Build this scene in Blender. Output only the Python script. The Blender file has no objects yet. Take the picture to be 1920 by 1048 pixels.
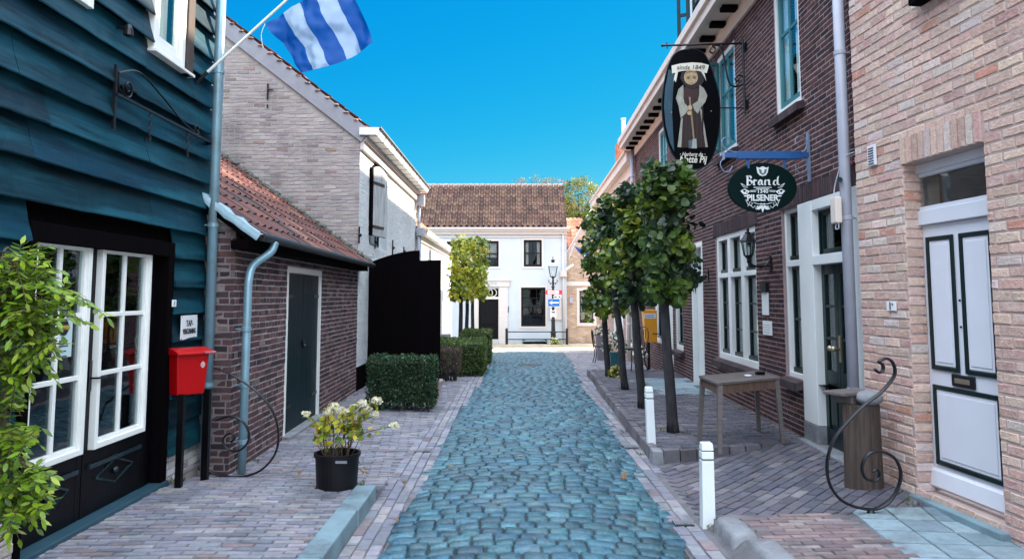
import bpy, bmesh, math, random
from mathutils import Vector, Matrix, noise
R = random.Random(7)
rad = math.radians
scene = bpy.context.scene
COL = scene.collection

# ------------------------------------------------------------------ camera
FPX, PPY, EYE = 1400.0, 429.0, 1.65
PITCH = math.atan((555 - 429) / FPX)
cd = bpy.data.cameras.new('camera'); cam = bpy.data.objects.new('camera', cd); COL.objects.link(cam)
cam.location = (0, 0, EYE); cam.rotation_euler = (math.pi / 2 + PITCH, 0, 0)
cd.sensor_width = 36; cd.lens = FPX / 1920 * 36; cd.shift_y = -(524 - PPY) / 1920
cd.clip_start = .05; cd.clip_end = 3000
scene.camera = cam
# ------------------------------------------------------------------ light
SUN_EL, SUN_AZ = 29.0, 30.0      # azimuth measured from +X towards +Y
w = bpy.data.worlds.new('World'); scene.world = w; w.use_nodes = True
nt = w.node_tree; nt.nodes.clear()
sky = nt.nodes.new('ShaderNodeTexSky'); sky.sky_type = 'NISHITA'; sky.sun_disc = False
sky.sun_elevation = rad(SUN_EL); sky.sun_rotation = rad(90 - SUN_AZ)
sky.air_density = .6; sky.dust_density = 0; sky.ozone_density = 3
EXPO = 2.2
def wn(t, **k):
    n = nt.nodes.new(t)
    for q, v in k.items(): setattr(n, q, v)
    return n
def wm(op, a, b, clamp=False):
    n = wn('ShaderNodeMath', operation=op); n.use_clamp = clamp
    for i, v in enumerate((a, b)):
        if isinstance(v, (int, float)): n.inputs[i].default_value = v
        else: nt.links.new(v, n.inputs[i])
    return n.outputs[0]
# deep polarised blue: per channel response curve on the sky radiance
sp = wn('ShaderNodeSeparateColor'); nt.links.new(sky.outputs[0], sp.inputs[0])
gg = wm('MULTIPLY', wm('POWER', sp.outputs[1], .68), .250 * 2.18)
bb = wm('MULTIPLY', wm('POWER', sp.outputs[2], .14), .70 * 2.18)
rr = wm('MINIMUM', wm('MULTIPLY', wm('POWER', sp.outputs[0], 4.0), .005 * 2.18), wm('MULTIPLY', gg, .8))
cb = wn('ShaderNodeCombineColor'); nt.links.new(rr, cb.inputs[0]); nt.links.new(gg, cb.inputs[1]); nt.links.new(bb, cb.inputs[2])
# bright area added to the unseen sky overhead and behind, lifting the shade
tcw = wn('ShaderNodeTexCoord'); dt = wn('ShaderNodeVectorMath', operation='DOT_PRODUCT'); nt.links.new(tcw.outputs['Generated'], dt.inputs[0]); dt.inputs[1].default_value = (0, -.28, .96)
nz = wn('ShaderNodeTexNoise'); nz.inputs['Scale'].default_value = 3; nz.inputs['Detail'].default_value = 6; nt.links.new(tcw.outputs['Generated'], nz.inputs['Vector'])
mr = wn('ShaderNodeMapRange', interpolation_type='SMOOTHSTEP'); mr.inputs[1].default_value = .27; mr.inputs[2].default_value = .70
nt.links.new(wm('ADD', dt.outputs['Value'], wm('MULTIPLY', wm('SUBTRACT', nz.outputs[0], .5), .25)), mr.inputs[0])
mxw = wn('ShaderNodeMix', data_type='RGBA'); nt.links.new(mr.outputs[0], mxw.inputs[0]); nt.links.new(cb.outputs[0], mxw.inputs[6]); SKY_FILL = (8.8, 9.9, 11.4); mxw.inputs[7].default_value = (*SKY_FILL, 1)
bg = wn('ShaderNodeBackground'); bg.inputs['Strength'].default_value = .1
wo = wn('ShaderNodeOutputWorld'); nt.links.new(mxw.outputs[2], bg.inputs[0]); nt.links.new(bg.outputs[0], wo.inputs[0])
sd = bpy.data.lights.new('sun', 'SUN'); sd.energy = 3.4; sd.angle = rad(.5); sd.color = (1, .87, .68)
sun = bpy.data.objects.new('sun', sd); COL.objects.link(sun)
sv = Vector((math.cos(rad(SUN_EL)) * math.cos(rad(SUN_AZ)), math.cos(rad(SUN_EL)) * math.sin(rad(SUN_AZ)), math.sin(rad(SUN_EL))))
sun.rotation_euler = sv.to_track_quat('Z', 'Y').to_euler()
scene.view_settings.view_transform = 'Standard'; scene.view_settings.look = 'None'
scene.view_settings.exposure = EXPO; scene.view_settings.gamma = 1
scene.view_settings.use_curve_mapping = False
scene.cycles.max_bounces = 8

# ------------------------------------------------------------------ pixel helpers (photo pixels -> world)
_c, _s = math.cos(PITCH), math.sin(PITCH)
def ray(px, py):
    a = (px - 960) / FPX; b = (PPY - py) / FPX
    y = _c - b * _s
    return a / y, (_s + b * _c) / y
def at(px, py, Y):
    a, b = ray(px, py); return Vector((a * Y, Y, EYE + b * Y))
def on(px, py, z=0):
    a, b = ray(px, py); Y = (z - EYE) / b
    return Vector((a * Y, Y, z))

# ------------------------------------------------------------------ mesh helpers
ORG = {}
def tag(o, label=None, cat=None, group=None, kind=None):
    if label: o['label'] = label
    if cat: o['category'] = cat
    if group: o['group'] = group
    if kind: o['kind'] = kind
    return o
def thing(name, loc, label, cat, group=None):
    o = bpy.data.objects.new(name, None); COL.objects.link(o); o.location = loc
    ORG[o.name] = Vector(loc); return tag(o, label, cat, group)
class MB:
    def __init__(s): s.v = []; s.f = []; s.c = []; s.m = []; s.uv = None
    def vert(s, p, c=None):
        s.v.append(tuple(p)); s.c.append(c or (1, 1, 1)); return len(s.v) - 1
    def face(s, idx, m=0): s.f.append(tuple(idx)); s.m.append(m)
    def poly(s, pts, c=None, m=0): s.face([s.vert(p, c) for p in pts], m)
    def hexa(s, p, c=None, m=0):     # p: 8 points, bottom 4 then top 4
        i = [s.vert(q, c) for q in p]
        for q in ((3, 2, 1, 0), (4, 5, 6, 7), (0, 1, 5, 4), (1, 2, 6, 5), (2, 3, 7, 6), (3, 0, 4, 7)): s.face([i[k] for k in q], m)
    def box(s, x0, x1, y0, y1, z0, z1, c=None, fr=None, m=0, taper=0):
        t = taper
        P = [(x0, y0, z0), (x1, y0, z0), (x1, y1, z0), (x0, y1, z0), (x0 + t, y0 + t, z1), (x1 - t, y0 + t, z1), (x1 - t, y1 - t, z1), (x0 + t, y1 - t, z1)]
        if fr: P = [fr(*q) for q in P]
        s.hexa(P, c, m)
    def tube(s, path, r, n=8, c=None, cap=True, m=0, flat=None):
        path = [Vector(p) for p in path]; rings = []
        rr = r if isinstance(r, (list, tuple)) else [r] * len(path)
        up = None
        for i, p in enumerate(path):
            t = (path[min(i + 1, len(path) - 1)] - path[max(i - 1, 0)])
            if t.length < 1e-9: t = Vector((0, 0, 1))
            t.normalize()
            if up is None:
                up = Vector((0, 0, 1)) if abs(t.z) < .9 else Vector((0, 1, 0))
                if flat is not None: up = Vector(flat)
            a = t.cross(up)
            if a.length < 1e-6: a = t.orthogonal()
            a.normalize(); b = a.cross(t).normalized(); 
            if flat is None: up = b
            k1, k2 = (1, 1) if flat is None else (.5, 1)
            rings.append([s.vert(p + (a * math.cos(2 * math.pi * k / n) * k1 + b * math.sin(2 * math.pi * k / n) * k2) * rr[i], c) for k in range(n)])
        for A, B in zip(rings, rings[1:]):
            for k in range(n): s.face((A[k], A[(k + 1) % n], B[(k + 1) % n], B[k]), m)
        if cap: s.face(rings[0][::-1], m); s.face(rings[-1], m)
    def lathe(s, o, prof, n=20, c=None, m=0):     # prof [(r,z)]
        rings = [[s.vert((o[0] + r * math.cos(2 * math.pi * k / n), o[1] + r * math.sin(2 * math.pi * k / n), o[2] + z), c) for k in range(n)] for r, z in prof]
        for A, B in zip(rings, rings[1:]):
            for k in range(n): s.face((A[k], A[(k + 1) % n], B[(k + 1) % n], B[k]), m)
        s.face(rings[0][::-1], m); s.face(rings[-1], m)
    def prism(s, pts, d, c=None, m=0):            # polygon pts extruded by vector d
        d = Vector(d); A = [s.vert(p, c) for p in pts]; B = [s.vert(Vector(p) + d, c) for p in pts]
        s.face(A, m); s.face(B[::-1], m); n = len(pts)
        for k in range(n): s.face((A[k], B[k], B[(k + 1) % n], A[(k + 1) % n]), m)
    def ball(s, o, r, n=8, c=None, sz=1, jit=0, m=0):
        rings = []
        for i in range(1, n):
            ph = math.pi * i / n
            rings.append([s.vert((o[0] + r * math.sin(ph) * math.cos(2 * math.pi * k / n) * (1 + R.uniform(-jit, jit)), o[1] + r * math.sin(ph) * math.sin(2 * math.pi * k / n) * (1 + R.uniform(-jit, jit)), o[2] + r * sz * math.cos(ph) * (1 + R.uniform(-jit, jit))), c) for k in range(n)])
        a = s.vert((o[0], o[1], o[2] + r * sz), c); b = s.vert((o[0], o[1], o[2] - r * sz), c)
        for k in range(n): s.face((a, rings[0][k], rings[0][(k + 1) % n]), m); s.face((b, rings[-1][(k + 1) % n], rings[-1][k]), m)
        for A, B in zip(rings, rings[1:]):
            for k in range(n): s.face((A[k], B[k], B[(k + 1) % n], A[(k + 1) % n]), m)
    def build(s, name, mat, parent=None, smooth=False, loc=None, bevel=0, fixn=True):
        root = parent
        while root is not None and root.parent is not None: root = root.parent
        if root is not None: org = ORG[root.name]
        elif loc is not None: org = Vector(loc)
        else:
            xs = [p[0] for p in s.v]; ys = [p[1] for p in s.v]; zs = [p[2] for p in s.v]
            org = Vector(((min(xs) + max(xs)) / 2, (min(ys) + max(ys)) / 2, min(zs)))
        me = bpy.data.meshes.new(name)
        me.from_pydata([(a[0] - org.x, a[1] - org.y, a[2] - org.z) for a in s.v], [], s.f)
        for mm in (mat if isinstance(mat, (list, tuple)) else [mat]): me.materials.append(mm)
        at_ = me.color_attributes.new('Col', 'FLOAT_COLOR', 'POINT')
        at_.data.foreach_set('color', [x for c in s.c for x in (c[0], c[1], c[2], 1)])
        me.polygons.foreach_set('material_index', s.m)
        if smooth: me.polygons.foreach_set('use_smooth', [True] * len(s.f))
        me.update()
        if fixn and len(s.f) < 60000:
            bm = bmesh.new(); bm.from_mesh(me); bmesh.ops.recalc_face_normals(bm, faces=bm.faces); bm.to_mesh(me); bm.free()
        o = bpy.data.objects.new(name, me); COL.objects.link(o)
        if root is None: o.location = org; ORG[o.name] = org
        if parent is not None: o.parent = parent
        if bevel:
            b = o.modifiers.new('bevel', 'BEVEL'); b.width = bevel; b.segments = 2; b.limit_method = 'ANGLE'; b.angle_limit = rad(40)
        return o
def jc(c, v=.12, h=.03):
    k = 1 + R.uniform(-v, v); return tuple(max(0, x * k * (1 + R.uniform(-h, h))) for x in c)

# ------------------------------------------------------------------ materials
def mat(name, col=(.5, .5, .5), rough=.7, metal=0, var=.15, scale=6, bump=.0, bscale=40, attr=False, spec=.5, stretch=None, dark=None, dscale=1.5, trans=0, coat=0, damt=(.45, .7)):
    m = bpy.data.materials.new(name); m.use_nodes = True; n = m.node_tree; b = n.nodes['Principled BSDF']; L = n.links.new
    b.inputs['Roughness'].default_value = rough; b.inputs['Metallic'].default_value = metal; b.inputs['Specular IOR Level'].default_value = spec
    if coat: b.inputs['Coat Weight'].default_value = coat; b.inputs['Coat Roughness'].default_value = .1
    tc = n.nodes.new('ShaderNodeTexCoord'); vec = tc.outputs['Object']
    if stretch:
        mp = n.nodes.new('ShaderNodeMapping'); mp.inputs['Scale'].default_value = stretch; L(vec, mp.inputs[0]); vec = mp.outputs[0]
    ns = n.nodes.new('ShaderNodeTexNoise'); ns.inputs['Scale'].default_value = scale; ns.inputs['Detail'].default_value = 6; ns.inputs['Roughness'].default_value = .6; L(vec, ns.inputs['Vector'])
    mr = n.nodes.new('ShaderNodeMapRange'); mr.inputs[1].default_value = .25; mr.inputs[2].default_value = .75; mr.inputs[3].default_value = 1 - var; mr.inputs[4].default_value = 1 + var; L(ns.outputs[0], mr.inputs[0])
    mx = n.nodes.new('ShaderNodeMix'); mx.data_type = 'RGBA'; mx.blend_type = 'MULTIPLY'; mx.inputs[0].default_value = 1
    if attr:
        a = n.nodes.new('ShaderNodeAttribute'); a.attribute_name = 'Col'; L(a.outputs['Color'], mx.inputs[6])
    else: mx.inputs[6].default_value = (*col, 1)
    L(mr.outputs[0], mx.inputs[7]); out = mx.outputs[2]
    if dark:
        n2 = n.nodes.new('ShaderNodeTexNoise'); n2.inputs['Scale'].default_value = dscale; n2.inputs['Detail'].default_value = 8; n2.inputs['Roughness'].default_value = .65; L(vec, n2.inputs['Vector'])
        r2 = n.nodes.new('ShaderNodeMapRange'); r2.inputs[1].default_value = damt[0]; r2.inputs[2].default_value = damt[1]; L(n2.outputs[0], r2.inputs[0])
        m2 = n.nodes.new('ShaderNodeMix'); m2.data_type = 'RGBA'; L(r2.outputs[0], m2.inputs[0]); L(out, m2.inputs[6]); m2.inputs[7].default_value = (*dark, 1); out = m2.outputs[2]
    L(out, b.inputs['Base Color'])
    rv = n.nodes.new('ShaderNodeMapRange'); rv.inputs[3].default_value = max(.03, rough - .12); rv.inputs[4].default_value = min(1, rough + .12); L(ns.outputs[0], rv.inputs[0])
    if rough > .15: L(rv.outputs[0], b.inputs['Roughness'])
    if bump:
        nb = n.nodes.new('ShaderNodeTexNoise'); nb.inputs['Scale'].default_value = bscale; nb.inputs['Detail'].default_value = 5; L(vec, nb.inputs['Vector'])
        bp = n.nodes.new('ShaderNodeBump'); bp.inputs['Strength'].default_value = bump; bp.inputs['Distance'].default_value = .01; L(nb.outputs[0], bp.inputs['Height']); L(bp.outputs[0], b.inputs['Normal'])
    if trans:
        t = n.nodes.new('ShaderNodeBsdfTranslucent'); L(out, t.inputs[0]); ms = n.nodes.new('ShaderNodeMixShader'); ms.inputs[0].default_value = trans
        L(b.outputs[0], ms.inputs[1]); L(t.outputs[0], ms.inputs[2]); L(ms.outputs[0], n.nodes['Material Output'].inputs[0])
    return m
def glassmat(name, tint=(.9, .95, 1), clear=.5):
    m = bpy.data.materials.new(name); m.use_nodes = True; n = m.node_tree; L = n.links.new; n.nodes.remove(n.nodes['Principled BSDF'])
    g = n.nodes.new('ShaderNodeBsdfGlossy'); g.inputs['Roughness'].default_value = .02; g.inputs['Color'].default_value = (*tint, 1)
    t = n.nodes.new('ShaderNodeBsdfTransparent'); t.inputs[0].default_value = (.85, .9, .9, 1)
    fr = n.nodes.new('ShaderNodeFresnel'); ge = n.nodes.new('ShaderNodeNewGeometry'); mi = n.nodes.new('ShaderNodeMapRange'); mi.inputs[3].default_value = 1.45; mi.inputs[4].default_value = 1 / 1.45; L(ge.outputs['Backfacing'], mi.inputs[0]); L(mi.outputs[0], fr.inputs[0])
    tc = n.nodes.new('ShaderNodeTexCoord'); ns = n.nodes.new('ShaderNodeTexNoise'); ns.inputs['Scale'].default_value = 2.5; L(tc.outputs['Object'], ns.inputs['Vector'])
    bp = n.nodes.new('ShaderNodeBump'); bp.inputs['Strength'].default_value = .12; bp.inputs['Distance'].default_value = .02; L(ns.outputs[0], bp.inputs['Height']); L(bp.outputs[0], g.inputs['Normal'])
    ms = n.nodes.new('ShaderNodeMixShader'); L(fr.outputs[0], ms.inputs[0]); L(t.outputs[0], ms.inputs[1]); L(g.outputs[0], ms.inputs[2]); L(ms.outputs[0], n.nodes['Material Output'].inputs[0])
    return m
M = {}
M['glass'] = glassmat('window_glass')
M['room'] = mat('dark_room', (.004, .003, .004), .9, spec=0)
M['white'] = mat('white_paint', (.74, .76, .76), .42, var=.05, scale=3, bump=.05, bscale=60, dark=(.42, .43, .42), dscale=6, damt=(.66, .9))
M['brick'] = mat('brick_faces', rough=.85, var=.28, scale=22, bump=.5, bscale=90, attr=True, spec=.25)
M['paver'] = mat('paver_faces', rough=.62, var=.25, scale=16, bump=.4, bscale=70, attr=True, spec=.45, dark=(.05, .06, .075), dscale=2.2, damt=(.5, .8))
M['cobble'] = mat('cobble_stone', rough=.44, var=.5, scale=18, bump=1, bscale=38, attr=True, spec=.6, dark=(.10, .125, .13), dscale=2.6, damt=(.56, .80))
M['mortar_pale'] = mat('pale_mortar', (.42, .33, .30), .95, var=.15, bump=.3)
M['mortar_pub'] = mat('pub_mortar', (.30, .22, .22), .95, var=.2, bump=.3)
M['mortar_shed'] = mat('shed_mortar', (.38, .32, .32), .95, var=.25, bump=.3)
M['mortar_white'] = mat('whitewashed_mortar', (.34, .31, .295), .95, var=.2, bump=.3)
M['sand'] = mat('joint_sand', (.13, .125, .135), .95, var=.45, scale=5, bump=.4)
M['timber'] = mat('blue_black_boards', rough=.5, var=.75, scale=4.5, bump=.4, bscale=14, attr=True, spec=.2, stretch=(1, .25, 2.6), dark=(.008, .075, .105), dscale=2.4, damt=(.48, .68))
M['black'] = mat('black_paint', (.0018, .0014, .0022), .38, var=.3, scale=5, bump=.15, bscale=20, spec=.16)
M['tar'] = mat('tarred_wood', (.0022, .0013, .0018), .85, var=.3, spec=.04, stretch=(4, 4, .3), bump=.3, bscale=12)
M['iron'] = mat('black_iron', (.006, .006, .009), .35, metal=.0, spec=.4, var=.3, bump=.1)
M['zinc'] = mat('zinc_pipe', (.24, .40, .47), .38, metal=.35, var=.12, scale=4, dark=(.2, .27, .3), dscale=3)
M['greypipe'] = mat('grey_plastic_pipe', (.34, .35, .42), .4, var=.08)
M['teal'] = mat('dark_teal_paint', (.002, .018, .026), .4, var=.3, scale=5, bump=.1, bscale=30, spec=.3)
M['green'] = mat('dark_green_paint', (.0018, .013, .014), .35, var=.15, spec=.35)
M['limewash'] = mat('white_limewash', (.60, .67, .70), .85, var=.08, scale=1.6, bump=.25, bscale=25, dark=(.47, .48, .47), dscale=1.1)
M['tile'] = mat('roof_tile', rough=.7, var=.3, scale=9, bump=.3, bscale=40, attr=True, spec=.3)
M['cornice'] = mat('cream_cornice_paint', (.66, .58, .52), .5, var=.06)
M['bark'] = mat('bark', (.035, .033, .037), .85, var=.6, scale=14, bump=1, bscale=26, stretch=(1, 1, .35), spec=.2, dark=(.075, .08, .08), dscale=5, damt=(.55, .75))
M['leaf'] = mat('leaf', rough=.4, var=.15, attr=True, spec=.5, trans=.35)
M['wood'] = mat('weathered_wood', (.075, .05, .04), .8, var=.6, scale=7, bump=1, bscale=9, stretch=(6, 6, .45), dark=(.02, .014, .012), dscale=1.5, damt=(.46, .66))
M['tablewood'] = mat('table_wood', (.12, .10, .095), .6, var=.35, scale=7, bump=.3, bscale=14, stretch=(1, 6, 6))
M['red'] = mat('red_plastic', (.40, .002, .004), .38, var=.12, scale=3, spec=.3, dark=(.25, .01, .01), dscale=7, damt=(.6, .9), bump=.08, bscale=12)
M['curtain'] = mat('curtain_cloth', (.42, .36, .33), .9, var=.15, stretch=(8, 8, .3))
M['stone'] = mat('grey_stone', (.22, .23, .25), .8, var=.25, scale=9, bump=.5, bscale=30, dark=(.1, .1, .11), dscale=4)
M['bluestone'] = mat('blue_kerb_stone', (.17, .26, .30), .7, var=.2, scale=8, bump=.3, bscale=40, dark=(.08, .1, .12), dscale=4)
M['paper'] = mat('white_enamel', (.75, .77, .78), .35, var=.03)
M['ink'] = mat('black_lettering', (.01, .01, .015), .6, var=0)
M['cream'] = mat('cream_lettering', (.72, .68, .58), .6, var=0)

# ------------------------------------------------------------------ frames / walls
class Fr:
    """vertical plane: s along (p0->p1), n outward, z up"""
    def __init__(s, p0, p1, out):
        s.o = Vector((p0[0], p0[1], 0)); d = Vector((p1[0] - p0[0], p1[1] - p0[1], 0)); s.len = d.length; s.u = d.normalized()
        s.n = Vector((s.u.y, -s.u.x, 0))
        if s.n.dot(Vector((out[0], out[1], 0))) < 0: s.n = -s.n
    def __call__(s, a, n, z): return s.o + s.u * a + s.n * n + Vector((0, 0, z))
    def px(s, px, py, n=0):
        a, b = ray(px, py); d = Vector((a, 1, b)); o = s.o + s.n * n
        t = (o.dot(s.n)) / d.dot(s.n); p = d * t + Vector((0, 0, EYE))
        return (p - s.o).dot(s.u), p.z
    def rect(s, a, b, n=0):
        p, q = s.px(*a, n), s.px(*b, n)
        return min(p[0], q[0]), max(p[0], q[0]), min(p[1], q[1]), max(p[1], q[1])
def subtract(iv, holes):
    out = [iv]
    for a, b in holes:
        nx = []
        for x, y in out:
            if b <= x or a >= y: nx.append((x, y)); continue
            if a > x: nx.append((x, a))
            if b < y: nx.append((b, y))
        out = nx
    return out
def wall_body(mb, fr, s0, s1, z0, z1, ops, t=.3, n=0, m=0):
    S = sorted(set([s0, s1] + [v for o in ops for v in o[:2] if s0 < v < s1])); Z = sorted(set([z0, z1] + [v for o in ops for v in o[2:4] if z0 < v < z1]))
    for a, b in zip(S, S[1:]):
        for c, d in zip(Z, Z[1:]):
            x, y = (a + b) / 2, (c + d) / 2
            if any(o[0] < x < o[1] and o[2] < y < o[3] for o in ops): continue
            for k in (n, n - t): mb.poly([fr(a, k, c), fr(b, k, c), fr(b, k, d), fr(a, k, d)], m=m)
    for o in ops:
        a, b, c, d = max(o[0], s0), min(o[1], s1), max(o[2], z0), min(o[3], z1)
        for p in (((a, c), (b, c)), ((b, c), (b, d)), ((b, d), (a, d)), ((a, d), (a, c))):
            mb.poly([fr(p[0][0], n, p[0][1]), fr(p[1][0], n, p[1][1]), fr(p[1][0], n - t, p[1][1]), fr(p[0][0], n - t, p[0][1])], m=m)
    for p in (((s0, z0), (s1, z0)), ((s1, z0), (s1, z1)), ((s1, z1), (s0, z1)), ((s0, z1), (s0, z0))):
        mb.poly([fr(p[0][0], n, p[0][1]), fr(p[1][0], n, p[1][1]), fr(p[1][0], n - t, p[1][1]), fr(p[0][0], n - t, p[0][1])], m=m)
def brick1(mb, fr, a, b, c, d, n0, h, col, e=.004, jit=.0015):
    j = lambda: R.uniform(-jit, jit)
    hh = h + R.uniform(-.002, .002)
    p = [fr(a, n0, c), fr(b, n0, c), fr(b, n0, d), fr(a, n0, d), fr(a + e + j(), n0 + hh, c + e + j()), fr(b - e + j(), n0 + hh + j(), c + e + j()), fr(b - e + j(), n0 + hh, d - e + j()), fr(a + e + j(), n0 + hh + j(), d - e + j())]
    i = [mb.vert(q, col) for q in p]
    for q in ((4, 5, 6, 7), (0, 1, 5, 4), (1, 2, 6, 5), (2, 3, 7, 6), (3, 0, 4, 7)): mb.face([i[k] for k in q])
def bricks(mb, fr, s0, s1, z0, z1, ops, pal, L=.215, H=.066, J=.011, n0=0, h=.008, top=None, cross=False, jit=.0015, bot=None, e=.004, var=.13):
    k = 0; z = z0
    while z < z1 - .01:
        d = min(z + H - J, z1)
        holes = [(o[0], o[1]) for o in ops if o[2] < (z + d) / 2 < o[3]]
        l = L if not (cross and k % 2) else L / 2
        off = (k % 2) * L / 2 if not cross else (k % 4 > 1) * L / 4 + (k % 2) * L / 4
        off += R.uniform(-.006, .006)
        x = s0 - off
        while x < s1:
            a, b = max(x, s0), min(x + l - J, s1); x += l
            if b - a < .02: continue
            if top and (top(a) < d or top(b) < d): continue
            if bot and (bot((a + b) / 2) > z): continue
            for p, q in subtract((a, b), holes):
                if q - p > .018:
                    c = R.choices([q_[0] for q_ in pal], [q_[1] for q_ in pal])[0]
                    brick1(mb, fr, p, q, z + R.uniform(-jit, jit), d + R.uniform(-jit, jit), n0, h, jc(c, var, .04), e, jit)
        z += H; k += 1
def soldier(mb, fr, s0, s1, z0, z1, pal, W=.062, J=.011, n0=0, h=.012):
    x = s0
    while x < s1 - .02:
        c = R.choices([q[0] for q in pal], [q[1] for q in pal])[0]
        brick1(mb, fr, x, min(x + W - J + .003, s1), z0, z1 - J, n0, h, jc(c, .13, .04)); x += W
def pane_window(par, fr, r, n, fm, sm, cols=2, rows=2, fw=.06, sw=.045, bw=.025, curtain=None, cdep=.14, name='window', room=True, fd=.09, split=None, rowh=None, glass=None, fw_t=None):
    """frame flush at depth n (outward coordinate of the frame face)"""
    s0, s1, z0, z1 = r
    f = MB(); t = fw_t or fw
    f.box(s0, s0 + fw, n - fd, n, z0, z1, fr=fr); f.box(s1 - fw, s1, n - fd, n, z0, z1, fr=fr)
    f.box(s0 + fw, s1 - fw, n - fd, n - .002, z0, z0 + t, fr=fr); f.box(s0 + fw, s1 - fw, n - fd, n - .002, z1 - t, z1, fr=fr)
    win = f.build(name, fm, par, bevel=.004)
    a, b, c, d = s0 + fw, s1 - fw, z0 + t, z1 - t
    g = MB(); m1 = n - .02
    if sm is not None:
        g.box(a, a + sw, m1 - .04, m1, c, d, fr=fr); g.box(b - sw, b, m1 - .04, m1, c, d, fr=fr)
        g.box(a + sw, b - sw, m1 - .04, m1 - .002, c, c + sw * 1.3, fr=fr); g.box(a + sw, b - sw, m1 - .04, m1 - .002, d - sw, d, fr=fr)
        A, B, C, D = a + sw, b - sw, c + sw * 1.3, d - sw
        for i in range(1, cols): x = A + (B - A) * i / cols; g.box(x - bw / 2, x + bw / 2, m1 - .03, m1 - .005, C, D, fr=fr)
        zs = [C + (D - C) * i / rows for i in range(1, rows)] if rowh is None else [C + (D - C) * q for q in rowh]
        for z in zs: g.box(A, B, m1 - .032, m1 - .007, z - bw / 2, z + bw / 2, fr=fr)
        if split: z = C + (D - C) * split; g.box(A, B, m1 - .04, m1 + .004, z - sw * .6, z + sw * .6, fr=fr)
        g.build('sash', sm, win, bevel=.003)
    p = MB(); p.box(a, b, m1 - .026, m1 - .020, c, d, fr=fr); p.build('pane', glass or M['glass'], win)
    if curtain:
        q = MB(); N = max(8, int((b - a) / .035)); zz = c + (d - c) * curtain[1]
        for i in range(N):
            x = a + (b - a) * i / N; x2 = a + (b - a) * (i + 1) / N
            if curtain[2] and abs((i + .5) / N - .5) < curtain[2]: continue
            n1, n2 = n - cdep + .018 * math.sin(i * 1.9), n - cdep + .018 * math.sin((i + 1) * 1.9)
            q.poly([fr(x, n1, zz), fr(x2, n2, zz), fr(x2, n2, d), fr(x, n1, d)])
        q.build('curtain', curtain[0], win)
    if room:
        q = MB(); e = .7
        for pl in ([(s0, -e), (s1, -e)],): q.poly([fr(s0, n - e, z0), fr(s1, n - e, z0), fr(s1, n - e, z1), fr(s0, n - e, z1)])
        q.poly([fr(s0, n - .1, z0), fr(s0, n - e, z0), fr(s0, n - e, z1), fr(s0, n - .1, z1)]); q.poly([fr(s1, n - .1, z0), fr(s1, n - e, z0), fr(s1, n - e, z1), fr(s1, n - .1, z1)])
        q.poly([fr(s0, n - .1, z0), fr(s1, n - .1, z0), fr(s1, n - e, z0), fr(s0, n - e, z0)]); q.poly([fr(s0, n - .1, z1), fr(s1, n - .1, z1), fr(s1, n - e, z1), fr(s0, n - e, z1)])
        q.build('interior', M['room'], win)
    return win
def pipe_vertical(par, x, y, z0, z1, r, m, name='downpipe', bands=3, path=None):
    p = MB(); P = path or [(x, y, z0), (x, y, z1)]; p.tube(P, r, 14); o = p.build(name, m, par, smooth=False)
    for f in o.data.polygons: f.use_smooth = len(f.vertices) == 4
    for i in range(bands):
        b = MB(); z = z0 + (z1 - z0) * (i + .5) / bands; b.lathe((x, y, z), [(r + .002, -.02), (r + .007, -.018), (r + .007, .018), (r + .002, .02)], 14)
        b.tube([(x, y, z), (x + (.1 if x > 0 else -.1), y, z)], .008, 6)
        b.build('pipe_bracket', m, o)
    return o
def text(par, s, origin, u, v, size, m, name='lettering', depth=.003, align='CENTER', sx=1, shear=0, bold=0):
    cu = bpy.data.curves.new(name, 'FONT'); cu.body = s; cu.size = size; cu.align_x = align; cu.extrude = depth / 2; cu.shear = shear; cu.offset = bold
    tmp = bpy.data.objects.new('tmp_text', cu); COL.objects.link(tmp); bpy.context.view_layer.update()
    me = bpy.data.meshes.new_from_object(tmp.evaluated_get(bpy.context.evaluated_depsgraph_get())); bpy.data.objects.remove(tmp)
    u, v = Vector(u).normalized(), Vector(v).normalized(); n = u.cross(v)
    root = par
    while root.parent is not None: root = root.parent
    org = ORG[root.name]; o3 = Vector(origin) - org
    for q in me.vertices: c = q.co.copy(); q.co = o3 + u * c.x * sx + v * c.y + n * c.z
    me.materials.clear(); me.materials.append(m); me.name = name
    o = bpy.data.objects.new(name, me); COL.objects.link(o); o.parent = par; return o
def spiral(cx, cz, r0, r1, a0, a1, n=40):
    return [(cx + (r0 + (r1 - r0) * i / n) * math.cos(a0 + (a1 - a0) * i / n), cz + (r0 + (r1 - r0) * i / n) * math.sin(a0 + (a1 - a0) * i / n)) for i in range(n + 1)]
def smooth_path(pts, k=8):
    out = []; P = [pts[0]] + list(pts) + [pts[-1]]
    for i in range(1, len(P) - 2):
        p0, p1, p2, p3 = [Vector(q) for q in P[i - 1:i + 3]]
        for j in range(k):
            t = j / k; out.append(.5 * ((2 * p1) + (p2 - p0) * t + (2 * p0 - 5 * p1 + 4 * p2 - p3) * t * t + (3 * p1 - p0 - 3 * p2 + p3) * t ** 3))
    out.append(Vector(pts[-1])); return out
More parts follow.
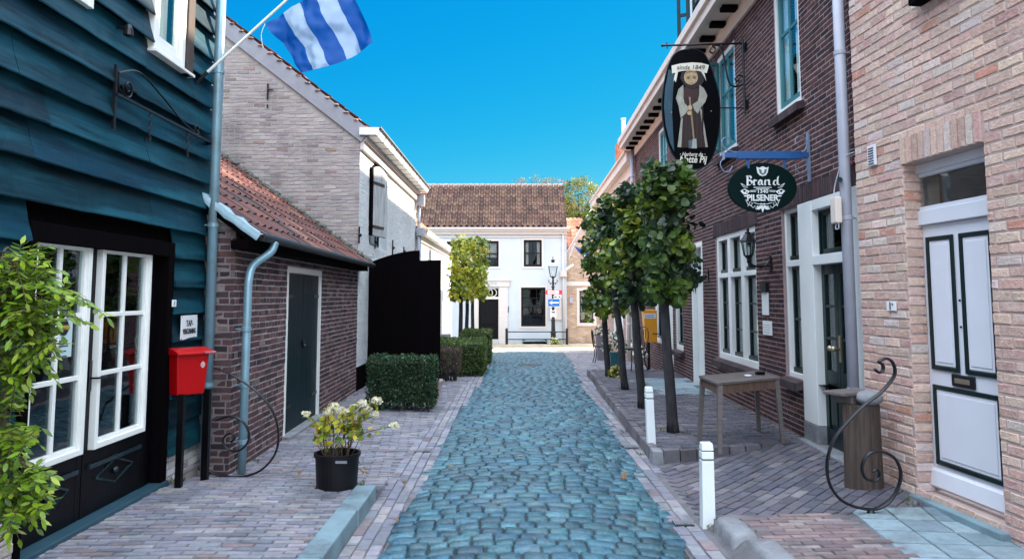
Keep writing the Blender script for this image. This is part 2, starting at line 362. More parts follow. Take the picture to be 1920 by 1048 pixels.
def pantiles(mb, o, u, up, nrm, W, Lg, tw=.235, th=.31, pal=None, amp=.035, samples=6, lip=.022, var=.2, jit=.004, pw=1.5):
    """o: eave corner; u along eave, up along slope"""
    o, u, up, nrm = Vector(o), Vector(u).normalized(), Vector(up).normalized(), Vector(nrm).normalized()
    nc = int(W / tw + .5); nr = int(Lg / th + .5); tw = W / nc; th = Lg / nr
    for r in range(nr):
        for c in range(nc):
            col = jc(R.choices([q[0] for q in pal], [q[1] for q in pal])[0], var, .05); dz = R.uniform(-jit, jit)
            ro = []
            for k in range(samples + 1):
                t = k / samples; ph = 2 * math.pi * t
                hgt = amp * (.5 + .5 * math.cos(ph)) ** pw + dz
                x = (c + t) * tw
                ro.append((mb.vert(o + u * x + up * (r * th) + nrm * (hgt + 0.0), col), mb.vert(o + u * x + up * (r * th - .01) + nrm * (hgt + lip), col), mb.vert(o + u * x + up * ((r + 1) * th) + nrm * (hgt + .002), col)))
            for A, B in zip(ro, ro[1:]): mb.face((A[0], B[0], B[1], A[1])); mb.face((A[1], B[1], B[2], A[2]))
def leaf(mb, p, d, nrm, L, W, col, fold=.15, rnd=False):
    d = Vector(d).normalized(); s = d.cross(Vector(nrm))
    if s.length < 1e-5: s = d.orthogonal()
    s.normalize(); n = s.cross(d)
    p = Vector(p)
    if rnd: prof = ((.0, .0), (.12, .42), (.45, .52), (.78, .32), (1, 0))
    else: prof = ((0, 0), (.3, .42), (.65, .4), (1, 0))
    mid = [mb.vert(p + d * L * t, col) for t, q in prof]
    for sg in (1, -1):
        side = [mb.vert(p + d * L * t + s * sg * W * q + n * fold * W * (q if q else 0) - n * .1 * L * t * t, col) for t, q in prof[1:-1]]
        seq = [mid[0]] + side + [mid[-1]]
        for i in range(len(seq) - 1):
            f = [mid[i], mid[i + 1], seq[i + 1], seq[i]]; ff = []
            for q in f:
                if q not in ff: ff.append(q)
            mb.face(ff)
def rdir(): 
    z = R.uniform(-1, 1); a = R.uniform(0, 2 * math.pi); r = math.sqrt(1 - z * z); return Vector((r * math.cos(a), r * math.sin(a), z))
#@@SETTING
# ------------------------------------------------------------------ street planes
TIM = Fr((-2.873, 2.0), (-2.905, 7.06), (1, 0)); 
PUB = Fr((3.02 + .018 * 6.62, 6.62), (3.02 + .018 * 20.3, 20.3), (-1, 0))
PAL = Fr((3.59 - .0764 * 6.62 - .0, 6.62), (3.59 - .0764 * 2.6, 2.6), (-1, 0))
CRM = Fr((3.02 + .018 * 20.3, 20.3), (3.02 + .018 * 31.6, 31.6), (-1, 0))
SHD = Fr((-2.60, 7.0), (-2.70, 13.1), (1, 0))
GAB = Fr((-2.70, 13.1), (-2.64, 20.4), (1, 0))
GFR = Fr((-8.9, 13.1), (-2.70, 13.1), (0, -1))
LOW = Fr((-2.66, 20.4), (-2.56, 31.8), (1, 0))
WHT = Fr((-6.6, 36.8), (2.69, 36.8), (0, -1))
TAN = Fr((2.69, 36.95), (7.4, 36.95), (0, -1))

def sstep(a, b, x):
    t = min(1, max(0, (x - a) / (b - a))); return t * t * (3 - 2 * t)
def gbase(y): 
    return -.72 * (sstep(14, 38, y) * .55 + min(1, max(0, (y - 15) / 20)) * .45)
def lerp_tab(tab, y):
    if y <= tab[0][0]: return tab[0][1]
    for (a, b), (c, d) in zip(tab, tab[1:]):
        if y <= c: return b + (d - b) * (y - a) / (c - a)
    return tab[-1][1]
def cobL(y): return lerp_tab([(0, -.86), (4.9, -.84), (9.6, -.8), (13.3, -.68), (15.6, -.57), (19, -.62), (28.6, -.9)], y)
def cobR(y): return lerp_tab([(0, 1.10), (4.9, 1.14), (9.65, 1.27), (14.3, 1.33), (19.5, 1.6), (28.6, 2.0)], y)
def gh(x, y):
    z = gbase(y)
    if cobL(y) < x < cobR(y) and y < 28.6:
        c = (cobL(y) + cobR(y)) / 2; h = (cobR(y) - cobL(y)) / 2; z += .045 * (1 - ((x - c) / h) ** 2) - .005
    elif x < -1.1:
        z += .105 * (1 - sstep(6.15, 7.2, y)) if x < -1.25 or y > 6.24 else 0
        z += .015 * sstep(-1.2, -2, x)
    elif x > 1.38 and 5.6 < y < 8.2: z += .11 * sstep(1.5, 3.1, x)
    elif x > 1.5 and y <= 5.6: z += .085
    return z
PLATZ = .12
def kerbx(y): return lerp_tab([(7.55, 1.385), (12, 1.47), (16.2, 1.60)], y)
def platy(x): return 7.55 + (x - 1.38) * .3
def in_plat(x, y): return x > kerbx(y) and platy(x) < y < 16.2
def gz(x, y): return gbase(y) + PLATZ if in_plat(x, y) else gh(x, y)

g = MB()
ys = [-60, -20, -6] + [-2 + i * .5 for i in range(20)] + [8 + i * 1.0 for i in range(34)] + [45, 60, 100, 200, 500, 1200]
xs = [-900, -300, -100, -40, -15, -8, -5, -3.5, -2, 0, 2, 3.5, 5, 8, 15, 40, 100, 300, 900]
ids = [[g.vert((x, y, gbase(y) - .06)) for x in xs] for y in ys]
for i in range(len(ys) - 1):
    for j in range(len(xs) - 1): g.face((ids[i][j], ids[i][j + 1], ids[i + 1][j + 1], ids[i + 1][j]))
M['earth'] = mat('sandy_ground', (.25, .23, .21), .95, var=.2, scale=1.2, bump=.3)
tag(g.build('ground', M['earth'], loc=(0, 0, 0)), kind='structure')

# joint bed just under the stones, follows the pavement relief
g = MB(); N = 34
for lab, xa, xb in (('bed', -3.4, 3.9),):
    rows = []
    y = 2.2
    while y < 31: rows.append(y); y += .12 if y < 9 else .3
    rows += [7.0]; rows = sorted(set(rows))
    xs = [-3.4 + i * .1 for i in range(74)]
    ids = [[g.vert((x, y, (gz(x, y) if in_plat(x - .17, y - .15) and in_plat(x, y + .15) else gh(x, y)) - (.05 if cobL(y) + .03 < x < cobR(y) - .03 and y < 28.5 else .010))) for x in xs] for y in rows]
    for i in range(len(rows) - 1):
        for j in range(len(xs) - 1): g.face((ids[i][j], ids[i][j + 1], ids[i + 1][j + 1], ids[i + 1][j]))
tag(g.build('sand_bed', M['sand'], loc=(0, 0, 0)), kind='structure')
g = MB(); yy = [2.4 + i * .3 for i in range(88)]; idr = []
for y in yy: idr.append([g.vert((cobL(y) + (cobR(y) - cobL(y)) * t / 10, y, gh(cobL(y) + .001 + (cobR(y) - cobL(y) - .002) * t / 10, y) - .020)) for t in range(11)])
for A, B in zip(idr, idr[1:]):
    for t in range(10): g.face((A[t], A[t + 1], B[t + 1], B[t]))
tag(g.build('road_bed', mat('dark_joint_grit', (.030, .032, .036), .95, var=.6, scale=7, dark=(.14, .13, .12), dscale=9, damt=(.55, .7)), loc=(0, 0, 0)), kind='structure')

# cobbled carriageway: every stone is a small dome
g = MB(); y = 2.6; k = 0
CP = [((0.0235, 0.0913, 0.1261), 5), ((0.0313, 0.1095, 0.1452), 4), ((0.0183, 0.0730, 0.1070), 3), ((0.0469, 0.1314, 0.1642), 2), ((0.0130, 0.0548, 0.0841), 2)]
while y < 28.7:
    d = R.uniform(.115, .142) if y < 18 else R.uniform(.14, .18)
    x = cobL(y) + R.uniform(-.05, .05); 
    while x < cobR(y) - .03:
        L = R.uniform(.115, .205); L = min(L, cobR(y) + .05 - x)
        col = jc(R.choices([q[0] for q in CP], [q[1] for q in CP])[0], .26, .06)
        tl, sk = R.uniform(-.006, .006), R.uniform(-.014, .014); hgt = R.uniform(-.005, .006)
        GX, GY = ((-1, -.955, -.82, 0, .82, .955, 1), (-1, -.94, -.76, 0, .76, .94, 1)) if y < 12 else ((-1, -.93, 0, .93, 1), (-1, -.9, 0, .9, 1)); nx, ny = len(GX), len(GY)
        J = .0035; idd = []
        wob = R.uniform(0, 6)
        for a in range(ny):
            r = []
            for b in range(nx):
                u, v = GX[b], GY[a]; ed = (b in (0, len(GX) - 1)) or (a in (0, len(GY) - 1)); ed1 = (b in (1, len(GX) - 2)) or (a in (1, len(GY) - 2))
                uu = u * (1 - .025 * abs(v) ** 6); vv = v * (1 - .05 * abs(u) ** 6)
                px_ = x + L / 2 + uu * (L / 2 - J); py_ = y + d / 2 + vv * (d / 2 - J) + sk * u
                px_ += .006 * noise.noise((px_ * 9, py_ * 9, wob)); py_ += .014 * noise.noise((px_ * 4, py_ * 9, wob + 5))
                dome = -.012 if ed else .016 if ed1 else .0225 + .003 * (1 - u * u * .6 - v * v * .4)
                r.append(g.vert((px_, py_, gh(min(max(px_, cobL(py_) + .01), cobR(py_) - .01), py_) - .024 + dome + hgt + tl * u + .006 * noise.noise((px_ * 14, py_ * 14, 0))), col))
            idd.append(r)
        for a in range(ny - 1):
            for b in range(nx - 1): g.face((idd[a][b], idd[a][b + 1], idd[a + 1][b + 1], idd[a + 1][b]))
        x += L
    y += d; k += 1
tag(g.build('cobbled_road', M['cobble'], loc=(0, 0, 0), smooth=True, fixn=False), kind='structure')

# brick pavers laid in courses
def pavers(name, inside, x0, x1, y0, y1, ang, L, W, pal, J=.008, zf=gz, mt=None, zoff=0, jit=.004, bond=.5):
    g = MB(); ca, sa = math.cos(ang), math.sin(ang); cx, cy = (x0 + x1) / 2, (y0 + y1) / 2; rr = math.hypot(x1 - x0, y1 - y0) / 2 + .3
    nr = int(rr / W) + 1; nl = int(rr / L) + 2
    for i in range(-nr, nr):
        off = (i % 2) * bond + (R.uniform(-.06, .06) if bond else 0)
        for j in range(-nl, nl):
            u0, u1 = (j + off) * L + J / 2, (j + off + 1) * L - J / 2; v0, v1 = i * W + J / 2, (i + 1) * W - J / 2
            um, vm = (u0 + u1) / 2, (v0 + v1) / 2
            x, y = cx + um * ca - vm * sa, cy + um * sa + vm * ca
            if not (x0 < x < x1 and y0 < y < y1 and inside(x, y)): continue
            col = jc(R.choices([q[0] for q in pal], [q[1] for q in pal])[0], .16, .04); P = []
            rot = R.uniform(-.02, .02); dz = R.uniform(-jit, jit); tx, ty = R.uniform(-.03, .03), R.uniform(-.03, .03)
            for e, zz in ((0, -.02), (.005, 0)):
                for uu, vv in ((u0 + e, v0 + e), (u1 - e, v0 + e), (u1 - e, v1 - e), (u0 + e, v1 - e)):
                    uu += R.uniform(-.002, .002); vv += rot * (uu - um) + R.uniform(-.002, .002)
                    X, Y = cx + uu * ca - vv * sa, cy + uu * sa + vv * ca
                    P.append((X, Y, zf(x, y) + (zf(X, Y) - zf(x, y) if abs(zf(X, Y) - zf(x, y)) < .03 else 0) + zz + dz + zoff + tx * (uu - um) * .3 + ty * (vv - vm) * .3))
            ii = [g.vert(q, col) for q in P]
            for q in ((4, 5, 6, 7), (0, 1, 5, 4), (1, 2, 6, 5), (2, 3, 7, 6), (3, 0, 4, 7)): g.face([ii[t] for t in q])
    return tag(g.build(name, mt or M['paver'], loc=(0, 0, 0), fixn=False), kind='structure')
PG = [((0.2043, 0.2028, 0.2387), 5), ((0.2345, 0.2223, 0.2466), 3), ((0.1665, 0.1677, 0.2069), 3), ((0.2724, 0.2574, 0.2705), 1), ((0.1967, 0.1560, 0.1671), 1)]
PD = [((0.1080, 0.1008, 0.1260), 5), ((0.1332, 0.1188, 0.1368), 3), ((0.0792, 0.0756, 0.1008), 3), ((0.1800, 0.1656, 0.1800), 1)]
PR = [((.20, .145, .145), 4), ((.24, .18, .175), 3), ((.16, .12, .125), 3), ((.28, .24, .235), 1)]
SL = lambda y: cobL(y) - .27
pavers('left_gutter_strip', lambda x, y: SL(y) < x < cobL(y) + .02, -1.3, -.4, 2.6, 28.6, math.pi / 2, .205, .088, PG, J=.005)
pavers('left_forecourt_pavement', lambda x, y: x < -1.26 and y < 6.22, -2.95, -1.2, 2.5, 6.3, .06, .2, .066, PG)
pavers('left_pavement', lambda x, y: x < SL(y) and y >= 6.22, -2.8, -.7, 6.1, 20.5, .10, .205, .072, PG)
pavers('left_pavement_beyond_gate', lambda x, y: x < SL(y), -2.7, -.7, 20.5, 31, 0, .21, .11, PG)
pavers('right_gutter_strip', lambda x, y: cobR(y) - .02 < x < (1.385 if y < 7.55 else kerbx(y) if y < 16.2 else cobR(y) + .3) and not (x > 1.385 and y < 5.62), 1.0, 2.5, 2.6, 28.6, math.pi / 2 + .01, .205, .1, PG, J=.005)
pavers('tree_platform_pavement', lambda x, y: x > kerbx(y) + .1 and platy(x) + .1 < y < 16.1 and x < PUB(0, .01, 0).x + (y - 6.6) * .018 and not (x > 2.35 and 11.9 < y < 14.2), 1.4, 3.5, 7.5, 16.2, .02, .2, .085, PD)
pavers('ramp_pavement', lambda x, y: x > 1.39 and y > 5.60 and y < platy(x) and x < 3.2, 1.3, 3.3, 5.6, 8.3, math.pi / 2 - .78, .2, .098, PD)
pavers('red_brick_forecourt', lambda x, y: x > 1.64 and y < 5.60 and x < 2.36 + (5.55 - y) * .1 and math.hypot(min(0, x - 2.0), max(0, y - 5.1)) < .45, 1.5, 2.9, 2.5, 5.6, .06, .2, .066, PR)
pavers('right_pavement_beyond_trees', lambda x, y: x > cobR(y) + .28 and y > 16.2, 1.5, 3.7, 16.2, 31, math.pi / 2, .21, .1, PG)
PT = [((.22, .29, .33), 4), ((.26, .33, .37), 3), ((.18, .25, .29), 2)]
pavers('tiled_forecourt', lambda x, y: x > 2.28 + (5.5 - y) * .1 + .12 and y < 5.6, 2.2, 3.5, 2.6, 5.6, -.10, .26, .26, PT, J=.009, jit=.001, bond=0)
pavers('tile_path', lambda x, y: x > 2.35 and 11.9 < y < 14.2 and x < 3.3, 2.3, 3.4, 11.8, 14.3, 0, .5, .4, PT, J=.006, jit=.001)
PX = [((.42, .37, .32), 4), ((.48, .42, .36), 3), ((.36, .31, .28), 2)]
pavers('cross_street', lambda x, y: True, -14, 14, 28.7, 35.3, 0, .3, .3, PX, zf=lambda x, y: gbase(y))
pavers('far_footway', lambda x, y: True, -12, 12, 35.45, 36.85, 0, .3, .3, PX, zf=lambda x, y: gbase(y) + .07)
g = MB(); g.box(-14, 14, 35.3, 35.45, gbase(35) - .1, gbase(35.3) + .075)
tag(g.build('far_kerb', mat('pale_kerb', (.5, .42, .25), .8, var=.2, scale=2)), kind='structure')

# kerbs
g = MB()
y = 2.6
while y < 6.2:
    e = min(y + .98, 6.24); x0 = -1.26 - (0) ; g.box(x0 - .01, -1.095 - (6.24 - y) * .012, y + .004, e - .004, -.05, .122); y = e
tag(g.build('kerbstone_row', M['bluestone'], loc=(-1.18, 4.4, 0), bevel=.012), 'blue grey raised kerb edging the left forecourt beside the hydrangea pot', 'kerb')
g = MB(); y = 7.62
KP = [((.12, .11, .125), 4), ((.15, .135, .15), 2), ((.09, .08, .09), 3)]
while y < 16.2:
    for o_ in (0, .1):
        L = .2; x = kerbx(y) + o_; c = jc(R.choice(KP)[0], .2)
        t = R.uniform(-.008, .008) - .012 * (o_ > 0)
        g.box(x + .004, x + .096, y + .004, y + L - .006, gbase(y) - .05, gbase(y) + PLATZ + t, c=c, taper=.006)
    y += .2
x = 1.5
while x < 3.0:
    yy = platy(x) - .02; c = jc(R.choice(KP)[0], .2); s_ = R.uniform(-.006, .006)
    g.hexa([(x + .004, yy, -.05), (x + .176, yy + .054, -.05), (x + .176, yy + .15, -.05), (x + .004, yy + .1, -.05), (x + .008, yy + .004, PLATZ + s_), (x + .172, yy + .058, PLATZ + s_), (x + .172, yy + .15, PLATZ + s_), (x + .008, yy + .1, PLATZ + s_)], c=c)
    x += .18
tag(g.build('brick_kerb', M['paver'], loc=(1.5, 11, 0)), 'raised brick kerb around the tree platform', 'kerb')
g = MB(); g.box(1.375, 1.50, 7.50, 7.70, -.05, PLATZ + .012, taper=.012)
tag(g.build('corner_kerbstone', M['stone'], bevel=.01), 'worn grey corner kerbstone at the foot of the far white bollard', 'kerbstone')
for (x0, x1, y0, y1, lb) in ((1.42, 1.60, 4.99, 5.42, 'rough grey kerbstone just right of the near white bollard'), (1.50, 1.69, 4.38, 4.96, 'rough grey kerbstone at the bottom edge of the picture')):
    g = MB(); NX, NY = 6, 10; top = []
    for i in range(NY + 1):
        r = []
        for j in range(NX + 1):
            u, v = j / NX, i / NY; x = x0 + (x1 - x0) * u + (0.02 * (y1 - y0 - (y1 - y0) * v)); yv = y0 + (y1 - y0) * v
            ed = min(u, 1 - u, ) * 6; ed2 = min(v, 1 - v) * 9; q = min(1, ed * 1.6, ed2 * 1.6)
            r.append(g.vert((x + .01 * noise.noise((x * 20, yv * 20, 1)), yv, .085 + .03 * q ** .35 + .012 * noise.noise((x * 18, yv * 18, 3)))))
        top.append(r)
    for i in range(NY):
        for j in range(NX): g.face((top[i][j], top[i][j + 1], top[i + 1][j + 1], top[i + 1][j]))
    rim = top[0] + [r[-1] for r in top[1:]] + top[-1][-2::-1] + [r[0] for r in top[-2:0:-1]]
    low = [g.vert((g.v[i][0], g.v[i][1], -.05)) for i in rim]
    for i in range(len(rim)): g.face((rim[i], rim[(i + 1) % len(rim)], low[(i + 1) % len(rim)], low[i]))
    tag(g.build('kerbstone', M['stone'], smooth=True), lb, 'kerbstone', 'rough kerbstones at the lower right')
# drains
def drain(x, y, w, d, lb):
    z = gz(x, y) + .001; t = thing('drain_grate', (x, y, z), lb, 'drain grate'); b = MB()
    b.box(x - w / 2, x + w / 2, y - d / 2, y + d / 2, z - .03, z + .002); b.build('surround', M['iron'], t)
    q = MB(); n = 9
    for i in range(n): xx = x - w / 2 + w * (i + .5) / n; q.box(xx - w / n * .3, xx + w / n * .3, y - d * .42, y + d * .42, z + .002, z + .009)
    q.build('grate', M['stone'], t)
drain(-.95, 8.2, .17, .2, 'grey iron drain grate in the left gutter behind the hydrangea pot')
drain(1.30, 8.4, .15, .2, 'grey iron drain grate in the right gutter beside the tree platform')
drain(1.25, 5.62, .14, .12, 'small iron drain cover in the right gutter near the near bollard')
p = on(990, 687, -.2)
q = MB(); q.lathe((.42, 18.9, gh(.42, 18.9) - .02), [(.3, 0), (.3, .02), (.28, .03), (.1, .032)], 20); tag(q.build('manhole_cover', M['iron'], fixn=True), 'round dark manhole cover in the far part of the cobbled lane', 'manhole cover')
#@@BUILD
# ------------------------------------------------------------------ TIMBER HOUSE (left front)
T = thing('timber_house', TIM(2.5, 0, 0), 'blue-black weatherboarded house with white glazed double doors, at the left edge', 'house')
dop = (*TIM.px(40, 400)[:1], TIM.px(313, 460)[0], 0, TIM.px(313, 452)[1])
dop = (TIM.px(40, 400)[0], TIM.px(309, 600)[0], .02, TIM.px(309, 455)[1])
wop = TIM.rect((271, 88), (338, -60)); wop = (wop[0], wop[1], TIM.px(271, 90)[1], TIM.px(271, 90)[1] + 1.35)
w2 = (TIM.px(60, 30)[0], TIM.px(155, 20)[0], TIM.px(155, 18)[1], TIM.px(155, 18)[1] + 1.2)
g = MB(); wall_body(g, TIM, -3, TIM.len, 0, 6.9, [dop, wop, w2], t=.2, n=0)
g.build('wall', M['tar'], T)
# weatherboards
g = MB(); bz = TIM.px(300, 455)[1]
TB = [((0.0006, 0.0235, 0.0382), 4), ((0.0010, 0.0323, 0.0492), 3), ((0.0005, 0.0164, 0.0282), 3), ((0.0020, 0.0410, 0.0584), 1)]
z = .33; k = 0; NS = 66
zs = []
while z < 6.9: zs.append(z); z += R.uniform(.215, .25)
for k, z in enumerate(zs):
    z1 = (zs[k + 1] if k + 1 < len(zs) else z + .23) + .03
    for a, b in subtract((-3, TIM.len + .02), [(o[0] - .0, o[1] + .0) for o in (dop, wop, w2) if o[2] < z + .13 < o[3] + .04]):
        cuts = [a]
        while cuts[-1] < b - 1.6: cuts.append(cuts[-1] + R.uniform(1.2, 2.6))
        cuts.append(b)
        if len(cuts) > 2 and cuts[-1] - cuts[-2] < .4: cuts.pop(-2)
        for p, q in zip(cuts, cuts[1:]):
            col = jc(R.choices([t[0] for t in TB], [t[1] for t in TB])[0], .2, .06); sd_ = R.uniform(0, 99); n = max(2, int((q - p) / .09)); dn = R.uniform(0, .012)
            ring = []
            for i in range(n + 1):
                x = p + .003 + (q - p - .006) * i / n
                wv = .005 * noise.noise((x * 1.3, sd_, 0)) + .006 * noise.noise((x * 6, sd_, 3))
                o1 = .066 + dn + .008 * noise.noise((x * 2, sd_, 7)) + .005 * noise.noise((x * 9, sd_, 7))
                ring.append([g.vert(TIM(x, .008, z1 + wv - .02), col), g.vert(TIM(x, o1 - .008, z + wv + .004), col), g.vert(TIM(x, o1 + .007, z + wv), col), g.vert(TIM(x, o1 + .009, z + wv + .010), col), g.vert(TIM(x, .038 + dn * .6 + .004 * noise.noise((x * 5, sd_, 9)), (z + z1) / 2), col), g.vert(TIM(x, .014 + dn * .3, z1 + wv), col)])
            for A, B in zip(ring, ring[1:]):
                for j in range(5): g.face((A[j], B[j], B[j + 1], A[j + 1]))
            g.face(ring[0]); g.face(ring[-1][::-1])
g.build('weatherboards', M['timber'], T, smooth=False)
# roof + far end wall
g = MB(); e = TIM.len
g.prism([TIM(-3, .25, 6.7), TIM(-3, .25, 6.85), TIM(-3, -3, 10), TIM(-3, -3, 9.8)], TIM.u * (e + 3.2)); g.build('roof', M['tar'], T)
g = MB(); g.poly([TIM(e, 0, 0), TIM(e, -5, 0), TIM(e, -5, 6.9), TIM(e, -3, 9.7), TIM(e, 0, 6.8)]); g.build('end_wall', M['tar'], T)
# plinth
g = MB(); a = dop[1]
wall_body(g, TIM, a, e, 0, .33, [], t=.1, n=.03); pl = g.build('plinth', M['mortar_white'], T)
g = MB(); bricks(g, TIM, a, e, .1, .34, [], [((.52, .50, .48), 4), ((.42, .40, .39), 2), ((.33, .3, .3), 1)], n0=.03, L=.2, H=.058, jit=.004); g.build('plinth_brick', M['brick'], pl)
g = MB(); wall_body(g, TIM, -3, dop[0], 0, .33, [], t=.1, n=.03); g.build('plinth', M['mortar_white'], T)
# doors
g = MB(); s0, s1, z0, z1 = dop; n0 = -.03
g.box(s0, s0 + .07, -.2, .065, z0, z1, fr=TIM); g.box(s1 - .10, s1, -.2, .065, z0, z1, fr=TIM); g.box(s0 + .07, s1 - .10, -.2, .063, z1 - .12, z1, fr=TIM)
g.build('door_frame', M['tar'], T, bevel=.004)
g = MB(); g.box(s0, s1, -.1, .09, .09, .15, fr=TIM); g.build('threshold', mat('threshold_paint', (.02, .06, .085), .5), T, bevel=.006)
RL = [TIM.px(170, 836, -.0), TIM.px(280, 470, 0)]
gR = (TIM.px(180, 640, 0)[0], TIM.px(274, 640, 0)[0], TIM.px(266, 808)[1], TIM.px(280, 470)[1])
gL = (TIM.px(48, 640)[0], TIM.px(160, 640)[0], gR[2], gR[3])
mid = (gR[0] + gL[1]) / 2
M['doorwhite'] = mat('white_door_paint', (.80, .80, .76), .35, var=.04)
for (a, b, gr) in ((s0 + .075, mid - .005, gL), (mid + .005, s1 - .105, gR)):
    g = MB(); n = -.02
    g.box(a, gr[0], n - .05, n, .155, z1 - .12, fr=TIM); g.box(gr[1], b, n - .05, n, .155, z1 - .12, fr=TIM)
    g.box(gr[0], gr[1], n - .05, n - .001, .155, gr[2], fr=TIM); g.box(gr[0], gr[1], n - .05, n - .001, gr[3], z1 - .12, fr=TIM)
    d = g.build('door', M['black'], T, bevel=.003)
    g = MB(); g.box(gr[0], gr[1], n, n + .02, gr[2] - .13, gr[2] - .10, fr=TIM)
    cx, cz = (gr[0] + gr[1]) / 2, .155 + (gr[2] - .155) * .52; hw, hh = (gr[1] - gr[0]) * .36, .085
    for i in range(4):
        p = [(hw, 0), (0, hh), (-hw, 0), (0, -hh)]; q = p[(i + 1) % 4]; p = p[i]
        g.tube([TIM(cx + p[0], n + .006, cz + p[1]), TIM(cx + q[0], n + .006, cz + q[1])], .009, 6)
    g.ball(TIM(cx, n + .01, cz), .025, 8); g.build('ornament', mat('glossy_blue_black', (.006, .018, .024), .25), d)
    pane_window(d, TIM, gr, n + .045, M['doorwhite'], M['doorwhite'], 2, 3, fw=.04, sw=.018, bw=.032, name='glazing', fd=.07, rowh=(.345, .665) )
g = MB(); q0 = TIM.px(176, 708)[1]; g.box(mid + .02, mid + .055, -.02, -.01, q0 - .09, q0 + .12, fr=TIM); g.tube([TIM(mid + .04, -.02, q0), TIM(mid + .04, .04, q0), TIM(mid + .15, .045, q0)], .008, 6); g.build('door_handle', M['iron'], T)
# upper windows
wn = pane_window(T, TIM, wop, .075, M['doorwhite'], M['doorwhite'], 1, 1, fw=.06, sw=.06, curtain=(mat('net_curtain', (.75, .68, .58), .9, var=.1, stretch=(9, 9, .3)), 0, 0), room=True)
g = MB(); g.box(wop[0] - .02, wop[1] + .16, .03, .10, wop[2] - .030, wop[2] - .005, fr=TIM); g.build('sill', M['doorwhite'], wn, bevel=.004)
pane_window(T, TIM, w2, .075, M['doorwhite'], M['doorwhite'], 1, 1, fw=.05, sw=.04)
g = MB(); g.box(wop[1] + .01, wop[1] + .14, .0, .09, wop[2] - .03, 6.8, fr=TIM); g.build('window_post', mat('brown_post', (.05, .03, .022), .7, var=.4, stretch=(5, 5, .4)), T, bevel=.005)
g = MB(); s_, z_ = TIM.px(210, 52); g.tube([TIM(s_, .04, z_), TIM(s_, .12, z_)], .012, 8); g.lathe(TIM(s_, .12, z_ - .07), [(.012, 0), (.035, .01), (.03, .06), (.02, .09)], 10); g.build('spotlight', M['iron'], T)
pipe_vertical(T, TIM(4.90, .13, 0).x, TIM(4.90, 0, 0).y, .12, 7.4, .045, M['zinc'], bands=5)
# house number tile, licence sign, poster
def plate(name, fr, a, b, n, t, m, lb, cat, bevel=.003):
    r = fr.rect(a, b, n); q = MB(); q.box(r[0], r[1], n, n + t, r[2], r[3], fr=fr); o = q.build(name, m, bevel=bevel); tag(o, lb, cat); return o, r
SG, r = plate('sign_plate', TIM, (339, 592), (368, 634), .075, .006, M['paper'], 'white enamel sign reading TAP-VERGUNNING on the dark boards above the red mailbox', 'sign')
cs, cz = (r[0] + r[1]) / 2, (r[2] + r[3]) / 2
text(SG, 'TAP-', TIM(cs, .083, cz + .01), TIM.u, (0, 0, 1), .075, M['ink'], sx=.9, bold=.001); text(SG, 'VERGUNNING', TIM(cs, .083, cz - .055), TIM.u, (0, 0, 1), .065, M['ink'], sx=.62, bold=.001)
q = MB()
for a_ in (r[0] + .01, r[1] - .01):
    for b_ in (r[2] + .01, r[3] - .01): q.ball(TIM(a_, .082, b_), .005, 6)
q.build('screw', M['iron'], SG)
HN, r = plate('house_number', TIM, (322, 562), (329, 575), .07, .008, M['paper'], 'tiny white house number tile on the dark boards above the enamel sign', 'number tile')
text(HN, '1', TIM((r[0] + r[1]) / 2, .079, r[2] + .012), TIM.u, (0, 0, 1), .05, M['ink'])
PO, r = plate('poster', TIM, (104, 590), (133, 668), -.012, .001, mat('poster_paper', (.45, .60, .60), .6, var=.03), 'pale notice with a round emblem taped inside the left glazed door', 'poster', 0)
cs = (r[0] + r[1]) / 2; q = MB(); cz = r[3] - .085
q.lathe((0, 0, 0), [(.052, 0), (.052, .002)], 20); q.v = [tuple(TIM(cs + v[0], -.010 + v[2], cz + v[1])) for v in q.v]; q.build('emblem', M['ink'], PO)
q = MB(); q.box(cs - .062, cs + .062, -.009, -.0075, cz - .014, cz + .014, fr=TIM, c=(1, 1, 1)); q.build('emblem_band', mat('emblem_gold', (.4, .28, .05), .5), PO)
q = MB()
for i, wd in enumerate((.10, .11, .07, .09, .045)): q.box(cs - wd / 2, cs + wd / 2, -.0105, -.0095, cz - .09 - i * .033, cz - .082 - i * .033 + (.008 if i == 4 else 0), fr=TIM)
q.build('printed_line', M['ink'], PO)
# iron sign bracket on the boards
s0_, zt = TIM.px(218, 122, .08); _, zb = TIM.px(218, 245, .08); zm = TIM.px(222, 180, .08)[1]; s1_ = TIM.px(398, 182, .08)[0]
B = thing('sign_bracket', TIM(s0_, .06, zb), 'empty wrought iron sign bracket with two short chains on the dark boards', 'sign bracket')
# bracket stands out from the wall, swung along it
g = MB(); bn = .09; g.box(s0_ - .012, s0_ + .012, bn - .02, bn, zb, zt, fr=TIM); g.build('wall_bar', M['iron'], B)
ln = s1_ - s0_; g = MB(); g.box(s0_, s1_, bn - .005, bn + .012, zm - .01, zm + .01, fr=TIM)
g.tube([TIM(s1_ - .02, bn, zm), TIM(s1_ + .01, bn - .05, zm)], .02, 6); g.build('arm', M['iron'], B)
g = MB(); P = [(s0_ + .02, zm + .16), (s0_ + .18 * ln, zm + .25), (s0_ + .4 * ln, zm + .17), (s0_ + .62 * ln, zm + .06), (s0_ + .78 * ln, zm + .02)]
g.tube(smooth_path([TIM(a, bn, b) for a, b in P]), .008, 6)
for cx_, cz_, r_, sg in ((s0_ + .16, zm + .085, .075, 1), (s0_ + .80 * ln, zm + .055, .05, -1)):
    g.tube([TIM(a, bn, b) for a, b in spiral(cx_, cz_, r_, .012, math.pi * 1.0 if sg > 0 else 0, math.pi * (1.0 + 3.0 * sg) if sg > 0 else -3 * math.pi)], .007, 6)
g.tube(smooth_path([TIM(s0_ + .02, bn, zm + .16), TIM(s0_ + .03, bn, zm + .06), TIM(s0_ + .10, bn, zm + .01)]), .008, 6)
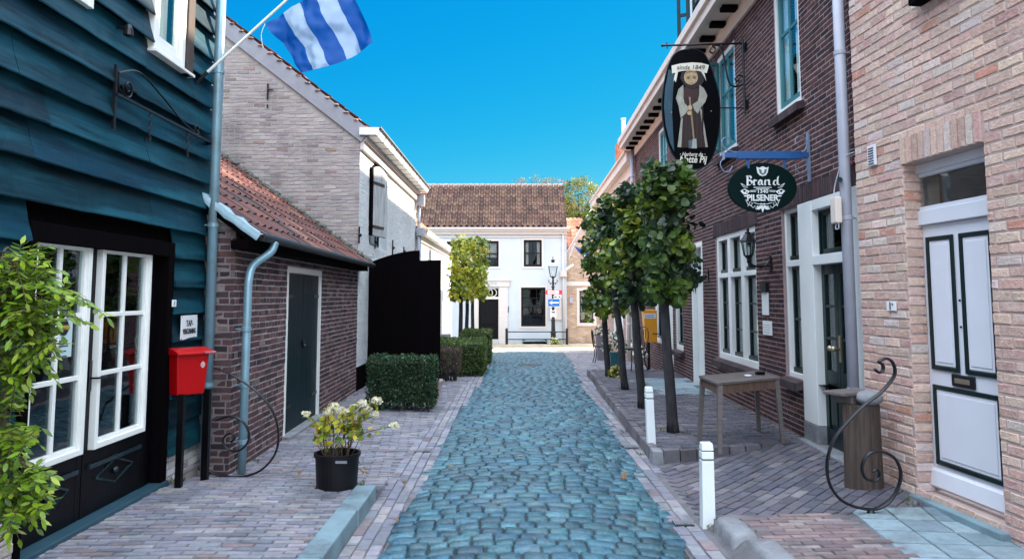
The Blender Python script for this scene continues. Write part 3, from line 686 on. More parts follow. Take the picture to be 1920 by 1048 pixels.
g.build('scroll', M['iron'], B)
for f_ in (.30, .70):
    g = MB(); x_ = s0_ + ln * f_; zz = zm - .01
    for i in range(5):
        g.tube([TIM(x_ + (.010 if i % 2 else 0) * math.cos(a), bn + (.0 if i % 2 else .010) * math.cos(a), zz - .022 - i * .034 + .02 * math.sin(a)) for a in [k * math.pi / 4 for k in range(9)]], .0035, 5, cap=False)
    g.box(x_ - .014, x_ + .014, bn - .006, bn + .006, zz - .215, zz - .185, fr=TIM); g.build('chain', M['iron'], B)

# ------------------------------------------------------------------ flag
YF = 6.25
base = TIM.px(372, 157, .06); bp_ = TIM(base[0], .03, base[1]); tip = at(560, -20, 6.6); j = (tip - bp_)
tip2 = bp_ + j * 1.12
F = thing('flagpole', bp_, 'white flagpole slanting out from the timber house with a blue and white striped flag', 'flag')
g = MB(); g.tube([bp_, bp_ + j * .12], .017, 10); g.build('pole_socket', M['iron'], F)
g = MB(); g.tube([bp_ + j * .1, tip2], [.014, .011], 10); g.ball(tip2, .025, 8); g.build('pole', M['doorwhite'], F)
# cloth: corners from the photo: hoist top/bottom & fly
A0, A1, C0, C1 = at(497, 45, 6.32), at(660, -75, 6.75), at(566, 137, 6.25), at(700, 80, 6.5)
A1 = at(650, -70, 6.75)
flagW = MB(); NU, NV = 40, 30
FB, FW = (.012, .075, .46), (.62, .70, .80)
# stripes run from the hoist edge (upper) to the lower edge; u across stripes, v down them
P00, P10, P01, P11 = at(497, 45, 6.30), at(645, -50, 6.75), at(566, 137, 6.25), at(701, 80, 6.55)
idd = []
for i in range(NU + 1):
    u = i / NU; r = []
    for k in range(NV + 1):
        v = k / NV; p = P00 * (1 - u) * (1 - v) + P10 * u * (1 - v) + P01 * (1 - u) * v + P11 * u * v
        wv = .07 * math.sin(u * 7 + v * 3.2) * (.3 + .7 * v) + .03 * math.sin(u * 3 - v * 9) + .05 * noise.noise((u * 5, v * 4, 0)) + .03 * noise.noise((u * 11, v * 9, 4))
        p = p + Vector((.1, .8, .25)) * wv + Vector((0, 0, -.05)) * math.sin(math.pi * u) * v
        r.append(p)
    idd.append(r)
bounds = [0, .2, .4, .6, .8, 1.0]
for i in range(NU):
    u = (i + .5) / NU; st = sum(u > b for b in bounds[1:-1]); col = FB if st % 2 == 0 else FW
    for k in range(NV): flagW.poly([idd[i][k], idd[i + 1][k], idd[i + 1][k + 1], idd[i][k + 1]], m=st % 2)
M['flag'] = mat('flag_cloth', rough=.35, var=.05, attr=True, spec=.5, trans=.45); MFB = mat('flag_blue', (.0003, .075, .33), .45, var=.1, spec=.15, trans=.35); MFW = mat('flag_white', (.26, .38, .55), .3, var=.08, spec=.6, trans=.35)
fo = flagW.build('cloth', [MFB, MFW], F, smooth=True, fixn=False)
bm = bmesh.new(); bm.from_mesh(fo.data); bmesh.ops.remove_doubles(bm, verts=bm.verts, dist=1e-5); bm.to_mesh(fo.data); bm.free()
g = MB(); g.tube(smooth_path([P00, P00 + Vector((-.03, 0, -.1)), P00 + Vector((-.01, 0, -.22))]), .003, 4); g.build('halyard', M['doorwhite'], F)

# ------------------------------------------------------------------ brick shed
S = thing('brick_shed', SHD(3, -1, 0), 'low brick shed with red pantile roof and dark double doors, left side', 'shed')
sz = SHD.px(668, 487)[1]
sd_op = (SHD.px(535, 640)[0], SHD.px(599, 640)[0], .0, (SHD.px(599, 507)[1] + SHD.px(537, 500)[1]) / 2)
SP = [((0.0781, 0.0445, 0.0470), 5), ((0.1040, 0.0547, 0.0551), 4), ((0.0557, 0.0342, 0.0376), 3), ((0.1412, 0.0753, 0.0690), 2), ((0.1635, 0.1162, 0.1127), 1), ((0.0371, 0.0273, 0.0313), 1.5)]
g = MB(); wall_body(g, SHD, 0, SHD.len, -.1, sz, [sd_op], t=.25)
g.poly([SHD(0, 0, 0), SHD(0, -.6, 0), SHD(0, -.6, sz + .3), SHD(0, 0, sz)])
wl = g.build('wall', M['mortar_shed'], S)
g = MB(); bricks(g, SHD, 0, SHD.len, .0, sz, [sd_op], SP, cross=True, L=.21, H=.063, h=.004, J=.012, jit=.003, var=.22)
RET = Fr((-2.9, 7.0), (-2.60, 7.0), (0, -1)); bricks(g, RET, -.1, RET.len + .005, .0, sz, [], SP, cross=True, L=.21, H=.063, h=.004, J=.012, jit=.003, var=.22)
g.build('brick_face', M['brick'], wl)
s0, s1, z0, z1 = sd_op
g = MB(); fw = .045
g.box(s0, s0 + fw, -.1, .013, z0 + .02, z1, fr=SHD); g.box(s1 - fw, s1, -.1, .013, z0 + .02, z1, fr=SHD); g.box(s0 + fw, s1 - fw, -.1, .011, z1 - .07, z1, fr=SHD); g.build('door_frame', M['doorwhite'], S, bevel=.003)
mid = (s0 + s1) / 2
for a, b, sg in ((s0 + fw + .003, mid - .003, 1), (mid + .003, s1 - fw - .003, -1)):
    g = MB(); n = 6
    for i in range(n): x = a + (b - a) * i / n; g.box(x + .0015, x + (b - a) / n - .0015, -.06, -.02 + R.uniform(-.002, .002), .05, z1 - .075, fr=SHD)
    g.box(a, b, -.065, -.045, .05, z1 - .075, fr=SHD)
    d = g.build('door', mat('dark_worn_paint', (.002, .015, .019), .5, var=.4, stretch=(4, 4, .4), dark=(.03, .05, .055), dscale=1.6, damt=(.62, .85), spec=.2, bump=.3, bscale=20), S)
    g = MB(); 
    for zz in (.35, z1 - .35):
        x0 = a if sg > 0 else b; g.box(min(x0, x0 + sg * .28), max(x0, x0 + sg * .28), -.018, -.010, zz - .018, zz + .018, fr=SHD)
    g.build('strap_hinge', M['iron'], d)
g = MB(); g.box(mid - .05, mid + .05, -.018, .004, 1.05, 1.09, fr=SHD); g.ball(SHD(mid + .03, .0, 1.02), .03, 8); g.build('padlock', M['iron'], S)
g = MB(); g.box(s0 - .05, s1 + .05, -.05, .10, -.05, .05, fr=SHD); g.build('doorstep', M['stone'], S, bevel=.008)
# roof: slope 35 deg, up and away to the left
sl = math.atan(1.7 / 2.39); up = -SHD.n * math.cos(sl) + Vector((0, 0, math.sin(sl))); nr = SHD.n * math.sin(sl) + Vector((0, 0, math.cos(sl)))
Lr = 4.2; o = SHD(-.12, .20, sz - .07)
RP = [((0.1053, 0.0351, 0.0281), 5), ((0.1404, 0.0507, 0.0351), 3), ((0.0702, 0.0273, 0.0250), 3), ((0.1950, 0.0936, 0.0624), 1), ((0.0546, 0.0312, 0.0312), 1)]
g = MB(); g.prism([o + nr * -.06, o + nr * -.005, o + nr * -.005 + up * Lr, o + nr * -.06 + up * Lr], SHD.u * (SHD.len + .1)); rf = g.build('roof', M['tar'], S)
g = MB(); pantiles(g, o - up * .05 + SHD.u * .0, SHD.u, up, nr, SHD.len + .1, Lr, pal=RP, th=.30, tw=.22); g.build('roof_tiles', M['tile'], rf, fixn=False)
g = MB()
for i in range(2): pass
g.tube([SHD(-.05, .25, sz - .07), SHD(SHD.len + .12, .25, sz - .09)], .042, 10); g.build('gutter', mat('old_dark_gutter', (.010, .013, .016), .5, var=.3), S)
g = MB(); g.box(-.12, SHD.len + .08, .0, .16, sz - .19, sz - .11, fr=SHD); g.build('eaves_board', M['tar'], S)
# lead flashing at the near verge
g = MB(); n = 10; L0 = []
for i in range(n + 1):
    t = i / n; pA = o + up * (-.06 + .9 * t) - SHD.u * (.02 + .01 * math.sin(i * 2)) + nr * (.055 + .01 * math.sin(i * 3)); pB = pA + SHD.u * (.17 + .03 * math.sin(i * 1.7)) + nr * .012 * math.cos(i * 2.2); pC = pA - nr * .07
    L0.append([g.vert(pC), g.vert(pA), g.vert(pB)])
for A, B in zip(L0, L0[1:]): g.face((A[0], B[0], B[1], A[1])); g.face((A[1], B[1], B[2], A[2]))
g.build('lead_flashing', mat('lead', (.22, .33, .38), .5, metal=.2, var=.25, bump=.4, bscale=14), S, smooth=True)
# downpipe with swan neck
p0 = SHD(.0, .10, 0); px_, py_ = SHD(.05, .11, 0).x, SHD(.05, .11, 0).y
pth = smooth_path([SHD(.34, .27, sz - .10), SHD(.30, .24, sz - .2), SHD(.12, .13, sz - .34), SHD(.07, .11, sz - .5), SHD(.06, .11, 1.0)], 8) + [SHD(.06, .11, .05)]
pth = smooth_path([SHD(.34, .27, sz - .10), SHD(.30, .24, sz - .2), SHD(.13, .13, sz - .34), SHD(.07, .11, sz - .5)], 8) + [SHD(.06, .11, .9), SHD(.05, .11, .03)]
pipe_vertical(S, SHD(.055, .11, 0).x, SHD(.055, .11, 0).y, .05, 1.6, .038, M['zinc'], bands=3, path=pth)
# mortar fillet against the gable
g = MB(); 
for i in range(60):
    t = i / 60; p = o + up * (Lr * t) + SHD.u * (SHD.len + .02) + nr * .04; g.ball(p, R.uniform(.04, .09), 5, sz=.8, jit=.3)
g.build('mossy_fillet', mat('mossy_mortar', (.10, .10, .085), .95, var=.5, scale=12, bump=.6), rf)

# ------------------------------------------------------------------ white gable house
H = thing('gable_house', GAB(3, -2, 0), 'two storey whitewashed brick gable house with arched shuttered window, left side', 'house')
ez = 4.52
gp = [GFR.px(420, 68), GFR.px(640, 236)]; slp = (gp[0][1] - gp[1][1]) / (gp[1][0] - gp[0][0])
def gtop(s): return min(ez + .12 + (GFR.len - s) * slp, ez + .12 + 3.1 * slp + (s - (GFR.len - 3.1)) * slp if s < GFR.len - 3.1 else 99)
rs = GFR.len - 3.1
g = MB(); P = [(0, -.1), (GFR.len, -.1), (GFR.len, ez + .1), (rs, gtop(rs)), (0, gtop(0))]
g.prism([GFR(a, 0, b) for a, b in P], -GFR.n * .25); gw = g.build('gable_wall', M['mortar_white'], H)
g = MB(); WP = [((.33, .285, .275), 6), ((.30, .26, .255), 4), ((.37, .32, .30), 3), ((.23, .20, .195), 1), ((.26, .19, .165), .5)]
bricks(g, GFR, GFR.len - 4.6, GFR.len, 1.6, 7.2, [], WP, top=lambda s: gtop(s) - .22 - .1 * noise.noise((s * 3, 0, 0)), L=.215, H=.067, h=.005, jit=.005, var=.06, J=.013)
g.build('brick_face', M['whitebrick'] if 'whitebrick' in M else mat('whitewashed_brick', rough=.85, var=.22, scale=2.5, bump=.6, bscale=50, attr=True, dark=(.09, .075, .08), dscale=.9, damt=(.54, .80)), gw)
aw = (GAB.px(693, 400)[0], GAB.px(726, 400)[0], GAB.px(718, 468)[1], GAB.px(718, 345)[1])
g = MB(); wall_body(g, GAB, 0, GAB.len, -.3, ez, [aw], t=.3)
g.poly([GAB(GAB.len, 0, -.3), GAB(GAB.len, -5, -.3), GAB(GAB.len, -5, ez), GAB(GAB.len, -3.1, gtop(rs)), GAB(GAB.len, 0, ez)]); sw = g.build('side_wall', M['limewash'], H)
g = MB(); WL = [((.60, .62, .62), 4), ((.56, .58, .58), 2), ((.64, .65, .64), 2)]
M['wbrick'] = mat('limewashed_brick', rough=.85, var=.06, scale=2, bump=.3, attr=True, dark=(.50, .51, .51), dscale=.8)
bricks(g, GAB, .02, GAB.len, .5, ez - .05, [aw], WL, L=.22, H=.07, h=.004, J=.008, jit=.003, var=.05); g.build('limewashed_brick', M['wbrick'], sw)
# plinth tarred
g = MB(); g.box(0.005, GAB.len, 0, .016, -.3, .42, fr=GAB); g.build('tarred_plinth', M['tar'], H)
# arch window
s0, s1, z0, z1 = aw
g = MB(); n = 8; rr_ = (s1 - s0) / 2
pts = [(s0, z1)] + [(s0 + rr_ - rr_ * math.cos(math.pi * i / n), z1 + rr_ * .35 * math.sin(math.pi * i / n)) for i in range(1, n)] + [(s1, z1)]
g.prism([GAB(a, .006, b) for a, b in pts], -GAB.n * .004); g.build('arch_head', M['tar'], H)
pane_window(H, GAB, aw, -.14, M['white'], M['teal'], 2, 3, fw=.05, sw=.04)
# shutter swung back
g = MB(); a_, b_ = GAB.px(688, 400)[0], s0
SF = Fr(GAB(b_, .02, 0)[:2], GAB(b_ + (s1 - s0) * .36, .17, 0)[:2], (.3, -1))
zt, zb = GAB.px(700, 322)[1], GAB.px(700, 445)[1]
L = SF.len
g.box(0, L, .0, .02, zb, zt, fr=SF); pt = [(L * i / 8, zt + .10 * math.sin(math.pi * i / 8)) for i in range(9)]; g.prism([SF(a, .0, b) for a, b in pt], SF.n * .02)
for i in range(5): g.box(L * i / 5 + .003, L * (i + 1) / 5 - .003, .02, .034, zb + .01, zt, fr=SF)
sh = g.build('shutter', mat('old_white_shutter', (.42, .44, .44), .8, var=.3, stretch=(6, 6, .5), bump=.4, dark=(.2, .2, .2), dscale=5), H)
for zz in (zb + .18, zt - .25): g = MB(); g.box(0, L * .8, .034, .045, zz - .025, zz + .025, fr=SF); g.build('shutter_hinge', M['iron'], sh)
g = MB(); g.box(-.09, -.002, -.02, .05, zb, zt + .02, fr=SF); g.build('shutter_dark_strip', M['tar'], sh)  # dark upright strip along the hinge side of the shutter
# anchors
for px_, pa, pb in ((672, 425, 457), (735, 450, 480), (702, 442, 467), (756, 463, 480), (769, 350, 365), (737, 318, 335)):
    s_, za = GAB.px(px_, pa); _, zb_ = GAB.px(px_, pb); g = MB(); g.box(s_ - .015, s_ + .015, .006, .03, zb_, za, fr=GAB); g.ball(GAB(s_, .03, (za + zb_) / 2), .035, 6); g.build('wall_anchor', M['iron'], H)
s_, za = GFR.px(503, 160); g = MB(); g.box(s_ - .012, s_ + .012, .006, .03, za - .27, za + .02, fr=GFR); g.tube([GFR(s_, .03, za - .08), GFR(s_ + .1, .035, za - .09)], .012, 6); g.box(s_ - .01, s_ + .01, .006, .02, za - .42, za - .36, fr=GFR); g.build('wall_anchor', M['iron'], H)
# roof, verge, gutter
g = MB(); D = GAB.u * (GAB.len + .1)
rg = GFR(rs, 0, gtop(rs)); ev = GFR(GFR.len + .12, 0, ez - .02)
nrm = Vector((slp, 0, 1)).normalized()
g.prism([ev, ev + nrm * .1, rg + nrm * .1 + Vector((0, 0, .0)), rg], D); g.prism([rg, rg + Vector((0, 0, .12)), GFR(-.2, 0, gtop(0) + .1), GFR(-.2, 0, gtop(0))], D); rf = g.build('roof', M['tile'], H)
for o_ in (rf,):
    for d_ in o_.data.color_attributes['Col'].data: d_.color = (.3, .12, .08, 1)
g = MB(); up = (rg - ev).normalized(); Lg = (rg - ev).length
pantiles(g, ev + nrm * .1 + Vector((0, -.04, 0)), GAB.u, up, nrm, GAB.len, Lg, pal=[((.36, .14, .09), 3), ((.45, .2, .12), 2), ((.28, .12, .09), 2)], tw=.24); g.build('roof_tiles', M['tile'], rf, fixn=False)
g = MB(); g.prism([ev + Vector((0, -.05, 0)) - nrm * .16, ev + Vector((0, -.05, 0)) + nrm * .1, rg + Vector((0, -.05, 0)) + nrm * .1, rg + Vector((0, -.05, 0)) - nrm * .16], Vector((0, .046, 0))); g.build('verge_board', mat('grey_verge_board', (.25, .25, .28), .7, var=.15), H)
x = .1
while x < Lg: g = MB(); g.ball(ev + Vector((0, -.03, 0)) + up * x + nrm * .085, .06, 6, sz=.45, jit=.35, c=jc((.30, .19, .15), .35)); x += .22; g.build('verge_tile', M['tile'], rf)
g = MB(); a_ = .0
g.prism([GAB(-.1, .0, ez - .03), GAB(-.1, .30, ez - .03), GAB(-.1, .36, ez + .1), GAB(-.1, .0, ez + .1)], GAB.u * (GAB.len + .2)); gt = g.build('gutter', M['white'], H)
g = MB(); x = 0
while x < GAB.len: g.prism([GAB(x, .0, ez - .036), GAB(x, .303, ez - .036), GAB(x, .368, ez + .104), GAB(x, .33, ez + .104)], GAB.u * .025); x += .6
g.prism([GAB(-.11, .36, ez + .085), GAB(-.11, .385, ez + .085), GAB(-.11, .385, ez + .115), GAB(-.11, .36, ez + .115)], GAB.u * (GAB.len + .22)); g.build('gutter_seam', mat('seam_lead', (.12, .13, .14), .6), gt)
g = MB(); g.box(0, GAB.len, .0, .07, ez - .28, ez - .035, fr=GAB); g.box(0, GAB.len, .07, .11, ez - .12, ez - .035, fr=GAB); g.build('eaves_board', M['cornice'], H, bevel=.004)
q = GAB(GAB.len - .12, .10, 0); pipe_vertical(H, q.x, q.y, -.2, ez - .1, .045, M['greypipe'], bands=3)
g = MB(); g.box(GAB.len - .25, GAB.len + .0, .05, .25, ez - .42, ez - .12, fr=GAB); g.build('rainwater_head', M['greypipe'], H, bevel=.01); g = MB(); g.box(GAB.len - .2, GAB.len + .05, .05, .25, 3.28, 3.5, fr=GAB); g.build('rainwater_head', M['greypipe'], H, bevel=.01)

# ------------------------------------------------------------------ tarred gate across the yard
gx0 = GAB(.75, 0, 0).x + .02
GT = thing('tarred_gate', (gx0, 13.95, 0), 'tall black tarred board gate standing open beside the white gable house', 'gate')
pA = (gx0, 13.85); e1 = at(783, 600, 13.6); e2 = at(826, 600, 13.9)
for (q0, q1, ya, yb) in (((gx0, 13.95), (e1.x, 13.75), 492, 470), ((e1.x - .02, 13.77), (e2.x, 13.92), 489, 487)):
    f_ = Fr(q0, q1, (0, -1)); g = MB(); za = at(700, ya, 13.85).z; zb_ = at(783, yb, 13.8).z; n = max(3, int(f_.len / .14))
    for i in range(n):
        a, b = f_.len * i / n, f_.len * (i + 1) / n; t = (i + .5) / n; g.hexa([f_(a + .001, -.03, .06), f_(b - .001, -.03, .06), f_(b - .001, .002 * (i % 3), .06), f_(a + .001, .002 * (i % 3), .06)] + [f_(x_, n_, za + (zb_ - za) * math.sin(math.pi / 2 * (x_ / f_.len))) for x_, n_ in ((a + .001, -.03), (b - .001, -.03), (b - .001, .002 * (i % 3)), (a + .001, .002 * (i % 3)))])
    lf = g.build('gate_leaf', M['tar'], GT)
    g = MB(); g.box(0, f_.len, -.07, -.032, .4, .5, fr=f_); g.box(0, f_.len, -.07, -.032, 1.9, 2.0, fr=f_); g.build('rail', M['tar'], lf)

# ------------------------------------------------------------------ low white building
W = thing('low_house', LOW(4, -1, -.3), 'low whitewashed house with orange tiled roof between gable house and clipped trees', 'house')
lz = 3.42
lw = [LOW.rect((780 + 52, 548), (780 + 55, 570)), LOW.rect((840, 550), (842, 570))]
g = MB(); wall_body(g, LOW, 0, LOW.len, -1, lz, [], t=.3); g.poly([LOW(LOW.len, 0, -1), LOW(LOW.len, -5, -1), LOW(LOW.len, -5, lz + 3), LOW(LOW.len, 0, lz)]); g.build('wall', M['limewash'], W)
g = MB(); bricks(g, LOW, .02, LOW.len, -.5, lz - .05, [], WL, L=.22, H=.08, h=.004, J=.008, jit=.003, var=.05); g.build('limewashed_brick', M['wbrick'], W)
sl = rad(42); up = -LOW.n * math.cos(sl) + Vector((0, 0, math.sin(sl))); nr = LOW.n * math.sin(sl) + Vector((0, 0, math.cos(sl)))
o = LOW(0, .12, lz + .02)
g = MB(); g.prism([o - nr * .1, o, o + up * 4, o + up * 4 - nr * .1], LOW.u * LOW.len); rf = g.build('roof', M['tar'], W)
g = MB(); OP = [((.55, .22, .12), 4), ((.62, .28, .16), 3), ((.45, .17, .10), 2)]
pantiles(g, o, LOW.u, up, nr, LOW.len, 4, pal=OP, samples=4, amp=.02, tw=.25); g.build('roof_tiles', M['tile'], rf, fixn=False)
g = MB(); g.prism([LOW(-.02, .0, lz - .05), LOW(-.02, .25, lz - .05), LOW(-.02, .3, lz + .08), LOW(-.02, .0, lz + .08)], LOW.u * (LOW.len + .1)); gt = g.build('gutter', M['white'], W)
g = MB(); x = .3
while x < LOW.len: g.prism([LOW(x, .0, lz - .056), LOW(x, .253, lz - .056), LOW(x, .308, lz + .084), LOW(x, .27, lz + .084)], LOW.u * .025); x += .6
g.build('gutter_seam', mat('seam_zinc', (.25, .25, .26), .6), gt)
g = MB(); g.box(0, LOW.len, .0, .05, lz - .22, lz - .055, fr=LOW); g.build('eaves_board', M['cornice'], W)
for px_ in (834, 842):
    s_, za = LOW.px(px_, 550); g = MB(); g.box(s_ - .05, s_ + .05, .0065, .012, za - .42, za, fr=LOW); g.build('slit_window', M['black'], W)
g = MB(); q = LOW(.25, .1, 0); pipe_vertical(W, q.x, q.y, -.3, lz - .05, .045, M['greypipe'], bands=3)
#@@RIGHT
# ------------------------------------------------------------------ far white house
WH = thing('white_house', WHT(4, -2, -.72), 'two storey white plastered house with dark ribbed tile roof closing the end of the lane', 'house')
wez = WHT.px(1000, 430)[1]
WR = lambda a, b: WHT.rect(a, b)
wins = [WR((900, 452), (935, 500)), WR((982, 450), (1016, 500)), WR((838, 453), (852, 500)), WR((977, 539), (1023, 612))]
dr = WR((896, 541), (936, 645)); 
M['facade'] = mat('white_blue_plaster', (.47, .51, .545), .7, var=.05, scale=2, bump=.15, dark=(.42, .46, .495), dscale=.8)
g = MB(); wall_body(g, WHT, 0, WHT.len, -1.2, wez, wins + [dr], t=.3); g.poly([WHT(WHT.len, 0, -1), WHT(WHT.len, -4.5, -1), WHT(WHT.len, -4.5, wez), WHT(WHT.len, -2.3, wez + 2.3), WHT(WHT.len, 0, wez)]); g.build('wall', M['facade'], WH)
M['dsash'] = mat('dark_sash_paint', (.004, .003, .005), .5, var=.1, spec=.2)
M['trim'] = mat('cream_trim', (.55, .50, .47), .5, var=.05)
for k, r in enumerate(wins):
    pane_window(WH, WHT, r, -.06, M['dsash'], M['dsash'], 3 if k == 3 else 2, 4 if k == 3 else 2, fw=.05, sw=.05, bw=.035, split=.5 if k != 3 else .48, curtain=(M['curtain'], .0 if k == 1 else .35, .28 if k != 0 else 0.0) if k != 3 else None)
    q = MB(); e = .09; a, b, c, d = r
    q.box(a - e, a, 0, .03, c - e, d + e, fr=WHT); q.box(b, b + e, 0, .03, c - e, d + e, fr=WHT); q.box(a, b, 0, .028, d, d + e, fr=WHT); q.box(a, b, 0, .028, c - e, c, fr=WHT); q.build('window_surround', M['trim'], WH)
a, b, c, d = dr; zt = WHT.px(915, 561)[1]
q = MB(); q.box(a, a + .04, -.1, .02, c, d, fr=WHT); q.box(b - .04, b, -.1, .02, c, d, fr=WHT); q.box(a + .04, b - .04, -.1, .018, zt, zt + .12, fr=WHT)
q.box(a - .22, a - .0, 0, .05, c, d + .1, fr=WHT); q.box(b, b + .42, 0, .05, c, d + .1, fr=WHT); q.box(a - .3, b + .5, 0, .09, d + .1, d + .38, fr=WHT); q.box(a - .36, b + .56, 0, .14, d + .38, d + .46, fr=WHT); q.build('door_surround', M['trim'], WH)
text(WH, 'DE-HOVE', WHT((a + b) / 2, .095, d + .17), WHT.u, (0, 0, 1), .2, mat('blue_grey_letter', (.25, .32, .42), .6), name='lettering')
q = MB(); q.box(a + .04, b - .04, -.14, -.1, c, zt, fr=WHT)
for z0_, z1_ in ((c + .25, c + .75), (c + .95, zt - .15)): q.box(a + .15, b - .15, -.1, -.07, z0_, z1_, fr=WHT, taper=0)
q.build('door', mat('front_door_black', (.002, .002, .004), .5, spec=.15), WH, bevel=.01)
q = MB(); zc = (zt + .12 + d) / 2; rr_ = (d - zt - .12) * .48
for cx_ in (-.9, 0, .9):
    c_ = (a + b) / 2 + cx_ * rr_ * 1.15 * 1.0; P = [WHT(min(b - .04, max(a + .04, c_ + rr_ * math.cos(t * math.pi / 12))), -.04, zc + rr_ * math.sin(t * math.pi / 12)) for t in range(25)]; q.tube(P, .025, 6, cap=False)
q.build('fanlight_tracery', M['trim'], WH)
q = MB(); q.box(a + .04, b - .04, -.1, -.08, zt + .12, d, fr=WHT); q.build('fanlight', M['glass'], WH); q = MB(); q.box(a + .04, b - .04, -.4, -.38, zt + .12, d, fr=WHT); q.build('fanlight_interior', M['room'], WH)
q = MB(); q.box(0, WHT.len, 0, .06, wez - .42, wez - .37, fr=WHT); q.box(0, WHT.len + .1, 0, .22, wez - .12, wez - .02, fr=WHT); q.box(0, WHT.len + .16, .0, .32, wez - .02, wez + .08, fr=WHT); q.box(0, WHT.len, 0, .12, wez - .25, wez - .12, fr=WHT); q.build('cornice', M['trim'], WH, bevel=.01)
q = MB(); q.box(0, WHT.len, 0, .03, -1, -.45, fr=WHT); q.build('plinth', mat('grey_plinth', (.42, .44, .46), .8), WH)
x_ = WHT(WHT.px(1056, 500)[0], .08, 0); pipe_vertical(WH, x_.x, x_.y, -.6, wez - .1, .05, M['trim'], bands=3)
s_, z_ = WHT.px(1056, 513); q = MB(); q.box(s_ - .16, s_ + .16, .03, .22, z_ - .16, z_ + .14, fr=WHT); q.build('meter_box', M['trim'], WH, bevel=.01)
q = MB(); q.tube([WHT(s_ + .15, .2, z_ + .2), WHT(s_ + .45, .45, z_ + .42)], .06, 10); q.build('security_camera', M['white'], WH)
s_, z_ = WHT.px(953, 580); q = MB(); q.box(s_ - .02, s_ + .02, 0, .04, z_ - .14, z_ + .14, fr=WHT); q.build('letter_slot', M['iron'], WH)
sl = rad(45); up = -WHT.n * math.cos(sl) + Vector((0, 0, math.sin(sl))); nr = WHT.n * math.sin(sl) + Vector((0, 0, math.cos(sl)))
o = WHT(0, .3, wez + .08); Lr = (7.33 - wez) / math.sin(sl)
g = MB(); g.prism([o - nr * .12, o - nr * .01, o - nr * .01 + up * Lr, o - nr * .12 + up * Lr], WHT.u * (WHT.len + .0)); bk = o + up * Lr; g.prism([bk, bk - nr * .1, bk - nr * .1 - WHT.n * 2.6 - Vector((0, 0, 2.6)), bk - WHT.n * 2.6 - Vector((0, 0, 2.6))], WHT.u * WHT.len); rf = g.build('roof', M['tar'], WH)
g = MB(); DP = [((.115, .062, .045), 4), ((.15, .085, .06), 3), ((.08, .042, .034), 3)]
pantiles(g, o, WHT.u, up, nr, WHT.len, Lr, tw=.27, th=.33, pal=DP, amp=.15, samples=10, pw=3, lip=.025, var=.12); g.build('roof_tiles', M['tile'], rf, fixn=False)
g = MB(); x = 0
while x < WHT.len - .1: g.tube([o + up * Lr + WHT.u * x, o + up * Lr + WHT.u * (x + .33) + Vector((0, 0, .015))], [.10, .12], 10, c=jc((.30, .25, .23), .1)); x += .32
g.build('ridge_tiles', M['tile'], rf)
# railing, bench, lamp post, plant, notice board
def far(px, py, Y): 
    p = at(px, py, Y); return p
RY = 35.8; gzf = gbase(RY) + .07
xa, xb = at(950, 640, RY).x, at(1063, 640, RY).x
t = thing('railing', ((xa + xb) / 2, RY, gzf), 'low black two-bar railing in front of the far white house', 'railing')
ztop = at(950, 622, RY).z; zlo = at(950, 636, RY).z; zpt = at(950, 615, RY).z
for x in (xa, xb): g = MB(); g.lathe((x, RY, gzf - .1), [(.065, 0), (.06, zpt - gzf), (.07, zpt - gzf + .03), (.03, zpt - gzf + .1)], 12); g.build('post', M['iron'], t)
for z in (ztop, zlo): g = MB(); g.tube([(xa, RY, z), (xb, RY, z)], .025, 8); g.build('bar', M['iron'], t)
xa, xb = at(978, 640, 36.4).x, at(1027, 640, 36.4).x; zz = at(1000, 638, 36.4).z
t = thing('low_bench', ((xa + xb) / 2, 36.4, gzf), 'low dark bench under the big ground floor window of the white house', 'bench')
g = MB(); g.box(xa, xb, 36.2, 36.6, zz - .06, zz); g.build('seat', M['bluestone'], t, bevel=.01)
g = MB(); g.box(xa + .1, xb - .05, 36.25, 36.55, zz - .2, zz - .065); g.build('apron', M['tar'], t)
for x in (xa + .1, xb - .1): g = MB(); g.box(x - .06, x + .06, 36.25, 36.55, gzf - .02, zz + .08, taper=.02); g.build('leg', M['iron'], t)
LX, LY = at(1037.5, 640, 36.0).x, 36.0; lt = at(1036, 487, LY).z; 
t = thing('street_lamp', (LX, LY, gzf), 'ornate black lamp post with glass lantern in front of the white house', 'street lamp')
zA = lambda py: at(1036, py, LY).z
g = MB(); z0_ = gzf
g.lathe((LX, LY, z0_), [(.17, 0), (.17, .12), (.13, .16), (.12, .5), (.15, .55), (.10, .62), (.085, 1.1), (.11, 1.15), (.07, 1.2), (.055, zA(540) - z0_), (.09, zA(538) - z0_), (.05, zA(535) - z0_), (.045, zA(524) - z0_)], 14); g.build('post', M['iron'], t)
g = MB()
for sg in (-1, 1): g.tube(smooth_path([(LX, LY, zA(530)), (LX + sg * .12, LY, zA(531)), (LX + sg * .22, LY, zA(527)), (LX + sg * .17, LY, zA(525))]), .018, 6); g.ball((LX + sg * .11, LY, zA(532)), .035, 6)
g.build('side_scroll', M['iron'], t)
zb_, ztp, zc = zA(519), zA(499), zA(493)
g = MB()
for a in range(4): 
    x0, y0 = (-1, 1)[a % 2], (-1, 1)[a // 2]; g.tube([(LX + x0 * .12, LY + y0 * .12, zb_), (LX + x0 * .21, LY + y0 * .21, ztp)], .014, 5)
for hh, zz in ((.12, zb_), (.21, ztp)):
    g.tube([(LX - hh, LY - hh, zz), (LX + hh, LY - hh, zz), (LX + hh, LY + hh, zz), (LX - hh, LY + hh, zz), (LX - hh, LY - hh, zz)], .018, 5)
g.lathe((LX, LY, zA(524)), [(.03, 0), (.06, .06), (.11, zb_ - zA(524))], 8); g.build('lantern_frame', M['iron'], t)
g = MB(); A = [(LX + a * .12, LY + b * .12, zb_) for a, b in ((-1, -1), (1, -1), (1, 1), (-1, 1))]; B = [(LX + a * .21, LY + b * .21, ztp) for a, b in ((-1, -1), (1, -1), (1, 1), (-1, 1))]
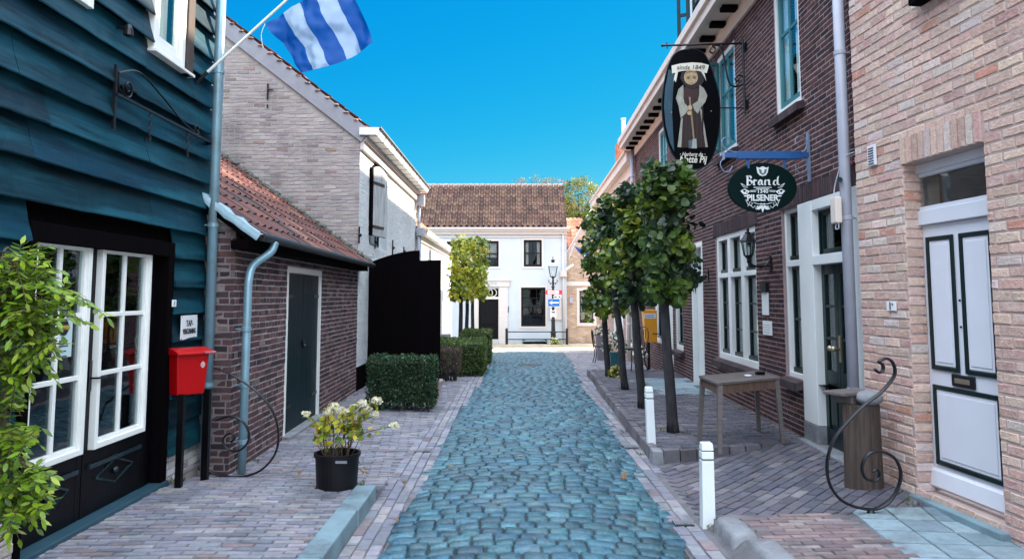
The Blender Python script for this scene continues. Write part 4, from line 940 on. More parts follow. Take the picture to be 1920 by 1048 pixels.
for k in range(4): g.poly([A[k], A[(k + 1) % 4], B[(k + 1) % 4], B[k]])
g.build('lantern_glass', M['glass'], t)
g = MB(); g.lathe((LX, LY, zb_), [(.02, 0), (.04, .1), (.045, .22), (.01, .28)], 8); g.build('bulb', M['white'], t)
g = MB(); B = [(LX + a * .24, LY + b * .24, ztp) for a, b in ((-1, -1), (1, -1), (1, 1), (-1, 1))]; C_ = [(LX + a * .09, LY + b * .09, zc) for a, b in ((-1, -1), (1, -1), (1, 1), (-1, 1))]; g.hexa(B + C_); g.build('lantern_roof', M['trim'], t)
g = MB(); g.lathe((LX, LY, zc), [(.08, 0), (.08, .1), (.11, .11), (.11, .14), (.02, .16), (.015, .24), (.03, .27), (0.005, .31)], 10); g.build('finial', M['iron'], t)
# signs on the lamp post
def flat_sign(name, a, b, Y, m, lb, cat='sign', th=.015):
    p, q = at(*a, Y), at(*b, Y); g = MB(); g.box(min(p.x, q.x), max(p.x, q.x), Y, Y + th, min(p.z, q.z), max(p.z, q.z)); o = g.build(name, m, bevel=.004); tag(o, lb, cat); return o, p, q
M['signred'] = mat('sign_red', (.60, .02, .05), .4, var=.03); M['signblue'] = mat('sign_blue', (.008, .12, .42), .4, var=.03)
YS = 35.88
o1, p, q = flat_sign('route_sign', (1023, 544), (1054, 552), YS, M['signred'], 'narrow red and white route sign on the lamp post above the blue arrow')
g = MB(); a1, b1 = at(1027, 545, YS), at(1048, 551, YS); g.box(a1.x, b1.x, YS - .004, YS - .001, b1.z, a1.z); g.build('sign_face', M['paper'], o1)
g = MB()
for i in range(6): g.box(a1.x + .06 + i * .055, a1.x + .10 + i * .055, YS - .008, YS - .005, (a1.z + b1.z) / 2 - .02, (a1.z + b1.z) / 2 + .03)
g.build('worn_print', M['signred'], o1)
o1, p, q = flat_sign('arrow_sign', (1027, 560), (1050, 575), YS, M['signblue'], 'blue one way sign with white arrow pointing left on the lamp post')
g = MB(); zc_ = (p.z + q.z) / 2; xl, xr = p.x, q.x; W_ = xr - xl
g.prism([(xl + W_ * x, YS - .006, zc_ + z) for x, z in ((.12, 0), (.38, .105), (.34, .03), (.9, .03), (.9, -.03), (.34, -.03), (.38, -.105))], (0, .004, 0)); g.build('arrow', M['paper'], o1)
g = MB(); 
for (x0, x1, z0_, z1_) in ((xl, xr, q.z, q.z + .015), (xl, xr, p.z - .015, p.z), (xl, xl + .015, q.z + .015, p.z - .015), (xr - .015, xr, q.z + .015, p.z - .015)): g.box(x0, x1, YS - .003, YS - .001, z0_, z1_)
g.build('sign_border', M['paper'], o1)
o1, p, q = flat_sign('direction_sign', (1038, 554), (1052, 559), YS + .02, M['paper'], 'small white direction sign with black arrow just above the blue arrow sign')
g = MB(); g.prism([(q.x - .13 + x, YS + .015, (p.z + q.z) / 2 + z) for x, z in ((0, .02), (.05, .02), (.05, .05), (.12, 0), (.05, -.05), (.05, -.02), (0, -.02))], (0, .003, 0)); g.box(p.x + .03, p.x + .15, YS + .015, YS + .018, (p.z + q.z) / 2 - .03, (p.z + q.z) / 2 + .02); g.build('arrow', M['ink'], o1)
o1, p, q = flat_sign('parking_notice', (1033, 582), (1042, 594), YS, M['paper'], 'small weathered white notice on the lamp post below the blue arrow sign')
g = MB(); g.box(p.x + .03, q.x - .03, YS - .004, YS - .001, p.z - .12, p.z - .05); g.build('printed_line', M['ink'], o1)
NB = thing('notice_board', WHT(WHT.px(1041, 580)[0], .05, WHT.px(1041, 600)[1]), 'glazed white notice case on the white facade behind the lamp post', 'notice board')
a, b, c, d = WHT.rect((1029, 559), (1054, 600)); g = MB(); g.box(a, b, .0, .04, c, d, fr=WHT); g.build('case', M['trim'], NB)
g = MB(); 
for x in (a, b - .03): g.box(x, x + .03, .04, .06, c, d, fr=WHT)
for z in (c, d - .03): g.box(a + .03, b - .03, .04, .058, z, z + .03, fr=WHT)
g.build('case_frame', M['greypipe'], NB)
g = MB(); g.box(a + .08, a + .36, .04, .046, c + .1, c + .55, fr=WHT); g.build('notice', M['paper'], NB)
def flowers(name, c, r, n, cols, lb, cat, leafcol=((.10, .14, .03),), lw=.06, group=None, up=.6):
    t = thing(name, c, lb, cat, group); g = MB(); c = Vector(c)
    for i in range(n):
        d = rdir(); d.z = abs(d.z); p = c + Vector((d.x * r, d.y * r, d.z * r * up * 2)) * R.uniform(.3, 1); leaf(g, p, (d + Vector((0, 0, .2))), rdir(), lw, lw * .6, jc(R.choice(leafcol), .3))
    for i in range(6): a = rdir(); g.tube([c, c + Vector((a.x * r * .6, a.y * r * .6, abs(a.z) * r + .05))], .006, 4, c=(.06, .06, .03))
    g.build('foliage', M['leaf'], t, fixn=False); g = MB()
    for i in range(n // 3):
        d = rdir(); d.z = abs(d.z); p = c + Vector((d.x * r, d.y * r, d.z * r * up * 2)) * R.uniform(.7, 1.1); g.ball(p, lw * R.uniform(.25, .45), 5, c=jc(R.choice(cols), .1), jit=.2)
    g.build('blossom', M['leaf'], t, fixn=False); return t
flowers('flowering_plant', (at(1041, 640, 35.75).x, 35.75, gzf), .3, 120, [(.7, .68, .4), (.7, .7, .6)], 'pale flowering plant at the foot of the lamp post', 'plant', [(.22, .28, .06), (.35, .38, .12)], .09)

# ------------------------------------------------------------------ tan gable neighbour and orange roof behind
TH = thing('tan_gable_house', TAN(1.7, -2, -.72), 'tan brick gable house with white framed window right of the white house', 'house')
gz0 = TAN.px(1063, 476)[1]; gz1 = TAN.px(1126, 374)[1]; gs = TAN.px(1126, 374)[0]
r = TAN.rect((1081, 540), (1118, 611)); ri = (r[0] + .12, r[1] - .12, r[2] + .12, r[3] - .12)
g = MB(); wall_body(g, TAN, 0, gs * 2, -1.2, gz0, [ri], t=.3); g.prism([TAN(0, 0, gz0), TAN(gs - .15, 0, gz1), TAN(gs + .15, 0, gz1), TAN(gs * 2, 0, gz0)], -TAN.n * .3); tw_ = g.build('wall', M['mortar_pale'], TH)
TPp = [((.42, .30, .21), 4), ((.48, .36, .26), 3), ((.36, .25, .18), 2)]
g = MB(); bricks(g, TAN, 0, gs * 2, -1, gz1 - .1, [ri], TPp, L=.22, H=.068, top=lambda s: gz0 + (gz1 - gz0) * min(1, (min(s, 2 * gs - s)) / (gs - .15)) - .02 if 0 <= s <= 2 * gs else 0); g.build('brick_face', M['brick'], tw_)
g = MB(); g.box(gs - .17, gs + .35, -.35, .03, gz1 - .3, gz1 + .15, fr=TAN); g.build('gable_cap', M['mortar_pale'], TH)
g = MB(); g.box(0, gs * 2, .01, .04, TAN.px(1070, 536)[1], TAN.px(1070, 528)[1], fr=TAN); g.build('string_course', M['trim'], TH)
pane_window(TH, TAN, ri, -.03, M['trim'], M['dsash'], 2, 3, fw=.03, sw=.05, bw=.035, curtain=(M['curtain'], .1, .12))
q = MB(); a, b, c, d = r; e = .12
q.box(a, a + e, 0, .04, c, d, fr=TAN); q.box(b - e, b, 0, .04, c, d, fr=TAN); q.box(a + e, b - e, 0, .038, d - e, d, fr=TAN); q.box(a + e, b - e, 0, .038, c, c + e, fr=TAN); q.build('window_surround', M['trim'], TH)
s_, z_ = TAN.px(1071, 563); q = MB(); q.box(s_ - .08, s_ + .08, .01, .05, z_ - .14, z_ + .14, fr=TAN); q.build('meter_box', M['greypipe'], TH)
g = MB(); dd = -TAN.n * 5
g.prism([TAN(-.0, -.3, gz0), TAN(gs, -.3, gz1), TAN(gs, -.3, gz1 - .1), TAN(-.0, -.3, gz0 - .1)], dd); g.prism([TAN(2 * gs, -.3, gz0), TAN(gs, -.3, gz1), TAN(gs, -.3, gz1 - .1), TAN(2 * gs, -.3, gz0 - .1)], dd); g.build('roof', M['tile'], TH)
OH = thing('orange_roof_house', (4.2, 40, -.72), 'house with orange pantile roof showing between the white house and tan gable', 'house')
OF = Fr((2.45, 38.6), (7.5, 38.6), (0, -1)); g = MB(); wall_body(g, OF, 0, OF.len, -1, 3.9, [], t=.2); g.build('wall', M['mortar_pale'], OH)
up2 = Vector((0, 1, 1)).normalized(); nr2 = Vector((0, -1, 1)).normalized(); o = Vector((2.45, 38.4, 3.75))
g = MB(); g.prism([o, o - nr2 * .1, o - nr2 * .1 + up2 * 3.0, o + up2 * 3.0], Vector((5, 0, 0))); rf = g.build('roof', M['tar'], OH)
g = MB(); pantiles(g, o, (1, 0, 0), up2, nr2, 5, 3.0, pal=[((.50, .20, .11), 3), ((.58, .27, .16), 3), ((.38, .15, .09), 2)], tw=.24, amp=.05); g.build('roof_tiles', M['tile'], rf, fixn=False)
t = thing('house_flag', at(1066, 452, 36.6), 'small blue flag on a pole fixed to the tan gable house', 'flag'); 
g = MB(); pa, pb = at(1066, 486, 36.9), at(1078, 456, 36.2); g.tube([pa, pb], .02, 6); g.build('pole', M['white'], t)
g = MB(); P = [at(1076, 461, 36.3), at(1090, 468, 36.2), at(1104, 472, 36.1), at(1103, 488, 36.15), at(1094, 482, 36.25), at(1086, 474, 36.3)]
g.prism(P, (0, .01, 0), c=(.02, .12, .5)); g.build('cloth', M['flag'], t)
g = MB(); P = [at(1088, 469, 36.15), at(1094, 471, 36.1), at(1100, 484, 36.1), at(1096, 482, 36.15)]; g.prism(P, (0, .008, 0), c=(.7, .75, .8)); g.build('stripe', M['flag'], t)

# ------------------------------------------------------------------ trees
def trunk_mesh(mb, p0, p1, r0, r1, bend=.03, n=8, seg=9):
    path = []; rr = []; s_ = R.uniform(0, 50)
    for i in range(seg + 1):
        t = i / seg; p = Vector(p0).lerp(Vector(p1), t); path.append(p + Vector((noise.noise((t * 2, s_, 0)), noise.noise((t * 2, s_, 9)), 0)) * bend * math.sin(math.pi * t)); rr.append((r0 + (r1 - r0) * t) * (1.18 if i == 0 else 1) * (1 + .06 * noise.noise((t * 9, s_, 4))))
    mb.tube(path, rr, n)
def crown(mb, c, h, n, L, W, pal, box=True, rnd=True, bright=.0, clump=.12, up=.3):
    c = Vector(c); k = max(6, n // 22); cl = []
    for i in range(k):
        if box: 
            v = Vector([R.uniform(-1, 1) for _ in range(3)]); 
            if R.random() < .7: ax = R.choice((0, 1, 0, 1, 2)); v[ax] = R.choice((-1, 1)) * R.uniform(.75, 1.05)
        else: v = rdir() * R.uniform(.55, 1.02) ** .6
        cl.append((Vector((v.x * h[0], v.y * h[1], v.z * h[2])), R.uniform(.6, 1.3), R.choices([q[0] for q in pal], [q[1] for q in pal])[0]))
    for i in range(n):
        v, s_, col = R.choice(cl); off = rdir() * clump * s_ * R.random() ** .5
        d = (v.normalized() * .6 + rdir() * .8 + Vector((0, 0, -.35))).normalized()
        nrm = (v.normalized() + rdir() * .7 + Vector((0, 0, up)))
        leaf(mb, c + v + off, d, nrm, L * R.uniform(.6, 1.15), W * R.uniform(.6, 1.15), jc(col, .28, .08), rnd=rnd, fold=R.uniform(.05, .3))
LP = [((.085, .145, .022), 5), ((.045, .09, .022), 5), ((.17, .23, .025), 3), ((.018, .04, .02), 3.5), ((.26, .30, .035), 1)]
lime = [((1262, 810), (1212, 318, 1292, 560), .13, 1.86), ((1205, 765), (1160, 345, 1262, 560), .12, 1.8), ((1172, 730), (1125, 372, 1215, 570), .11, 1.9), ((1141, 705), (1096, 390, 1172, 590), .11, 1.9)]
names = ['nearest clipped lime tree on the brick platform, between table and near the white bollard', 'second clipped lime tree on the platform, just behind the nearest one', 'third clipped lime tree on the platform, beside the yellow post box', 'farthest of the four clipped lime trees on the brick platform']
names[0] = 'nearest clipped lime tree on the brick platform, next to the wooden table'
for k, ((bx, by), (x0, y0, x1, y1), r_, _) in enumerate(lime):
    b = on(bx, by, PLATZ); Y = b.y
    p, q = at(x0, y0, Y), at(x1, y1, Y); cx_ = (p.x + q.x) / 2
    t = thing('lime_tree', b, names[k], 'tree', 'clipped lime trees on the right hand platform')
    topx = at(bx - (20 if k < 3 else 10), y1, Y)
    g = MB(); trunk_mesh(g, b, (topx.x, Y, q.z + .25), .064 - k * .002, .05, seg=12, n=12)
    g.build('trunk', M['bark'], t, smooth=True)
    g = MB(); 
    for i in range(14):
        a = rdir(); z0_ = R.uniform(q.z + .1, p.z - .5); e = Vector((cx_ + a.x * .32, Y + a.y * .32, z0_ + R.uniform(.2, .5))); g.tube(smooth_path([(topx.x, Y, z0_), Vector(((topx.x + e.x) / 2, (Y + e.y) / 2, z0_ + .08)), e], 4), [.018 - .0013 * j for j in range(9)], 5)
    g.tube([(topx.x, Y, q.z + .2), (cx_, Y, p.z - .2)], [.045, .015], 8); g.build('limb', M['bark'], t)
    g = MB(); hw = (q.x - p.x) / 2 - .02; hh = (p.z - q.z) / 2
    crown(g, (cx_, Y, (p.z + q.z) / 2), (hw - .03, .36, hh - .06), 2700, .092, .098, LP, clump=.15)
    # a narrow leader at the top and hanging lower leaves
    if k == 0: crown(g, (cx_ - .04, Y, p.z - .02), (.12, .12, .10), 50, .11, .12, LP, box=False)
    g.build('crown', M['leaf'], t, fixn=False)
YP = [((.42, .42, .03), 4), ((.26, .30, .04), 4), ((.5, .42, .06), 2), ((.14, .19, .03), 3)]
for k, (bx, Y) in enumerate(((863, 20.6), (875, 22.6), (886, 24.6))):
    b = at(bx, 650, Y); b.z = gbase(Y); c = at(879, 500, Y); zt_, zb_ = at(879, 448 + k * 6, Y).z, at(879, 556, Y).z
    t = thing('clipped_tree', b, ('nearest', 'middle', 'farthest')[k] + ' of the three yellow green clipped trees growing behind the left hedges', 'tree', 'clipped trees behind the left hedges')
    g = MB(); trunk_mesh(g, b, (b.x, Y, zb_ + .3), .062, .05, bend=.02); g.build('trunk', M['bark'], t, smooth=True)
    g = MB(); g.tube([(b.x, Y, zb_), (c.x, Y, zt_ - .3)], [.04, .01], 6)
    for i in range(8): a = rdir(); g.tube([(b.x, Y, zb_ + .3 + i * .12), (c.x + a.x * .35, Y + a.y * .35, zb_ + .4 + i * .15)], .012, 4)
    g.build('limb', M['bark'], t)
    g = MB(); crown(g, (c.x, Y, (zt_ + zb_) / 2), (.40 - .02 * k, .42, (zt_ - zb_) / 2 - .03), 1500, .11, .10, YP, clump=.16); crown(g, (c.x, Y, zt_ - .1), (.15, .15, .15), 60, .1, .09, YP, box=False); g.build('crown', M['leaf'], t, fixn=False)
# background tree and bare-topped tree
t = thing('background_tree', (4.6, 50, -.7), 'big sunlit yellow green tree rising behind the roofs', 'tree')
g = MB(); trunk_mesh(g, (4.7, 50, -.8), (4.6, 50, 6.0), .25, .15)
for i in range(12): a = rdir(); g.tube([(4.6, 50, 5.2 + i * .15), (4.6 + a.x * 1.4, 50 + a.y * 1.4, 7.4 + a.z * .8 + .6)], [.07, .02], 5)
g.build('trunk', M['bark'], t)
g = MB(); BP = [((.20, .22, .03), 4), ((.32, .30, .06), 3), ((.07, .10, .025), 3), ((.26, .17, .05), 1.5)]
crown(g, (4.5, 50, 8.05), (1.6, 1.3, 1.55), 4600, .17, .08, BP, box=False, rnd=False, clump=.35)
crown(g, (3.5, 50, 7.2), (1.0, 1.0, 1.3), 2200, .17, .08, BP, box=False, rnd=False, clump=.35)
crown(g, (2.7, 50.4, 7.9), (1.0, .8, 1.1), 1500, .16, .07, [((.20, .13, .05), 3), ((.12, .13, .03), 3), ((.26, .20, .07), 1)], box=False, rnd=False, clump=.35)
g.build('crown', M['leaf'], t, fixn=False)
t = thing('bare_tree', (2.2, 47, -.7), 'thin reddish half bare tree top just above the ridge of the white house', 'tree')
g = MB(); trunk_mesh(g, (2.2, 47, -.8), (2.2, 47, 6.5), .18, .08)
for i in range(46):
    a = rdir(); e = Vector((1.7 + a.x * 1.7, 47 + a.y, 8.75 + a.z * .5)); g.tube(smooth_path([(2.2, 47, 6.2), (2.1 + a.x * .8, 47 + a.y * .5, 7.2), e], 3), [.03, .025, .02, .016, .012, .008, .006], 4)
g.build('trunk', M['bark'], t); g = MB(); crown(g, (1.7, 47, 8.7), (1.7, .8, .45), 900, .13, .05, [((.30, .15, .10), 3), ((.22, .16, .06), 2), ((.12, .16, .05), 2)], box=False, rnd=False, clump=.3); g.build('crown', M['leaf'], t, fixn=False)

# ------------------------------------------------------------------ hedges
def hedge(name, x0, x1, y0, y1, h, lb, pal, n, L=.035, zb=0.0, topmul=1, twig=True, dense=1, group=None, bare=0, inner=True):
    z0 = gz((x0 + x1) / 2, (y0 + y1) / 2) if zb == 0 else zb
    t = thing(name, ((x0 + x1) / 2, (y0 + y1) / 2, z0), lb, 'hedge', group); g = MB()
    for i in range(n):
        f_ = R.random(); A = (x1 - x0) * (y1 - y0) * topmul; B_ = (x1 - x0) * h; C_ = (y1 - y0) * h; tot = A + 2 * B_ + 2 * C_
        u, v = R.random(), R.random(); r = f_ * tot
        zz = bare + (h - bare) * (v ** .8)
        if r < A: p = (x0 + (x1 - x0) * u, y0 + (y1 - y0) * v, h); nn = Vector((0, 0, 1))
        elif r < A + 1.5 * B_: p = (x0 + (x1 - x0) * u, y0, zz); nn = Vector((0, -1, 0))
        elif r < A + 2 * B_: p = (x0 + (x1 - x0) * u, y1, zz); nn = Vector((0, 1, 0))
        elif r < A + 2 * B_ + 1.5 * C_: p = (x1, y0 + (y1 - y0) * u, zz); nn = Vector((1, 0, 0))
        else: p = (x0, y0 + (y1 - y0) * u, zz); nn = Vector((-1, 0, 0))
        p = Vector((p[0], p[1], z0 + p[2])); p += nn * (.03 * noise.noise((p.x * 5, p.y * 5, p.z * 5)) + R.uniform(-.05, .015)); d = (nn * .5 + rdir() * .8 + Vector((0, 0, .3)))
        c = R.choices([q[0] for q in pal], [q[1] for q in pal])[0]
        leaf(g, p, d, nn + rdir() * .6, L * R.uniform(.7, 1.3), L * .6, jc(c, .3, .08))
    g.build('foliage', M['leaf'], t, fixn=False)
    g = MB()
    for i in range(int((x1 - x0) * (y1 - y0) * 60 + 14)):
        x, y = R.uniform(x0 + .04, x1 - .04), R.uniform(y0 + .04, y1 - .04); g.tube(smooth_path([(x, y, z0 - .02), (x + R.uniform(-.05, .05), y + R.uniform(-.05, .05), z0 + h * .4), (x + R.uniform(-.12, .12), y + R.uniform(-.12, .12), z0 + h * .92)], 3), [.012, .011, .01, .009, .007, .005, .004], 4)
    g.build('stem', M['bark'], t)
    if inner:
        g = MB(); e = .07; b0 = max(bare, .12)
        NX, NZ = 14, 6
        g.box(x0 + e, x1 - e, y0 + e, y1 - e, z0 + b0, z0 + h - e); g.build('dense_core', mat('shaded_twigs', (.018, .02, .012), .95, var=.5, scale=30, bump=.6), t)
    return t
HG = [((.030, .075, .028), 5), ((.045, .10, .035), 3), ((.018, .045, .022), 4), ((.09, .13, .05), .6)]
HD = [((.020, .030, .016), 4), ((.030, .025, .018), 3), ((.012, .022, .014), 4), ((.08, .06, .04), .6)]
a, b = on(690, 742, 0), on(812, 778, 0)
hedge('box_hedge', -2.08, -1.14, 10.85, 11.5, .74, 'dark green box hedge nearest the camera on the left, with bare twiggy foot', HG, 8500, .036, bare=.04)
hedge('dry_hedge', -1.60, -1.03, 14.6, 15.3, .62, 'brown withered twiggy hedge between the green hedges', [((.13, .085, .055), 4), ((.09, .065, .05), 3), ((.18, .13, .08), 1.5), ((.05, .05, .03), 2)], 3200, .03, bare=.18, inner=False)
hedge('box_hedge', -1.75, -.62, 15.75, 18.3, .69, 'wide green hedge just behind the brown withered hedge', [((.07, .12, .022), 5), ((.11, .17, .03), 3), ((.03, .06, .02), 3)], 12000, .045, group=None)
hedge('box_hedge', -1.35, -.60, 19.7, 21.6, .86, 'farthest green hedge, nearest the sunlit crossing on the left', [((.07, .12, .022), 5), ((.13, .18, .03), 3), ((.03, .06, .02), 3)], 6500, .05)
g = MB(); g.lathe((-1.28, 12.1, .0), [(.13, 0), (.17, .28), (.18, .28), (.18, .32), (.16, .32), (.15, .26)], 14); tag(g.build('planter', mat('pinkish_planter', (.42, .33, .32), .8, var=.15)), 'small pinkish planter behind the near box hedge', 'planter')
#@@PUB
# ------------------------------------------------------------------ PUB
U = thing('brown_brick_pub', PUB(5, -3, 0), 'dark brown brick inn with white window frames and dormer on the right', 'building')
PX = lambda x, y=600, n=0: PUB.px(x, y, n)[0]
ztd = (PUB.px(1463, 399)[1] + PUB.px(1606, 344)[1]) / 2
sN, sF = PX(1642), PX(1471)               # near / far edge of the door assembly
zsd = PUB.px(1478, 704)[1]
pF0, pF1 = PX(1504), PX(1530); pN0, pN1 = PX(1619), PX(1590)
zbase = .1
ztr = (PUB.px(1509, 494.6)[1] + PUB.px(1581, 477)[1]) / 2
asm_l = (.04, sF, zsd, ztd)               # upper part incl. sidelights
door_op = (pN0, pF0, zbase, zsd + .001)
op1 = (.05, sF, zsd, ztd); op2 = (pN0, pF0, zbase, zsd)
tw = (PX(1421), PX(1345), (PUB.px(1348.6, 672)[1] + PUB.px(1420, 690)[1]) / 2, (PUB.px(1341, 447)[1] + PUB.px(1412, 420)[1]) / 2)
fd_ = (PX(1320), PX(1299), .02, PUB.px(1299, 458)[1])
fw_ = (PX(1281), PX(1266), PUB.px(1272, 655)[1], fd_[3])
fd2 = (PX(1262), PX(1254), .0, fd_[3])
pw = (PX(1240), PX(1228), fw_[2], fd_[3])
u1 = (PUB.px(1503, 190)[0], PUB.px(1456, 200)[0], (PUB.px(1460, 218)[1] + PUB.px(1503, 190)[1]) / 2, 0); u1 = (u1[0], u1[1], u1[2], min(5.35, u1[2] + 1.65))
u2 = (PUB.px(1380, 200)[0], PUB.px(1346, 200)[0], u1[2], u1[3]); u3 = (PUB.px(1250, 280)[0], PUB.px(1235, 280)[0], u1[2], u1[3])
print('pub', [tuple(round(v, 2) for v in q) for q in (op1, op2, tw, fd_, fw_, u1, u2, u3)], 'ztr', ztr)
pops = [op1, op2, tw, fd_, fw_, fd2, pw, u1, u2, u3]
CZ = 5.72
g = MB(); wall_body(g, PUB, 0, PUB.len, -.4, CZ, pops, t=.3); g.poly([PUB(0, -.3, -.2), PUB(0, -8, -.2), PUB(0, -8, CZ), PUB(0, -4, 10.2), PUB(0, -.3, CZ)]); g.poly([PUB(PUB.len, -.3, -.8), PUB(PUB.len, -8, -.8), PUB(PUB.len, -8, CZ), PUB(PUB.len, -4, 10.2), PUB(PUB.len, -.3, CZ)])
uw = g.build('wall', M['mortar_pub'], U)
UP = [((0.0564, 0.0252, 0.0261), 5), ((0.0752, 0.0335, 0.0319), 4), ((0.0408, 0.0204, 0.0244), 4), ((0.0941, 0.0419, 0.0360), 1.5), ((0.0282, 0.0180, 0.0233), 1)]
H_ = .0575
sold = [(op1[0] - .03, sF + .05, ztd, ztd + .2), (tw[0] - .1, tw[1] + .1, tw[3], tw[3] + .2)] + [(q[0] - .05, q[1] + .05, q[3], q[3] + .2) for q in (u1, u2, u3)]
sills = [(q[0] - .08, q[1] + .08, q[2] - .09, q[2]) for q in (tw, fw_, u1, u2, u3)] + [(pF0, sF + .03, zsd - .09, zsd)]
g = MB(); bricks(g, PUB, 0, PUB.len, -.1, CZ, pops + sold + sills, UP, L=.205, H=H_, J=.0125, h=.003, jit=.0015, var=.2, e=.002)
for q in sold: soldier(g, PUB, q[0], q[1], q[2] + .003, q[3], [((.06, .04, .045), 3), ((.085, .05, .055), 2)], W=.056)
g.build('brick_face', M['brick'], uw)
g = MB()
for q in sills:
    g = MB(); x = q[0]
    while x < q[1] - .02: c = jc((.07, .05, .055), .25); x2 = min(x + .1, q[1]); g.hexa([PUB(x, -.02, q[2]), PUB(x2 - .008, -.02, q[2]), PUB(x2 - .008, .085, q[2] - .03), PUB(x, .085, q[2] - .03), PUB(x, -.02, q[3]), PUB(x2 - .008, -.02, q[3]), PUB(x2 - .008, .09, q[3] - .035), PUB(x, .09, q[3] - .035)], c=c); x = x2
    g.build('brick_sill', M['brick'], U)

# ground floor triple window
def multi_light(par, fr, r, nb, mull, n, zt_, rows_low=3, sashm=None, frame=M['white'], name='window', edge=.09, curtain=True, botbar=True, depth=.09):
    s0, s1, z0, z1 = r; g = MB()
    g.box(s0, s0 + edge, n - .12, n, z0, z1, fr=fr); g.box(s1 - edge, s1, n - .12, n, z0, z1, fr=fr); g.box(s0 + edge, s1 - edge, n - .12, n - .002, z1 - edge * .9, z1, fr=fr)
    if botbar: g.box(s0 + edge, s1 - edge, n - .12, n + .012, z0, z0 + edge, fr=fr)
    w = (s1 - s0 - 2 * edge - (nb - 1) * mull) / nb; bays = []
    for i in range(nb):
        a = s0 + edge + i * (w + mull); bays.append((a, a + w))
        if i: g.box(a - mull, a, n - .12, n + .004, z0 + (edge if botbar else 0), z1 - edge * .9, fr=fr)
    for a, b in bays: g.box(a, b, n - .12, n + .008, zt_ - .035, zt_ + .035, fr=fr)
    win = g.build(name, frame, par, bevel=.006)
    sm, gl, cu, rm = MB(), MB(), MB(), MB(); m1 = n - .055
    for a, b in bays:
        for c, d, rr in ((z0 + (edge if botbar else 0), zt_ - .035, rows_low), (zt_ + .035, z1 - edge * .9, 1)):
            t = .032
            sm.box(a, a + t, m1 - .04, m1, c, d, fr=fr); sm.box(b - t, b, m1 - .04, m1, c, d, fr=fr); sm.box(a + t, b - t, m1 - .04, m1 + .03, c, c + .055, fr=fr); sm.box(a + t, b - t, m1 - .04, m1 - .002, d - t, d, fr=fr)
            for k in range(1, rr): z = c + (d - c) * k / rr; sm.box(a + t, b - t, m1 - .035, m1 - .004, z - .012, z + .012, fr=fr)
            gl.box(a + t, b - t, m1 - .03, m1 - .024, c + .03, d - t, fr=fr)
        if curtain:
            N = 8
            for k in range(N):
                if 3 <= k < 5: continue
                x, x2 = a + (b - a) * k / N, a + (b - a) * (k + 1) / N
                cu.poly([fr(x, n - .22 + .02 * (k % 2), z0), fr(x2, n - .22 + .02 * ((k + 1) % 2), z0), fr(x2, n - .22 + .02 * ((k + 1) % 2), z1), fr(x, n - .22 + .02 * (k % 2), z1)])
    sm.build('sash', sashm or M['green'], win); gl.build('pane', M['glass'], win)
    if curtain: cu.build('curtain', M['curtain'], win)
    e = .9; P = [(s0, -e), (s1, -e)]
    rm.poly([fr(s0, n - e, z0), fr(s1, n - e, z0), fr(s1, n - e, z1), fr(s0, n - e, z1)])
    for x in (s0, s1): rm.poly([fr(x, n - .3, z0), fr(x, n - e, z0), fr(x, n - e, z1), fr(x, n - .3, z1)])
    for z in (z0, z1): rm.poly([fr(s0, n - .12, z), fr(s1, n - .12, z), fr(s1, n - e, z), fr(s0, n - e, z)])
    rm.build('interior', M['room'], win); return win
zti = PUB.px(1351, 517)[1]
multi_light(U, PUB, tw, 3, .14, -.02, zti)
# door assembly: sidelights, posts, fanlight, double doors
def side(s0, s1, nm='sidelight'):
    return multi_light(U, PUB, (s0, s1, zsd, ztd - .0), 1, 0, -.035, ztr, rows_low=2, name=nm, edge=.05, curtain=False)
side(pF0 + .0, sF); side(.05, pN0)
g = MB(); g.box(pF1, pF0, -.16, .012, zbase + .22, ztd, fr=PUB); g.box(pN0, pN1, -.16, .012, zbase + .22, ztd, fr=PUB); g.box(pN1, pF1, -.16, .008, ztd - .11, ztd, fr=PUB); g.box(pN1, pF1, -.16, .02, ztr - .05, ztr + .05, fr=PUB); g.build('door_frame', M['white'], U, bevel=.006)
g = MB(); g.box(pF1, pF0, -.16, .02, zbase - .05, zbase + .215, fr=PUB); g.build('post_base', M['stone'], U, bevel=.004); g = MB(); g.box(pN0, pN1, -.16, .02, zbase - .05, zbase + .215, fr=PUB); g.build('post_base', M['stone'], U, bevel=.004)
pane_window(U, PUB, (pN1, pF1, ztr + .05, ztd - .11), -.06, M['green'], M['green'], 1, 1, fw=.02, sw=.035, name='fanlight', fd=.04)
midd = (pN1 + pF1) / 2; zd1 = ztr - .05; zd0 = zbase + .04
for a, b, sg in ((pN1 + .003, midd - .003, 1), (midd + .003, pF1 - .003, -1)):
    g = MB(); n = -.07; st = .075; L_ = zd0 + .62
    for x in (a, b - st): g.box(x, x + st, n - .05, n, zd0, zd1, fr=PUB)
    for z0_, z1_ in ((zd0, zd0 + .17), (L_, L_ + .14), (zd1 - .1, zd1)): g.box(a + st, b - st, n - .05, n - .001, z0_, z1_, fr=PUB)
    g.box(a + st, b - st, n - .045, n - .02, zd0 + .17, L_, fr=PUB); g.box(a + st + .04, b - st - .04, n - .02, n - .004, zd0 + .22, L_ - .05, fr=PUB)
    for k in (1, 2): z = L_ + .14 + (zd1 - .24 - L_) * k / 3; g.box(a + st, b - st, n - .04, n - .004, z - .014, z + .014, fr=PUB)
    d = g.build('door', M['green'], U, bevel=.005)
    q = MB(); q.box(a + st, b - st, n - .028, n - .022, L_ + .14, zd1 - .1, fr=PUB); q.build('pane', M['glass'], d)
M['brass'] = mat('old_brass', (.45, .38, .28), .35, metal=.8, var=.1)
g = MB(); hz = PUB.px(1568, 655)[1]; g.box(midd - .05, midd - .015, -.07, -.058, hz - .13, hz + .13, fr=PUB)
g.tube([PUB(midd - .033, -.06, hz), PUB(midd - .033, .0, hz)], .012, 8)
